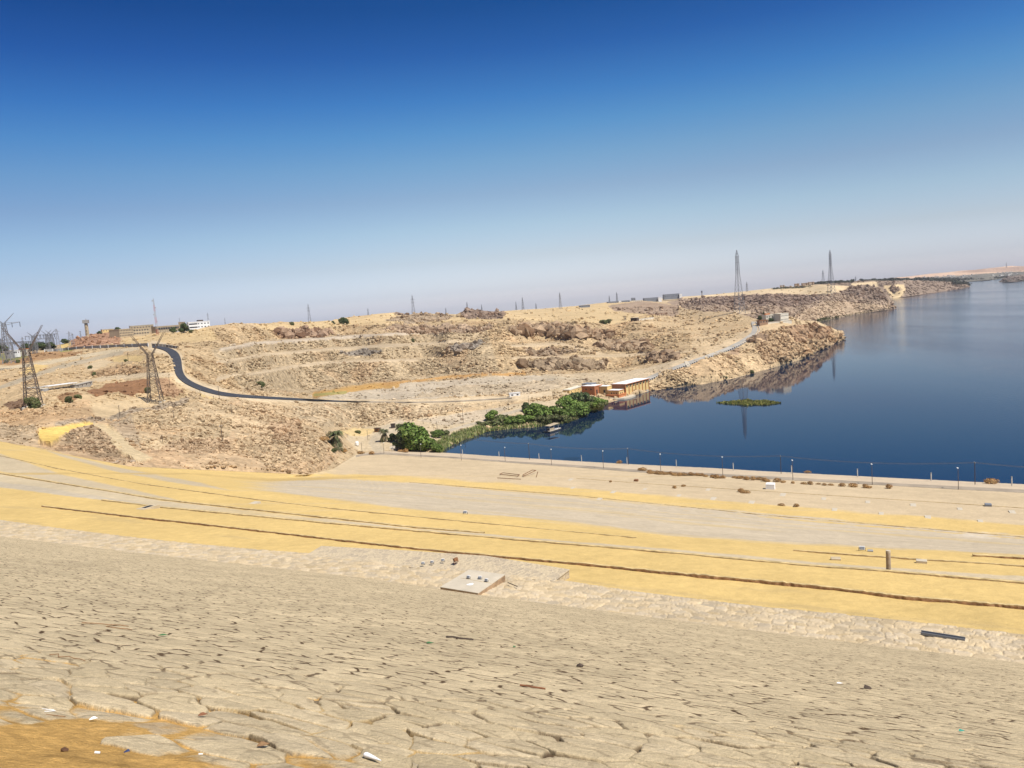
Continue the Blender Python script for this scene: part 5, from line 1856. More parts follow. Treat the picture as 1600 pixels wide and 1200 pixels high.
# reeds
def reeds(name, label, poly, n, hmin, hmax, cols, seed, tf, wdt=0.28, z0=0.0):
    g = np.random.default_rng(seed)
    xs = [p[0] for p in poly]
    ys = [p[1] for p in poly]
    px, py = g.uniform(min(xs), max(xs), n * 4), g.uniform(min(ys), max(ys), n * 4)
    ok = pip(px, py, poly)
    px, py = px[ok][:n], py[ok][:n]
    P = Pt(px, py, tf(px, py))
    P[:, 2] = np.maximum(P[:, 2], z0) - 0.2
    k = len(P)
    a = g.uniform(0, np.pi, k)
    sd = np.stack([np.cos(a), np.sin(a), 0 * a], 1) * wdt
    h = g.uniform(hmin, hmax, k) * (0.75 + 0.35 * fbm(P[:, 0] / 6, P[:, 1] / 6, 3, 4))
    lean = g.normal(0, 0.22, (k, 3)) * h[:, None]
    lean[:, 2] = h
    V = np.stack([P - sd, P + sd, P + lean * 0.6 + sd * 0.9, P + lean, P + lean * 0.6 - sd * 0.9], 1)
    V = np.concatenate([V[:, [0, 1, 2, 4]], V[:, [4, 2, 3, 3]]], 1)[:, :7]
    Q = np.array([(0, 1, 2), (0, 2, 3), (4, 5, 6)])[None] + (np.arange(k) * 7)[:, None, None]
    cc = np.array(cols)[g.integers(0, len(cols), k)] * g.uniform(0.75, 1.25, k)[:, None]
    o = np_mesh(name, V.reshape(-1, 3), Q.reshape(-1, 3), M_LEAF, np.repeat(cc, 7, 0), smooth_=False)
    return tag(o, label, 'reeds', kind='stuff')


REED = [(0.27, 0.27, 0.10), (0.20, 0.23, 0.07), (0.33, 0.31, 0.15), (0.15, 0.20, 0.05)]
reeds('reed_bed', 'straw green reed bed lining the left end of the backwater', [(672, 704), (690, 707.5), (700, 700), (722, 689.5), (762, 675.5), (800, 670.5), (842, 668), (842, 662), (800, 664), (752, 667), (716, 677), (690, 688), (676, 697)], 5200, 2.2, 4.2, REED, 4, ground_t)
reeds('reed_bed', 'green waterside growth under the trees beside the quay', [(842, 668), (880, 663), (905, 655), (930, 641), (944, 634), (935, 634), (905, 648), (880, 657), (842, 662)], 1600, 1.5, 3.0, OLIVE, 5, ground_t)
reeds('reed_islet', 'low green and yellow reed islet floating in the backwater', [(1120, 629.5), (1138, 631.6), (1152, 632.4), (1166, 634), (1180, 633), (1197, 633.4), (1221, 629.8), (1206, 628), (1196, 626.2), (1180, 626.6), (1168, 624.8), (1150, 626.8), (1140, 627.6)], 4200, 0.8, 2.2, [(0.15, 0.16, 0.04), (0.22, 0.20, 0.05), (0.10, 0.13, 0.03), (0.28, 0.24, 0.07)], 6, lambda x, y: t_of_z(x, y, 0.0), 0.35)
reeds('waterside_grass', 'strip of green growth along the waterline of the second headland', [(1276, 503), (1310, 496), (1312, 493.6), (1290, 496.5), (1276, 500)], 900, 2.0, 4.5, OLIVE, 7, t2, 0.7)
reeds('waterside_grass', 'thin green strip along the point of the second headland', [(1310, 496), (1350, 489), (1390, 483), (1390, 481.5), (1350, 487), (1312, 493.6)], 700, 1.5, 3.5, OLIVE, 8, t2, 0.7)


# ------------------------------------------------------------------ lattice towers
def lattice(root, w0, w1, z0, z1, nseg, rl, rb, m, legname='leg', brname='bracing', c1=(0, 0)):
    """four tapering legs (each a part) and one cage of bracing between them"""
    sg = [(-1, -1), (1, -1), (1, 1), (-1, 1)]

    def pt(k, u):
        w_ = w0 + (w1 - w0) * u
        return (sg[k][0] * w_ + c1[0] * u, sg[k][1] * w_ + c1[1] * u, z0 + (z1 - z0) * u)
    for k in range(4):
        mb = MB()
        mb.tube(pt(k, 0), pt(k, 1), rl, rl * 0.8)
        mb.build(legname, m, root)
    mb = MB()
    us_ = [1 - (1 - i / nseg) ** 1.15 for i in range(nseg + 1)]
    for i in range(nseg):
        for k in range(4):
            k2 = (k + 1) % 4
            mb.tube(pt(k, us_[i]), pt(k2, us_[i + 1]), rb)
            mb.tube(pt(k2, us_[i]), pt(k, us_[i + 1]), rb)
            mb.tube(pt(k, us_[i + 1]), pt(k2, us_[i + 1]), rb)
    return mb.build(brname, m, root)


def boom(mb, a, b_, d, r):
    """a light lattice boom from a to b, d deep, tapering to its tip"""
    a, b_ = np.array(a, float), np.array(b_, float)
    for i in range(6):
        u, v = i / 6, (i + 1) / 6
        p0, p1 = a + (b_ - a) * u, a + (b_ - a) * v
        q0, q1 = p0 - (0, 0, d * (1 - u)), p1 - (0, 0, d * (1 - v))
        mb.tube(p0, p1, r)
        mb.tube(q0, q1 + np.array((0, 0, 1e-3)), r)
        mb.tube(q0, p1, r * 0.7)
        mb.tube(p0, q0 + np.array((0, 0, -1e-3)), r * 0.7)


def v_pylon(px, py, t, h, rz, label, reach=8.7, sep=3.0, base=3.7, arm0=0.70):
    p = G(px, py, 0.4)
    h = h * size_at(p)
    reach, sep, base = reach * h / 41, sep * h / 41, base * h / 41
    root = empty('v_armed_pylon', p, rz, label, 'pylon')
    zb = h * arm0
    lattice(root, base, 1.25, -1.0, zb, 8, 0.27, 0.12, M_RUSTY)
    for s in (-1, 1):
        for e in (-1, 1):
            mb = MB()
            boom(mb, (s * 1.2, e * sep / 2 * 0.75, zb), (s * reach, e * sep / 2, h), 0.85, 0.115)
            mb.build('boom', M_RUSTY, root)
    mb = MB()
    mb.tube((-2.6, -sep / 2, zb + 0.6), (2.6, -sep / 2, zb + 0.6), 0.16)
    mb.tube((-2.6, sep / 2, zb + 0.6), (2.6, sep / 2, zb + 0.6), 0.16)
    for x in (-2.6, 0, 2.6):
        mb.tube((x, -sep / 2, zb + 0.6), (x, sep / 2, zb + 0.6), 0.13)
    mb.build('crossbar', M_RUSTY, root)
    mb = MB()
    for sx_, sy_ in ((-1, -1), (1, -1), (1, 1), (-1, 1)):
        mb = MB()
        mb.lathe([(0.9, -1.4), (0.9, 0.25), (0.6, 0.5)], 8, (sx_ * base, sy_ * base))
        mb.build('footing', M_CONC, root)
    return root


v_pylon(53, 637, 392, 126, 0.35, 'tall rusty lattice pylon with V arms nearest the left edge')
v_pylon(243.5, 630, 470, 109, 0.15, 'tall rusty lattice pylon with V arms beside the black road bend', reach=9.5)


def antler_pylon(px, py, t, h, rz, label, arm=13.0, m=None):
    m = m or M_GALV
    p = Pt(np.array(float(px)), np.array(float(py)), float(t))
    root = empty('antler_pylon', p, rz, label, 'pylon')
    zb = h * 0.80
    lattice(root, h * 0.085, 1.1, -1, zb, 7, 0.26, 0.12, m)
    mb = MB()
    for e in (-0.9, 0.9):
        mb.tube((-arm, e * 0.4, zb + 0.4), (arm, e * 0.4, zb + 0.4), 0.17)
        mb.tube((-arm, e * 0.4, zb + 0.4), (0, e, zb - 1.6), 0.12)
        mb.tube((arm, e * 0.4, zb + 0.4), (0, e, zb - 1.6), 0.12)
    mb.build('crossarm', m, root)
    for s in (-1, 1):
        mb = MB()
        boom(mb, (s * 0.6, 0, zb + 0.6), (s * arm * 0.7, 0, h), 1.0, 0.15)
        mb.build('earth_wire_peak', m, root)
    for x in (-arm + 0.3, arm - 0.3, arm * 0.5, -arm * 0.5):
        mb = MB()
        mb.lathe([(0.22, zb - 3.6), (0.22, zb + 0.2)], 6, (x, 0))
        mb.build('insulator', M_BLACK, root)
    return root


antler_pylon(14, 566, 640, 40, 0.1, 'grey pylon with antler peaks and a crossarm at the left edge of the frame')
antler_pylon(6, 558, 900, 26, 0.2, 'smaller antler pylon in the switchyard at the left edge', 10)
antler_pylon(76.5, 549, 880, 24, 0.1, 'antler pylon of the switchyard, left one of the close pair', 8)
antler_pylon(83, 549, 900, 25, 0.1, 'antler pylon of the switchyard, right one of the close pair', 8)
antler_pylon(55, 551, 820, 22, 0.1, 'antler pylon of the switchyard behind the left V pylon', 8)


def mast(px, py, t, h, w0, w1, label, m, name='lattice_mast', cat='mast', nseg=9, rl=0.2, dishes=0, arms=(), m2=None):
    p = Pt(np.array(float(px)), np.array(float(py)), float(t))
    root = empty(name, p, 0.4, label, cat)
    if m2 is None:
        lattice(root, w0, w1, -2, h, nseg, rl, rl * 0.5, m)
    else:
        for i in range(6):
            a, b_ = i / 6, (i + 1) / 6
            sub = lattice(root, w0 + (w1 - w0) * a, w0 + (w1 - w0) * b_, -2 + (h + 2) * a, -2 + (h + 2) * b_, 3, rl, rl * 0.5, m if i % 2 else m2)
    for i, (z, L) in enumerate(arms):
        mb = MB()
        mb.tube((-L, 0, z * h), (L, 0, z * h), rl * 0.9)
        mb.tube((-L, 0, z * h), (0, 0, z * h + L * 0.35), rl * 0.6)
        mb.tube((L, 0, z * h), (0, 0, z * h + L * 0.35), rl * 0.6)
        mb.build('crossarm', m, root)
    for i in range(dishes):
        mb = MB()
        z = h * (0.35 + 0.6 * i / max(1, dishes - 1))
        mb.lathe([(0.2, z - 0.5), (0.6, z - 0.4), (0.6, z + 0.4), (0.2, z + 0.5)], 8, (1.2 * (-1) ** i, -0.6))
        mb.build('antenna', M_GREYW, root)
    mb = MB()
    mb.tube((0, 0, h - 0.2), (0, 0, h * 1.05), rl * 0.6)
    mb.build('spike', m, root)
    return root


mast(246, 521, 860, 38, 1.1, 0.4, 'red and grey telecom mast standing between the beige buildings', M_GREYW, dishes=4, rl=0.17, m2=M_RED)
# river crossing towers
for px, py, t, h, lb in ((1155.5, 488, 1128, 90, 'tall slender grey river crossing tower on the peninsula, left one of the two'), (1299, 458, 1850, 102, 'tall slender grey river crossing tower on the dune, right one of the two')):
    p = Pt(np.array(float(px)), np.array(float(py)), float(t))
    root = empty('river_crossing_tower', p, 0.5, lb, 'pylon')
    lattice(root, h * 0.066, h * 0.021, -2, h * 0.62, 9, 0.34 * h / 90, 0.15 * h / 90, M_GALV)
    o = lattice(root, h * 0.021, h * 0.017, h * 0.62, h * 0.90, 7, 0.33 * h / 90, 0.18 * h / 90, M_GALV, 'upper_leg', 'upper_bracing')
    lattice(root, h * 0.017, 0.15, h * 0.90, h * 1.0, 2, 0.28 * h / 90, 0.12 * h / 90, M_GALV, 'peak_leg', 'peak_bracing')
    for z, L in ((0.69, 0.030), (0.80, 0.036), (0.90, 0.040)):
        mb = MB()
        for e in (-0.9, 0.9):
            mb.tube((-h * L, e, h * z), (h * L, e, h * z), 0.3 * h / 90)
        mb.box(-h * 0.022, -h * 0.022, h * z - 0.2, h * 0.022, h * 0.022, h * z + 0.15)
        mb.build('crossarm', M_GALV, root)
# distant transmission towers along the skyline
DT = [(325.5, 502, 489, 1080, 'lattice tower right behind the white office building'), (352, 507, 497, 1000, 'thin mast on the rim right of the white office building'), (484, 503, 476, 1420, 'distant lattice tower on the skyline above the quarry left part'), (575.5, 492, 482, 2000, 'tiny dark tower beside the left skyline knoll'),
      (646.5, 492, 462, 1700, 'tallest lattice tower on the middle skyline'), (730.5, 486, 472, 2300, 'distant lattice tower behind the dark knolls'), (753, 486, 476, 2400, 'thin distant tower right of the dark knolls'), (817.5, 486, 465, 2200, 'thin lattice tower on the skyline above the dark cliffs'),
      (876, 482, 458, 1900, 'lattice tower on the skyline above the quarry right part'), (807, 486, 472, 2300, 'thin post like tower on the skyline left of a lattice tower'), (964.5, 473, 457, 2350, 'lattice tower beside the left grey shed'), (952.5, 474, 462, 2500, 'thinner lattice tower left of the grey sheds'),
      (1167.5, 459, 441, 2500, 'small lattice tower right behind the left river crossing tower'), (1286.5, 447, 423, 2900, 'small lattice tower left of the right river crossing tower'), (1337, 441, 432, 3800, 'faint far tower on the skyline above the headland'), (1572.5, 418, 410, 8000, 'faint far tower on the dunes at the far right'),
      (282.5, 517, 497, 1000, 'thin pole mast above the veranda building'), (697, 490, 481, 2400, 'faint tiny tower on the middle skyline'), (838, 485, 474, 2600, 'faint tiny tower on the skyline')]
for px, yb, yt, t, lb in DT:
    k = t / FPX
    h = (yb - yt) * k
    mast(px, yb, t, h, h * 0.085, h * 0.012, lb, M_GALV, 'transmission_tower', 'pylon', 6, (0.17 if t < 5000 else 0.08) * k, 0, ((0.66, h * 0.10), (0.80, h * 0.13)) if 'pole' not in lb and 'thin' not in lb else ())
# switchyard
for px, yb, yt, t, lb in ((93, 552, 514, 850, 'triangular lattice mast of the switchyard'), (111, 546, 518, 900, 'lattice post of the switchyard right of the triangular mast'), (116, 547, 521, 930, 'short lattice post of the switchyard left of the water tower'), (127, 532, 517, 1000, 'small lattice post just left of the water tower'), (38, 552, 527, 800, 'lattice post of the switchyard behind the left V pylon')):
    k = t / FPX
    h = (yb - yt) * k
    mast(px, yb, t, h, h * 0.09, h * 0.02, lb, M_GALV, 'switchyard_mast', 'mast', 6, 0.2 * k, 0, ((0.9, h * 0.12),))


def gantry(px0, px1, py, t, h, label):
    a = Pt(np.array(float(px0)), np.array(float(py)), float(t))
    b_ = Pt(np.array(float(px1)), np.array(py - (px1 - px0) * 0.077), float(t))
    d_ = b_ - a
    L = float(np.hypot(d_[0], d_[1]))
    root = empty('switchyard_gantry', a, math.atan2(d_[1], d_[0]), label, 'gantry')
    n_ = max(2, int(L / 9) + 1)
    for i in range(n_):
        x = L * i / (n_ - 1)
        mb = MB()
        mb.tube((x - 0.7, 0, -1), (x, 0, h), 0.22)
        mb.tube((x + 0.7, 0, -1), (x, 0, h), 0.22)
        for z in (0.2, 0.4, 0.6):
            mb.tube((x - 0.6 * (1 - z), 0, h * z), (x + 0.5 * (1 - z), 0, h * (z + 0.15)), 0.12)
        mb.build('post', M_GALV, root)
        mb = MB()
        mb.lathe([(0.25, h - 2.2), (0.25, h - 0.1)], 6, (x + 2, 0.3))
        mb.build('insulator', M_BLACK, root)
    mb = MB()
    mb.tube((0, 0, h), (L, 0, h), 0.28)
    mb.tube((0, 0, h - 1.2), (L, 0, h - 1.2), 0.2)
    for i in range(int(L / 2)):
        mb.tube((i * 2, 0, h), (i * 2 + 1, 0, h - 1.2), 0.12)
        mb.tube((i * 2 + 1, 0, h - 1.2), (i * 2 + 2, 0, h), 0.12)
    mb.build('beam', M_GALV, root)


gantry(-20, 22, 560, 720, 12, 'nearest steel gantry of the switchyard at the left edge')
gantry(0, 40, 556, 800, 13, 'second steel gantry row of the switchyard')
gantry(20, 60, 552, 860, 12, 'third steel gantry row of the switchyard')
gantry(35, 70, 550, 940, 11, 'rear steel gantry row of the switchyard behind the hedge')
gantry(60, 86, 546.5, 980, 14, 'steel gantry row behind the antler pylon pair')

# ------------------------------------------------------------------ posts along the service road
def post_height(px, yb, yt):
    p = G(px, yb)
    return p, (yb - yt) * size_at(p)


ORD = ['first', 'second', 'third', 'fourth', 'fifth', 'sixth', 'seventh', 'eighth', 'ninth', 'tenth', 'eleventh', 'twelfth']


def lamp_post(h):
    root = empty('lamp_post', (0, 0, 0))
    mb = MB()
    mb.tube((0, 0, -0.4), (0, 0, h), 0.12, 0.085, 8)
    mb.build('pole', M_RUSTY, root)
    mb = MB()
    mb.tube((0, 0, h), (0.35, 0.75, h + 0.22), 0.06)
    mb.build('arm', M_RUSTY, root)
    mb = MB()
    mb.hexa([(0.05, 0.5, h + 0.18), (0.55, 0.5, h + 0.18), (0.55, 1.3, h + 0.26), (0.05, 1.3, h + 0.26)], [(0.12, 0.55, h + 0.46), (0.48, 0.55, h + 0.46), (0.48, 1.25, h + 0.48), (0.12, 1.25, h + 0.48)])
    mb.build('lamp_head', M_WHITE, root)
    return root


LP = [(600, 709, 692), (658, 715, 694), (721, 719.5, 695.5), (789.5, 721, 699), (862, 726.5, 702), (943, 732, 704.5), (1032.5, 736, 709.5), (1129.5, 743, 714), (1239, 750.5, 719), (1363, 757.5, 725), (1497.5, 765, 731)]
l0 = None
for i, (px, yb, yt) in enumerate(LP):
    p, h = post_height(px, yb, yt)
    lb = 'slim lamp post with a white head on the service road, %s from the left' % ORD[i]
    if l0 is None:
        l0 = lamp_post(8.0)
        tag(l0, lb, 'lamp post', 'lamp posts along the service road')
        l0.location, l0.scale = p, (1, 1, h / 8.4)
    else:
        copy_tree(l0, p, 0.0, lb, (1, 1, h / 8.4))


M_POST = mat('weathered_white', (0.50, 0.47, 0.42), 0.85, var=0.15, scale=1.5)


def marker_post():
    root = empty('marker_post', (0, 0, 0))
    mb = MB()
    mb.box(-0.16, -0.16, -0.5, 0.16, 0.16, 3.0)
    mb.build('shaft', M_POST, root)
    mb = MB()
    mb.hexa([(-0.2, -0.2, 3.0), (0.2, -0.2, 3.0), (0.2, 0.2, 3.0), (-0.2, 0.2, 3.0)], [(-0.18, -0.18, 3.35), (0.18, -0.18, 3.35), (0.18, 0.18, 3.35), (-0.18, 0.18, 3.35)])
    mb.build('cap', M_GREYW, root)
    return root


MP = [(723, 711, 702), (780, 714, 705), (842.5, 718, 708), (909, 722, 711), (980, 726, 714), (1057, 730, 718), (1146, 736, 723), (1237, 740, 727), (1340, 745.5, 732), (1455, 751.5, 738), (1581, 759, 744)]
m0 = None
for i, (px, yb, yt) in enumerate(MP):
    p, h = post_height(px, yb, yt)
    lb = 'short white post at the water edge of the dam, %s from the left' % ORD[i]
    if m0 is None:
        m0 = marker_post()
        tag(m0, lb, 'post', 'short white posts along the water edge')
        m0.location, m0.scale = p, (1, 1, h / 3.35)
    else:
        copy_tree(m0, p, 0.0, lb, (1, 1, h / 3.35))


def utility_pole():
    root = empty('utility_pole', (0, 0, 0))
    mb = MB()
    mb.tube((0, 0, -0.5), (0, 0, 10), 0.17, 0.13, 8)
    mb.build('pole', M_WOOD, root)
    mb = MB()
    mb.tube((-0.3, -0.9, 9.5), (0.3, 0.9, 9.5), 0.10)
    mb.build('crossarm', M_WOOD, root)
    for k in (-0.8, 0, 0.8):
        mb = MB()
        mb.lathe([(0.07, 9.55), (0.11, 9.7), (0.05, 9.95)], 6, (k * 0.33, k))
        mb.build('insulator', M_WHITE, root)
    return root


UP = [(697, 708, 698, 'short dark pole at the waterline below the tree clump'), (827.5, 718, 692, 'dark timber utility pole on the shoulder, leftmost of the four'), (982, 726, 699.5, 'dark timber utility pole on the shoulder, second of the four'), (1220.5, 740, 711, 'dark timber utility pole on the shoulder, third of the four'),
      (1523.5, 757, 721, 'dark timber utility pole on the shoulder, rightmost of the four'), (566, 709, 691, 'thin dark pole at the left side of the road junction'),
      (187.5, 652, 633, 'pole with a crossarm on the pale ground left of the second pylon'), (201, 567, 551, 'thin pole on the pale sand patch below the wall'), (314, 625, 609, 'leftmost thin pole by the yellow patch at the road'), (335, 634, 618, 'lower thin pole by the yellow patch at the road'),
      (343, 624, 603, 'taller thin pole at the right of the yellow patch'), (362.5, 649, 632, 'thin pole on the rocky ground below the road'), (348.5, 696, 664, 'tall dark pole among the red rocks'), (254.5, 693, 680, 'short pole among the red rocks'), (192, 574, 566, 'tiny post near the pale sand patch'), (272, 657, 641, 'thin pole on the rocky rise right of the second pylon'), (265.5, 604, 588, 'pole right of the second pylon'),
      (661.5, 663, 649, 'thin pole on the flat behind the tree clump, left'), (683.5, 673, 658, 'thin pole on the flat behind the reed bed'), (724, 661, 639, 'tall thin pole on the flat beside the bank path'), (761, 652, 641, 'short thin pole by the bank path'), (794.5, 640, 630, 'short thin pole by the upper bank path'), (826, 629, 618, 'thin pole beside the white site cabin'), (510, 683, 674, 'short pole behind the left palm'), (575, 688, 672, 'thin pole on the left side of the junction track')]
u0_ = None
wires = []
for px, yb, yt, lb in UP:
    p, h = post_height(px, yb, yt)
    s_ = h / 10.0
    if u0_ is None:
        u0_ = utility_pole()
        u0_.location, u0_.scale = p, (max(s_, 0.8), max(s_, 0.8), s_)
        tag(u0_, lb, 'pole')
    else:
        copy_tree(u0_, p, 0.0, lb, (max(s_, 0.75), max(s_, 0.75), s_))
    if 'of the four' in lb:
        wires.append(p + np.array((0, 0, h * 0.97)))
e_ = wires[-1] + (wires[-1] - wires[-2]) * 0.9
s0 = wires[0] + (np.array(G(640, 690)) + (0, 0, 10) - wires[0])
wires = [s0] + wires + [e_]
for j, off in enumerate((-0.8, 0.0, 0.8)):
    mb = MB()
    for a, b_ in zip(wires[:-1], wires[1:]):
        prev = None
        for i in range(13):
            u = i / 12
            q = a + (b_ - a) * u
            q = q + np.array((0.33 * off, off, -np.hypot(*(b_ - a)[:2]) * 0.022 * 4 * u * (1 - u)))
            if prev is not None:
                mb.tube(prev, q, 0.035, None, 3)
            prev = q
    o = mb.build('power_line', M_GALV)
    tag(o, 'thin power line strung between the timber poles along the water, %s' % ('nearest strand', 'middle strand', 'farthest strand')[j], 'wire', 'power line strands along the water')

# ------------------------------------------------------------------ buildings
def house_frame(p0, p1):
    d_ = np.asarray(p1) - np.asarray(p0)
    return math.atan2(d_[1], d_[0]), float(np.hypot(d_[0], d_[1]))


def building(name, label, p0, p1, h, dep, wm_, roofm, rows=0, cols=0, ww=1.4, wh=1.3, z_first=None, parapet=0.5, side=True, drop=3.0, cat='building', strip=False, group=None):
    """facade from p0 to p1 (left to right as seen), depth away from the viewer"""
    rz, L = house_frame(p0, p1)
    root = empty(name, p0, rz, label, cat, group)
    mb = MB()
    mb.box(0, 0, -drop, L, dep, h)
    mb.build('wall', wm_, root)
    mb = MB()
    mb.box(-0.25, -0.25, h + 0.003, L + 0.25, dep + 0.25, h + 0.28)
    if parapet:
        for q in ((-0.25, -0.25, L + 0.25, 0.0), (-0.25, dep, L + 0.25, dep + 0.25), (-0.25, 0.002, 0.0, dep - 0.002), (L, 0.002, L + 0.25, dep - 0.002)):
            mb.box(q[0], q[1], h + 0.283, q[2], q[3], h + 0.28 + parapet)
    mb.build('roof', roofm, root)
    if rows:
        fh = h / rows
        for r_ in range(rows):
            z = fh * r_ + fh * 0.35
            if strip:
                mb = MB()
                mb.box(L * 0.06, -0.06, z, L * 0.94, 0.02, z + wh)
                mb.build('window', M_DARKW, root)
                continue
            for c_ in range(cols):
                x = L * (c_ + 0.5) / cols
                mb = MB()
                mb.box(x - ww / 2, -0.06, z, x + ww / 2, 0.02, z + wh)
                mb.build('window', M_DARKW, root)
        if side:
            nc = max(1, int(dep / 5))
            for r_ in range(rows):
                z = fh * r_ + fh * 0.35
                for c_ in range(nc):
                    y = dep * (c_ + 0.5) / nc
                    mb = MB()
                    mb.box(L - 0.02, y - ww / 2, z, L + 0.06, y + ww / 2, z + wh)
                    mb.build('window', M_DARKW, root)
    return root


def PT(px, py, t):
    return Pt(np.array(float(px)), np.array(float(py)), float(t))


b1 = building('office_block', 'long beige four storey office block with rows of small windows', PT(188, 531, 930), PT(210, 529, 950), 12.0, 16, M_BEIGE, M_BEIGE, 4, 9, 1.0, 1.5)
b2 = building('office_block', 'beige office wing with larger windows right of the long block', PT(209.5, 529, 955), PT(234, 526, 965), 11.5, 14, mat('light_beige_plaster', (0.48, 0.39, 0.26), 0.9), M_BEIGE, 3, 6, 1.8, 1.6)
b2b = building('office_block', 'set back top storey of the beige offices', PT(204, 515, 985), PT(240, 512, 1000), 4.0, 8, M_BEIGE, M_CONC, 1, 8, 1.6, 1.2, side=False, drop=10)
b3 = building('veranda_building', 'low beige building with a long dark veranda beside the telecom mast', PT(246, 521, 960), PT(287, 517, 990), 8.0, 12, M_BEIGE, M_BEIGE, 0)
mb = MB()
L3 = house_frame(PT(246, 521, 960), PT(287, 517, 990))[1]
mb.box(0.5, -0.35, 4.6, L3 * 0.82, 0.0, 6.9)
mb.build('veranda', M_DARKW, b3)
for i in range(9):
    mb = MB()
    mb.box(1 + i * L3 * 0.09, -0.8, -1, 1.4 + i * L3 * 0.09, -0.4, 7.0)
    mb.build('column', M_BEIGE, b3)
b3b = building('stair_tower', 'small square beige tower on the right end of the veranda building', PT(280, 516, 985), PT(287.5, 515.4, 985), 9.5, 6, M_BEIGE, M_BEIGE, 1, 1, 1.6, 1.2)
b4 = building('white_office_building', 'white office building with three dark window bands, left wing', PT(296, 520, 900), PT(310.5, 518, 905), 11.5, 12, M_WHITE, M_WHITE, 3, 1, wh=1.5, strip=True, side=False)
b5 = building('white_office_building', 'taller white office building with small square windows, right wing', PT(309, 518.5, 925), PT(329, 515, 935), 11.5, 12, M_WHITE, M_WHITE, 3, 4, 1.8, 1.2, side=False)
mb = MB()
mb.box(3, 3, 11.9, 9, 8, 14)
mb.build('roof_hut', M_WOOD, b5)
building('low_wall_house', 'tiny low white wall in front of the veranda building', PT(269, 520, 940), PT(279, 519, 940), 1.6, 2, M_WHITE, M_WHITE, 0, parapet=0)
building('flat_house', 'low yellow house on the skyline between tree and beige block', PT(160, 519, 1050), PT(178, 517.5, 1060), 3.0, 6, M_YEL, M_CONC, 1, 4, 1, 1)
for px0, px1, py, t, lb, m_ in ((8, 16, 556, 760, 'small grey control hut in the switchyard, left', M_GREYW), (30, 42, 552, 800, 'long low control building with an orange roof in the switchyard', M_CREAM), (20, 27, 554, 780, 'white transformer kiosk in the switchyard', M_WHITE), (48, 56, 549.5, 960, 'grey switch house behind the hedge', M_SHED), (66, 74, 546, 1000, 'pale switch house behind the hedge, right', M_CREAM)):
    building('switchyard_hut', lb, PT(px0, py, t), PT(px1, py - 0.6, t), 3.6, 5, m_, M_ORANGE if 'orange' in lb else m_, 1, 3, 1.2, 1.2)

# water tower
p = PT(137, 526, 1000)
root = empty('water_tower', p, 0.3, 'square topped concrete water tower on the red hill', 'water tower')
mb = MB()
mb.lathe([(2.3, -3), (2.1, 15.8)], 12)
mb.build('shaft', M_BEIGE, root)
mb = MB()
mb.lathe([(1.9, 15.803), (1.9, 17.2)], 12)
mb.build('neck', M_DARKW, root)
mb = MB()
mb.hexa([(-3.3, -3.3, 17.2), (3.3, -3.3, 17.2), (3.3, 3.3, 17.2), (-3.3, 3.3, 17.2)], [(-3.4, -3.4, 21.5), (3.4, -3.4, 21.5), (3.4, 3.4, 21.5), (-3.4, 3.4, 21.5)])
mb.build('tank', M_GREYW, root)
for z in (3, 7, 11):
    mb = MB()
    mb.box(-0.4, -2.45, z, 0.4, -2.0, z + 1.1)
    mb.build('window', M_DARKW, root)
mb = MB()
mb.tube((0.5, 0, 21.4), (0.5, 0, 23), 0.5)
mb.build('vent', M_GREYW, root)
p = PT(1097, 463, 2350)
root = empty('water_tower', p, 0.2, 'small dark far water tower on the ridge right of the sheds', 'water tower')
mb = MB()
mb.lathe([(1.6, -4), (1.6, 11)], 8)
mb.build('shaft', M_GREYW, root)
mb = MB()
mb.lathe([(2.6, 11.003), (2.8, 16.5), (1.0, 17.4)], 10)
mb.build('tank', M_SHED, root)


# boundary walls of the hill road
def wall_thing(label, pts, h, t_fn, m, postm, step, lift=0.0):
    P = edge_world(pts, 40, lift, t_fn)
    root = empty('boundary_wall', P[0], 0, label, 'wall')
    Lc = P - P[0]
    nn = np.array((0.06, 0.3, 0))
    V = np.vstack([Lc + (0, 0, -1.5), Lc + (0, 0, h), Lc + nn + (0, 0, h), Lc + nn + (0, 0, -1.5)])
    np_mesh('panels', V, grid_quads(4, 40), m, smooth_=False, parent=root)
    for i in range(0, 40, step):
        mb = MB()
        x, y, z = Lc[i]
        mb.box(x - 0.3, y - 0.25, z - 1.5, x + 0.3, y - 0.02, z + h + 0.35)
        mb.build('post', postm, root)
    return root


wall_thing('long pale grey panel wall with white posts along the hill road', [(70, 550), (90, 549), (120, 546), (160, 544), (200, 542.5), (232, 541.5)], 3.0, nat_t, M_GREYW, M_WHITE, 3)
wall_thing('short dark grey panel wall at the top of the black road bend', [(238, 540.8), (258, 542), (279, 545.5)], 2.1, nat_t, mat('brown_grey_wall', (0.20, 0.17, 0.145), 0.9), M_GREYW, 5)
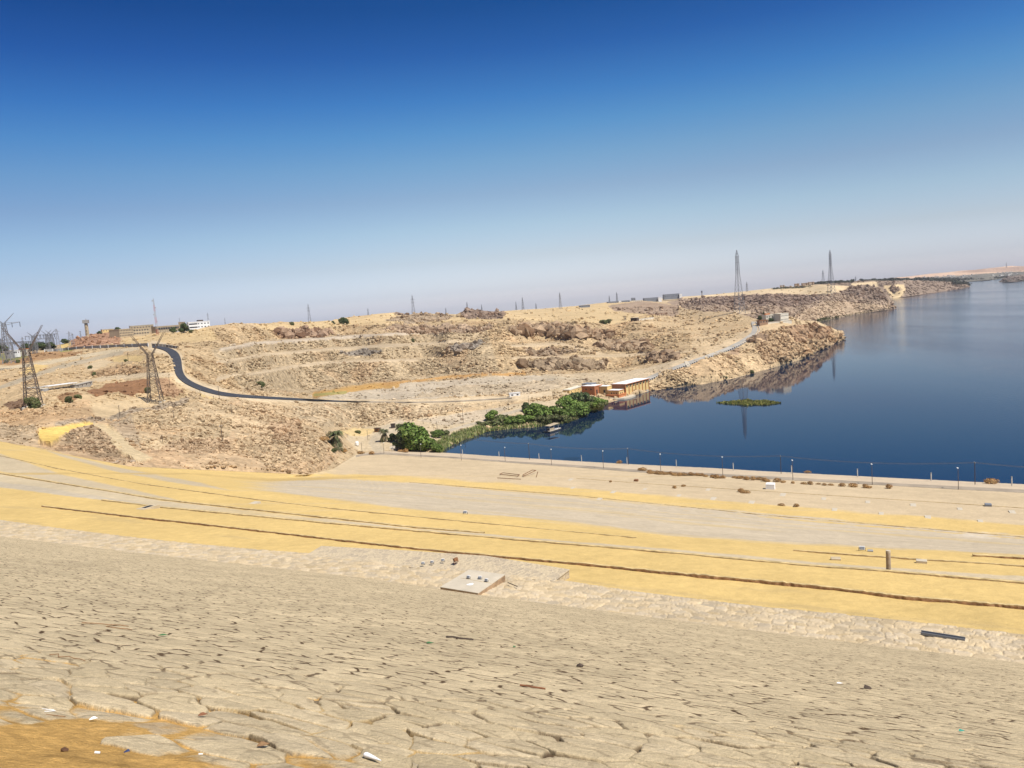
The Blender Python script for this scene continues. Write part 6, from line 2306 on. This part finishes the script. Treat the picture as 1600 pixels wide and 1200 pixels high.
# parapet of the river road
RW = edge_world([(1002, 600), (1012, 595.5), (1027, 588.5), (1064, 574.8), (1102, 561.2), (1132, 550.7), (1162, 537.2), (1186, 520.8), (1189.5, 516.4), (1185, 510.3), (1181, 503)], 64, 0.0)
RW = sm_pts(RW, 2)
root = empty('road_parapet', RW[0], 0, 'low pale parapet with dark blocks along the river road', 'parapet')
Lc = RW - RW[0]
nn = np.array((-0.2, 0.3, 0))
V = np.vstack([Lc + (0, 0, -1.0), Lc + (0, 0, 0.95), Lc + nn + (0, 0, 0.95), Lc + nn + (0, 0, -1.0)])
np_mesh('wall', V, grid_quads(4, 64), M_WHITE, smooth_=False, parent=root)
for i in range(1, 63):
    a, b_ = Lc[i], Lc[i + 1]
    mb = MB()
    d_ = (b_ - a) * 0.62
    q = [(a[0] + 0.1, a[1] - 0.4), (a[0] + d_[0] + 0.1, a[1] + d_[1] - 0.4), (a[0] + d_[0], a[1] + d_[1] - 0.05), (a[0], a[1] - 0.05)]
    mb.hexa([(x, y, a[2] - 0.4) for x, y in q], [(x, y, a[2] + 1.05) for x, y in q])
    mb.build('block', M_BLACK, root)

# sheds at the left
p0, p1 = G(75, 611), G(117, 607)
rz, L = house_frame(p0, p1)
root = empty('open_shelter', p0, rz, 'long open shelter with a flat white roof on thin posts near the left pylon', 'shelter')
mb = MB()
mb.box(-0.8, -2.2, 2.6, L + 0.4, 4.6, 2.85)
mb.build('roof', M_WHITE, root)
for i in range(11):
    for y in (-0.9, 2.8):
        mb = MB()
        mb.box(L * i / 10 - 0.08, y, -0.5, L * i / 10 + 0.08, y + 0.16, 2.6)
        mb.build('post', M_GREYW, root)
mb = MB()
mb.box(0, 2.9, -0.5, L, 3.05, 0.9)
mb.build('back_wall', M_CREAM, root)
p = G(70, 612.5)
root = empty('round_tank', p, 0, 'squat dark round tank with a pale lid left of the open shelter', 'tank')
mb = MB()
mb.lathe([(2.0, -0.5), (2.0, 1.9)], 18)
mb.build('drum', M_GREYW, root)
mb = MB()
mb.lathe([(2.1, 1.903), (2.1, 2.1)], 18)
mb.build('lid', M_CREAM, root)
building('ruined_shed', 'low ruined stone shed right of the open shelter', G(119, 607.5), G(145, 603.5), 2.0, 3, M_CONC, M_CONC, 1, 4, 1.0, 1.0, parapet=0, side=False, drop=1)
building('white_hut_ruin', 'low pale heap of walls left of the round tank', G(40, 610), G(62, 608), 1.4, 2.5, M_CREAM, M_CREAM, 1, 3, 0.9, 0.7, parapet=0, side=False, drop=1)

# ------------------------------------------------------------------ pump house at the water
A = Pz(np.array(978.0), np.array(620.5), 0.0)
B = Pz(np.array(1014.0), np.array(610.5), 0.0)
rz, L = house_frame(A, B)
root = empty('pump_house', A, rz, 'tall ochre pump house hall with a white roof and terracotta pillars rising from the water', 'pump house')
D, Hh = 13.0, 10.6
mb = MB()
mb.box(0.0, 0.0, -3, L, D, 1.3)
mb.build('plinth', mat('wet_concrete', (0.36, 0.38, 0.36), 0.7, var=0.2, scale=0.4), root)
mb = MB()
mb.box(0.05, 0.05, 1.303, L - 0.05, D - 0.05, Hh)
mb.build('wall', M_YEL, root)
mb = MB()
mb.box(-0.02, 0.3, 1.4, 0.045, D - 0.3, Hh - 0.01)
mb.build('end_wall', mat('shaded_terracotta', (0.30, 0.13, 0.065), 0.9, var=0.1, scale=0.3), root)  # terracotta end turned from the sun, its shade put into the colour
mb = MB()
mb.box(-0.7, -0.9, Hh + 0.003, L + 0.6, D + 0.6, Hh + 0.55)
mb.build('fascia', M_ORANGE, root)
mb = MB()
mb.box(-0.55, -0.75, Hh + 0.553, L + 0.45, D + 0.45, Hh + 0.68)
mb.build('roof', M_WHITE, root)
NB = 7
for i in range(NB + 1):
    x = L * i / NB
    mb = MB()
    mb.box(x - 0.28, -0.45, -3, x + 0.28, 0.0, Hh)
    mb.build('pillar', M_ORANGE, root)
for i in range(NB):
    x = L * (i + 0.5) / NB
    mb = MB()
    mb.box(x - 1.3, -0.08, Hh - 2.6, x + 1.3, 0.04, Hh - 1.6)
    mb.build('window', M_DARKW, root)
mb = MB()
mb.box(0.3, -0.10, Hh - 1.25, L - 0.3, 0.04, Hh - 0.35)
mb.build('eave_shade_band', M_WOOD, root)  # dark strip painting the roof overhang's shadow onto the wall


def local(x, y, z=0.0):
    c_, s_ = math.cos(rz), math.sin(rz)
    return A + np.array((x * c_ - y * s_, x * s_ + y * c_, z))


def annex(label, x0, y0, x1, y1, z0, h, wm_, roofm, trim, wins, name='pump_house_annex'):
    r_ = empty(name, local(x0, y0, z0), rz, label, 'annex')
    lx, ly = x1 - x0, y1 - y0
    mb = MB()
    mb.box(0, 0, -3, lx, ly, h)
    mb.build('wall', wm_, r_)
    mb = MB()
    mb.box(-0.3, -0.3, h + 0.003, lx + 0.3, ly + 0.3, h + 0.5)
    mb.build('parapet', trim, r_)
    mb = MB()
    mb.box(0.05, 0.05, h + 0.503, lx - 0.05, ly - 0.05, h + 0.56)
    mb.build('roof', roofm, r_)
    for f_, q, z, w_, hh in wins:
        mb = MB()
        if f_ == 'e':      # end facing the camera side (low x)
            mb.box(-0.06, q - w_ / 2, z, 0.02, q + w_ / 2, z + hh)
        else:              # river front
            mb.box(q - w_ / 2, -0.06, z, q + w_ / 2, 0.02, z + hh)
        mb.build('window', M_DARKW, r_)
    return r_


# the lower wing in front of the hall, the terrace wall, the link and the left block
annex('low terracotta wing with a white roof on the quay in front of the hall', -9.5, 1.0, -0.6, 12.0, 1.3, 5.2, M_YEL, M_WHITE, M_ORANGE, [('e', 2.5, 2.6, 1.0, 1.2), ('e', 4.7, 2.6, 1.0, 1.2), ('e', 7.0, 2.6, 1.0, 1.2), ('f', 2.5, 2.4, 1.2, 1.3), ('f', 5.5, 2.4, 1.2, 1.3)])
annex('terracotta terrace wall around the low wing on the quay', -12.5, -0.8, -0.4, 0.6, 1.3, 2.0, M_ORANGE, M_ORANGE, M_ORANGE, [], 'terrace_wall')
annex('terracotta terrace wall facing the trees at the end of the low wing', -12.4, 0.9, -10.2, 12.2, 1.3, 1.6, mat('terrace_terracotta', (0.42, 0.17, 0.07), 0.9), M_ORANGE, M_ORANGE, [], 'terrace_wall')
annex('plain ochre link building between the hall and the left block', -8.0, 13.0, 0.0, 26.0, 1.5, 8.2, M_YEL, M_WHITE, M_YEL, [('e', 3.0, 3.2, 2.0, 2.4), ('e', 9, 4.5, 1.4, 1.2)])
annex('square terracotta block with two small windows behind the tall trees', -15.5, 21.0, -3.5, 34.0, 2.0, 8.8, mat('block_terracotta', (0.38, 0.15, 0.065), 0.9), M_WHITE, M_ORANGE, [('e', 3.5, 5.8, 1.5, 1.3), ('e', 8.5, 5.8, 1.5, 1.3), ('f', 3.5, 0.8, 2.0, 5.0), ('f', 8.8, 0.8, 1.8, 5.0)])
annex('low dark roofed shed on the left block of the pump house', -6.0, 30.0, 2.0, 40.0, 3.0, 8.6, M_CREAM, M_SHED, M_SHED, [])
mb = MB()
for i in range(9):
    mb.box(-15.55, 0, 0, -15.5, 0.01, 0.01)
# quay
q = [local(-19, 13.5), local(-18.5, -1.0), local(-14.5, -7.0), local(-6, -8.8), local(4.5, -6.8), local(8.5, -2.6), local(7.5, -0.6), local(-0.5, 0.3), local(-1, 13.5)]
root = empty('quay', A, 0, 'pale curved concrete quay at the foot of the pump house', 'quay')
mb = MB()
mb.hexa([(a - A) + np.array((0, 0, -2.5)) for a in q], [(a - A) + np.array((0, 0, 1.25)) for a in q])
mb.build('slab', M_CONCP, root)
building('low_store', 'low ochre store behind the trees left of the pump house', G(890, 616), G(913, 611), 3.2, 6, M_YEL, M_CREAM, 1, 4, 1, 1, side=False)

# riverside house
hb = building('riverside_house', 'two storey cream house with a flat roof on the river bluff, left wing', PT(1197, 503, 955), PT(1221, 502, 958), 7.8, 10, M_CREAM, M_CREAM, 2, 6, 1.5, 1.4, side=False)
hb2 = building('riverside_house', 'white house wing with two rows of windows at the river bluff edge', PT(1220, 502.5, 945), PT(1232.5, 501.5, 955), 9.0, 10, M_CREAM, M_CREAM, 2, 6, 1.2, 1.3, side=False)
mb = MB()
mb.box(2, 5, 8.1, 8, 9, 10)
mb.build('roof_room', M_ORANGE, hb)
building('brown_annex', 'low brown annex left of the riverside house by the road end', PT(1187, 506, 935), PT(1200, 505, 938), 3.5, 6, mat('annex_brown', (0.30, 0.19, 0.12), 0.9), M_BROWN, 1, 3, 1.4, 1.6, side=False)
block_a = [PT(1198, 505.5, 938), PT(1237, 503.5, 945)]
building('garden_wall', 'long low pale garden wall in front of the riverside house', block_a[0], block_a[1], 1.3, 0.4, M_CREAM, M_CREAM, 0, parapet=0, side=False, cat='wall')

# grey sheds on the ridge
for x0, x1, y0, y1, t, h, m_, lb in ((1038, 1061.5, 465.5, 464.3, 2350, 10, M_SHED, 'longest grey industrial shed on the ridge, rightmost'), (1061.8, 1065.5, 464.6, 464.3, 2345, 10.5, M_WHITE, 'white end block of the rightmost grey shed'), (1007, 1028, 470.6, 468, 2300, 8.5, M_SHED, 'grey industrial shed on the ridge, second from the right'),
                                    (1029, 1034, 469, 468.4, 2290, 8, M_WHITE, 'small white store between the two right grey sheds'), (985, 1004, 473, 471, 2200, 5, M_CREAM, 'low cream shed in the middle of the ridge row'), (972, 984, 474, 472.8, 2180, 7, M_SHED, 'short dark grey shed in the ridge row'),
                                    (950, 966, 475.5, 474, 2150, 6.5, M_SHED, 'grey shed at the left end of the ridge row'), (967, 971, 474.2, 473.8, 2150, 7, M_WHITE, 'small white store at the left end of the ridge row'), (987, 993, 470.5, 470, 2300, 9, M_SHED, 'small raised dark shed behind the cream shed'), (906, 922, 480, 478.6, 1900, 3.5, M_SHED, 'low dark shed with scrub left of the ridge row')):
    building('industrial_shed', lb, PT(x0, y0, t), PT(x1, y1, t), h, 25 if x1 - x0 > 10 else 8, m_, m_, 1, max(1, int((x1 - x0) / 3)), 2.0, 1.4, parapet=0, side=False, drop=6)

# ruined frame
p0, p1 = G(1000, 498), G(1042, 493.5)
rz2, L2 = house_frame(p0, p1)
root = empty('roofless_colonnade', p0, rz2, 'long roofless frame of brown columns and a top beam on the rim', 'frame')
for i in range(15):
    mb = MB()
    mb.box(L2 * i / 14 - 0.25, -0.25, -2, L2 * i / 14 + 0.25, 0.25, 3.6)
    mb.build('column', M_BROWN, root)
mb = MB()
mb.box(-0.4, -0.3, 3.603, L2 + 0.4, 0.3, 4.1)
mb.build('beam', M_BROWN, root)
building('dark_shed', 'small dark shed with a pale roof left of the roofless frame', G(985.5, 503), G(995, 502.3), 6.0, 6, M_WOOD, M_CREAM, 1, 2, 1.2, 1.5, parapet=0, side=False)
building('pale_gatehouse', 'pale upright block left of the small dark shed', G(975, 501), G(979, 500.6), 7.0, 4, M_BEIGE, M_BEIGE, 1, 1, 1.2, 1.5, side=False)
building('low_wall_house', 'low pale wall below the roofless frame', G(996, 501.5), G(1022, 498.5), 2.0, 3, M_CREAM, M_CREAM, 1, 6, 1.2, 0.9, parapet=0, side=False)

# small things around the junction and berm road
building('site_cabin', 'long white site cabin with dark windows beside the berm road', G(796.5, 620.5), G(813, 618.8), 2.9, 2.8, M_WHITE, M_WHITE, 1, 2, 1.6, 1.0, parapet=0, cat='cabin', drop=0.6)
building('kiosk', 'small dark brown kiosk by the track, left one of two', G(585, 675.5), G(592, 675), 2.6, 2.5, M_BROWN, M_WOOD, 1, 1, 1.6, 1.0, parapet=0, cat='kiosk', drop=0.6)
building('kiosk', 'small dark brown kiosk by the track, right one of two', G(611, 669.5), G(617.5, 668.8), 2.8, 2.5, M_WOOD, M_WOOD, 1, 1, 1.6, 1.0, parapet=0, cat='kiosk', drop=0.6)
p = G(558, 697)
root = empty('water_tank', p, 0.2, 'white water tank on a low stand beside the left palm', 'tank')
mb = MB()
mb.lathe([(1.15, 0.7), (1.2, 2.4), (0.9, 2.8), (0.3, 2.9)], 14)
mb.build('tank', M_WHITE, root)
for sx_, sy_ in ((-0.8, -0.8), (0.8, -0.8), (0.8, 0.8), (-0.8, 0.8)):
    mb = MB()
    mb.box(sx_ - 0.1, sy_ - 0.1, -0.4, sx_ + 0.1, sy_ + 0.1, 0.7)
    mb.build('leg', M_GREYW, root)
for i, (x, lb) in enumerate(((611.5, 'white framed signboard at the junction, left one'), (616, 'white framed signboard at the junction, right one'))):
    p = G(x, 704)
    root = empty('signboard', p, 0.1, lb, 'sign')
    for s in (-0.75, 0.65):
        mb = MB()
        mb.box(s, 0, -0.4, s + 0.1, 0.1, 2.9)
        mb.build('post', M_WHITE, root)
    mb = MB()
    mb.box(-0.64, 0.02, 1.3, 0.64, 0.08, 2.8)
    mb.build('panel', M_CREAM, root)
for x, y, r, lb in ((475, 730, 0.95, 'dark angular boulder lying alone at the foot of the rocky slope'), (182, 724, 0.8, 'grey boulder at the toe of the left rock mound'), (208, 722, 0.6, 'pale boulder at the toe of the left rock mound')):
    p = G(x, y)
    root = MB()
    root.rock((0, 0, 0.3), r * 1.6, int(x), 0.6)
    o = root.build('boulder', mat('boulder_rock', (0.14, 0.085, 0.06) if r > 0.9 else (0.36, 0.28, 0.2), 0.95, var=0.3, scale=2))
    o.location = p
    tag(o, lb, 'boulder')
# concrete chute on the river slope
P = [G(x, y, 0.9) for x, y in ((1069, 566), (1074, 565.3), (1079.5, 571.5), (1073, 573.5))]
root = empty('concrete_chute', P[0], 0, 'pale concrete chute running down the river slope from the road', 'chute')
mb = MB()
mb.hexa([p - P[0] - np.array((0, 0, 1.5)) for p in P], [p - P[0] for p in P])
mb.build('bed', M_CONCP, root)

# boat
p = Pz(np.array(859.5), np.array(676.5), 0.0)
q = Pz(np.array(880.0), np.array(670.5), 0.0)
rz3 = math.atan2((q - p)[1], (q - p)[0])
root = empty('houseboat', p, rz3, 'small flat decked ferry boat with a cream canopy moored off the bank', 'boat')
LB = float(np.hypot(*(q - p)[:2]))
WB = 4.4
mb = MB()
hl = [(0, 0.2), (LB * 0.8, 0.2), (LB, WB * 0.35), (LB, WB * 0.65), (LB * 0.8, WB - 0.2), (0, WB - 0.2)]
mb.hexa([(x * 0.97, y, -0.5) for x, y in hl], [(x, y + (0.15 if y > WB / 2 else -0.15), 0.85) for x, y in hl])
mb.build('hull', mat('hull_paint', (0.05, 0.055, 0.06), 0.5, var=0.2, scale=1), root)
mb = MB()
mb.hexa([(x * 0.985, y, 0.853) for x, y in hl], [(x * 0.985, y, 1.0) for x, y in hl])
mb.build('deck', M_CONC, root)
mb = MB()
mb.box(1.2, 0.9, 1.003, LB * 0.42, WB - 0.9, 2.6)
mb.build('cabin', M_BEIGE, root)
mb = MB()
mb.box(1.14, 1.3, 1.7, 1.195, WB - 1.3, 2.3)
mb.build('window', M_DARKW, root)
mb = MB()
mb.hexa([(0.1, -0.1, 4.3), (LB * 0.70, -0.1, 4.8), (LB * 0.70, WB + 0.1, 4.8), (0.1, WB + 0.1, 4.3)], [(0.1, 0.2, 4.5), (LB * 0.70, 0.2, 5.0), (LB * 0.70, WB - 0.2, 5.0), (0.1, WB - 0.2, 4.5)])
mb.build('canopy', M_BEIGE, root)
for x, z in ((0.3, 4.3), (LB * 0.34, 4.53), (LB * 0.66, 4.76)):
    for y in (0.15, WB - 0.25):
        mb = MB()
        mb.box(x, y, 1.0, x + 0.1, y + 0.1, z)
        mb.build('post', M_WHITE, root)
mb = MB()
mb.box(LB * 0.5, 0.8, 1.003, LB * 0.55, WB - 0.8, 1.6)
mb.box(LB * 0.60, 0.8, 1.003, LB * 0.65, WB - 0.8, 1.6)
mb.build('bench', M_WHITE, root)
mb = MB()
mb.box(-0.9, WB * 0.35, -0.3, -0.3, WB * 0.6, 1.1)
mb.build('outboard_motor', M_BLACK, root)

# ------------------------------------------------------------------ far town, apartment blocks and tree belts
M_APT = mat('apartment_plaster', (0.46, 0.33, 0.22), 0.9, var=0.08, scale=0.05)
M_APT2 = mat('apartment_plaster_pale', (0.56, 0.45, 0.33), 0.9, var=0.08, scale=0.05)
for i, (x, w_, y, h, lb) in enumerate(((1221.5, 2.2, 451.3, 10, 'apartment block at the left end of the far row'), (1225.5, 1.3, 450.8, 10, 'slim apartment block second in the far row'), (1231, 2.6, 450.6, 5, 'low dark block in the left part of the far row'), (1236, 1.2, 450, 6, 'small block before the tall pair of the far row'), (1244.5, 3.0, 450, 13, 'tall brown apartment block, left of the central pair'), (1248.5, 1.6, 449.6, 13, 'tall pale apartment block, right of the central pair'),
                                       (1252, 1.8, 449.4, 6, 'low dark block right of the central pair'), (1256.5, 5.0, 449.2, 13, 'widest brown apartment block of the far row'), (1261.8, 1.6, 448.5, 13, 'slim tall apartment block beside the widest one'), (1266.5, 4.0, 448, 14, 'pale wide apartment block right of the slim one'), (1271.5, 2.2, 447.5, 14, 'pale apartment block at the right end of the far row'))):
    building('apartment_block', lb, PT(x - w_ / 2, y, 2500), PT(x + w_ / 2, y - w_ * 0.077, 2500), h, 10, M_APT if i % 3 else M_APT2, M_APT, 3, max(1, int(w_)), 1.4, 1.6, parapet=0.8, side=False, drop=6)


def belt(label, pts, n_, hmin, hmax, t, cols, seed, spread=40):
    g = np.random.default_rng(seed)
    x0, x1 = pts[0][0], pts[-1][0]
    px = g.uniform(x0, x1, n_)
    py = np.interp(px, [p[0] for p in pts], [p[1] for p in pts])
    T = t + g.normal(0, spread, n_)
    P = Pt(px, py, np.full(n_, float(t)))
    P[:, :2] *= (T / t)[:, None]
    h = g.uniform(hmin, hmax, n_) * (0.7 + 0.6 * vnoise(px / 3.0, px * 0, seed))
    V, C = [], []
    for k in range(7):
        c = P + np.stack([g.normal(0, 0.35, n_) * h, g.normal(0, 0.35, n_) * h, g.uniform(0.1, 0.95, n_) * h], 1)
        a = g.normal(size=(n_, 3))
        a /= np.linalg.norm(a, axis=1)[:, None]
        b_ = np.cross(a, g.normal(size=(n_, 3)))
        b_ /= np.linalg.norm(b_, axis=1)[:, None]
        s = (h * 0.30)[:, None]
        V.append(np.stack([c - a * s, c + b_ * s, c + a * s, c - b_ * s], 1))
        C.append(np.repeat(np.array(cols)[g.integers(0, len(cols), n_)] * g.uniform(0.7, 1.3, n_)[:, None], 4, 0))
    V = np.concatenate([v.reshape(-1, 3) for v in V])
    o = np_mesh('tree_belt', V, np.arange(len(V)).reshape(-1, 4), M_LEAF, np.concatenate(C), smooth_=False)
    return tag(o, label, 'trees', kind='stuff')


FARG = [(0.055, 0.065, 0.04), (0.075, 0.085, 0.05), (0.045, 0.05, 0.035)]
belt('dark belt of far trees behind the right river crossing tower', [(1273, 444.8), (1300, 442.2), (1334, 440.6)], 500, 4, 9, 2900, FARG, 1, 60)
belt('scrub at the left foot of the far apartment row', [(1208, 452.4), (1221, 451), (1250, 450), (1272, 448)], 220, 2, 5, 2420, FARG, 2)
belt('dark belt of far trees on the flat behind the third headland', [(1345, 440), (1400, 438.3), (1450, 437.8), (1500, 440.5)], 800, 5, 12, 3700, FARG, 3, 120)
belt('band of palms and trees along the far shore below the town', [(1440, 437), (1500, 437.5), (1530, 438), (1560, 435.5), (1620, 431.5), (1700, 427)], 1600, 6, 16, 5600, FARG, 4, 150)
belt('low shrubs on the tip of the third headland', [(1490, 444), (1512, 444), (1515, 447)], 160, 4, 12, 3560, FARG, 5, 20)
belt('dark scrub along the shore of the rocky island', [(1562, 440.5), (1600, 438.8), (1660, 435)], 260, 3, 8, 4050, FARG, 6, 20)

h0 = None
rgt = np.random.default_rng(12)
for i in range(110):
    x = rgt.uniform(1440, 1600)
    yb = np.interp(x, [1400, 1450, 1500, 1550, 1600], [437.5, 436.5, 434.5, 431.5, 429])
    y = yb - rgt.uniform(-1.5, 4.0) * np.interp(x, [1440, 1480, 1600], [0.6, 1, 0.8])
    t = 5700 + (yb - y) * 230 + 350
    p = PT(x, y, t)
    if h0 is None:
        mb = MB()
        mb.box(0, 0, -6, 11, 9, 7)
        mb.box(-0.4, -0.4, 7.01, 11.4, 9.4, 7.6)
        mb.box(2, 2, 7.61, 6, 6, 10)
        h0 = mb.build('town_house', mat('far_whitewash', (0.62, 0.58, 0.52), 0.9, var=0.1, scale=0.02))
        tag(h0, 'small pale flat roofed house in the far town across the river', 'house', 'houses of the far town')
        h0.location = p
    else:
        o = h0.copy()
        COL.objects.link(o)
        o.location = p
        o.rotation_euler = (0, 0, rgt.uniform(0, 1.5))
        s = rgt.uniform(0.6, 1.6)
        o.scale = (s * 1.2, s, s * rgt.uniform(0.7, 1.2))

# ------------------------------------------------------------------ litter on the pitching
def litter(px, py, build, label, name, cat, rz=0.0, dz=0.02):
    k_ = np.unravel_index(np.argmin((SLX - px) ** 2 + (SLY - py) ** 2), SLX.shape)
    p = SLV[max(k_[0] - 3, 0):k_[0] + 4, max(k_[1] - 3, 0):k_[1] + 4].reshape(-1, 3)
    p = np.array((SLV[k_][0], SLV[k_][1], np.median(p[:, 2] + SLOPE * (p @ VX)) - SLOPE * (SLV[k_] @ VX)))
    o = build()
    o.name = name
    o.data.name = name
    o.location = p
    # lie on the slope
    n_ = Vector(VX) * SLOPE + Vector((0, 0, 1))
    n_.normalize()
    qm = Vector((0, 0, 1)).rotation_difference(n_).to_matrix().to_4x4() @ Matrix.Rotation(rz, 4, 'Z')
    o.rotation_euler = qm.to_euler()
    return tag(o, label, cat)


def stick(L_, r, m, bend=0.1, n_=4, seed=0):
    def f():
        mb = MB()
        g = random.Random(seed)
        pr = np.array((-L_ / 2, 0, r))
        for i in range(n_):
            q_ = np.array((-L_ / 2 + L_ * (i + 1) / n_, g.uniform(-bend, bend) * L_ * 0.5, r + g.uniform(0, bend) * L_ * 0.25))
            mb.tube(pr, q_, r, r * 0.9, 5)
            pr = q_
        return mb.build('twig', m)
    return f


def cone_cup():
    mb = MB()
    vs, fs = [], []
    prof = [(0.020, 0.0), (0.024, 0.004), (0.026, 0.02), (0.016, 0.12), (0.006, 0.185), (0.004, 0.20)]
    for r, x in prof:
        for k in range(14):
            a = 2 * math.pi * k / 14
            vs.append((x - 0.1, r * math.cos(a) * (1 + 0.1 * math.sin(x * 50)), r * math.sin(a) * 0.8 + 0.026))
    for j in range(len(prof) - 1):
        for k in range(14):
            fs.append((j * 14 + k, j * 14 + (k + 1) % 14, (j + 1) * 14 + (k + 1) % 14, (j + 1) * 14 + k))
    mb.add(vs, fs)
    return mb.build('paper_cone', mat('white_paper', (0.82, 0.81, 0.79), 0.8, var=0.05, scale=20), None, True)


def pebble(r, m, seed):
    def f():
        mb = MB()
        mb.rock((0, 0, r * 0.4), r * 1.6, seed, 0.6)
        return mb.build('pebble', m)
    return f


def leaf(L_, w_, m):
    def f():
        mb = MB()
        vs = []
        for i in range(6):
            u = i / 5
            ww = w_ * math.sin(math.pi * u)
            vs += [(L_ * (u - 0.5), -ww, 0.012 + 0.02 * u), (L_ * (u - 0.5), ww, 0.02 + 0.02 * math.sin(3 * u))]
        mb.add(vs, [(2 * i, 2 * i + 2, 2 * i + 3, 2 * i + 1) for i in range(5)])
        return mb.build('leaf', m)
    return f


M_DRYST = mat('dry_stick', (0.26, 0.15, 0.07), 0.9, var=0.3, scale=30)
M_STRW = mat('pale_straw', (0.58, 0.45, 0.26), 0.9, var=0.2, scale=30)
M_PLEAF = mat('green_leaf', (0.06, 0.16, 0.05), 0.6, var=0.2, scale=20)
M_REDB = mat('red_brown_stick', (0.22, 0.095, 0.045), 0.85, var=0.2, scale=20)
litter(582, 1183, cone_cup, 'crumpled white paper cone lying among the stones at the bottom edge', 'paper_cone', 'litter', -0.75)
litter(832, 1075, stick(0.36, 0.013, M_REDB, 0.05), 'red brown stick on the stones right of centre', 'stick', 'stick', -0.3)
litter(105, 1030, stick(0.55, 0.006, M_DRYST, 0.15, 6, 2), 'long dry branch on the stones at the left', 'branch', 'branch', -0.35)
litter(165, 977, stick(0.7, 0.008, M_DRYST, 0.1, 5, 3), 'dark dry branch on the upper left stones', 'branch', 'branch', 0.3)
litter(185, 983, stick(0.5, 0.008, M_DRYST, 0.08, 5, 4), 'thin dry branch on the upper left stones', 'branch', 'branch', -0.3)
litter(75, 1107, stick(0.10, 0.004, M_WHITE, 0.0, 1), 'thin white drinking straw, upper piece of a bent pair', 'drinking_straw', 'straw', 0.1)
litter(78, 1110, stick(0.09, 0.004, M_WHITE, 0.0, 1), 'thin white drinking straw, lower piece of a bent pair', 'drinking_straw', 'straw', 1.0)
litter(86, 1117, stick(0.16, 0.004, M_DRYST, 0.02), 'thin brown twig below the white straw', 'twig', 'twig', 0.0)
litter(101, 1178, pebble(0.018, mat('dark_dung', (0.10, 0.05, 0.025), 0.95, var=0.3, scale=40), 5), 'dark brown pebble on the orange sand', 'pebble', 'pebble')
litter(152, 1183, stick(0.035, 0.008, M_WHITE, 0.0, 1), 'white cigarette end on the orange sand', 'cigarette_end', 'litter', 0.1)
litter(197, 1184, leaf(0.05, 0.012, mat('blue_scrap', (0.04, 0.06, 0.14), 0.6)), 'small blue plastic scrap on the orange sand', 'plastic_scrap', 'litter', -0.3)
litter(145, 1127, leaf(0.06, 0.01, M_WHITE), 'small white paper scrap on the sand edge', 'paper_scrap', 'litter', 0.4)
litter(313, 1177, stick(0.03, 0.005, M_WHITE, 0.0, 1), 'tiny white paper stub on the sandy stones', 'paper_stub', 'litter', 0.5)
litter(255, 995, leaf(0.14, 0.04, M_PLEAF), 'small green leaf caught between the left stones', 'leaf', 'leaf', 0.2)
litter(672, 1006, leaf(0.16, 0.06, M_PLEAF), 'small dark green leaf on the stones left of centre', 'leaf', 'leaf', 0.6)
litter(804, 1012, leaf(0.12, 0.03, M_PLEAF), 'thin green leaf on the stones right of centre', 'leaf', 'leaf', 1.2)
litter(1503, 1144, leaf(0.09, 0.03, mat('turquoise_scrap', (0.05, 0.30, 0.22), 0.6)), 'turquoise plastic scrap among the right stones', 'plastic_scrap', 'litter', 0.2)
litter(1312, 1069, leaf(0.14, 0.04, M_WHITE), 'white paper scrap on the right stones', 'paper_scrap', 'litter', 0.2)
litter(1355, 1076, pebble(0.055, M_WOOD, 8), 'dark stone chip lying on the right stones', 'stone_chip', 'stone')
litter(905, 1042, pebble(0.05, M_WOOD, 9), 'brown stone chip lying on the stones near the centre', 'stone_chip', 'stone')
litter(718, 999, stick(0.6, 0.02, M_WOOD, 0.1), 'dark stick lying on the middle stones', 'stick', 'stick', -0.1)
litter(410, 1168, leaf(0.10, 0.03, M_DRYST), 'curled dry leaf on the sandy stones', 'dry_leaf', 'leaf', 0.7)
litter(316, 1119, leaf(0.08, 0.025, M_REDB), 'reddish dry leaf with white edge near the left stones', 'dry_leaf', 'leaf', 0.5)
p = on_level(801, 914, 68.5)
o = stick(1.0, 0.03, M_WOOD, 0.03)()
o.location = p
o.rotation_euler = (0, 0, 2.2)
o.name = 'stick'
tag(o, 'dark stick lying on the berm right of the slab', 'stick')


# ------------------------------------------------------------------ the dusty air over the valley
hm = bpy.data.materials.new('haze')
hm.use_nodes = True
ht = hm.node_tree
for n in list(ht.nodes):
    ht.nodes.remove(n)
ho = ht.nodes.new('ShaderNodeOutputMaterial')
hv = ht.nodes.new('ShaderNodeVolumePrincipled')
hv.inputs['Color'].default_value = (0.92, 0.88, 0.92, 1)
hv.inputs['Density'].default_value = 3.2e-5
hv.inputs['Anisotropy'].default_value = 0.0
ht.links.new(hv.outputs[0], ho.inputs['Volume'])
mb = MB()
mb.box(-11600, -11600, -8.2, 11600, 11600, 185)
hz = mb.build('haze', hm)
tag(hz, 'thin dusty haze in the air over the valley', 'haze', kind='stuff')
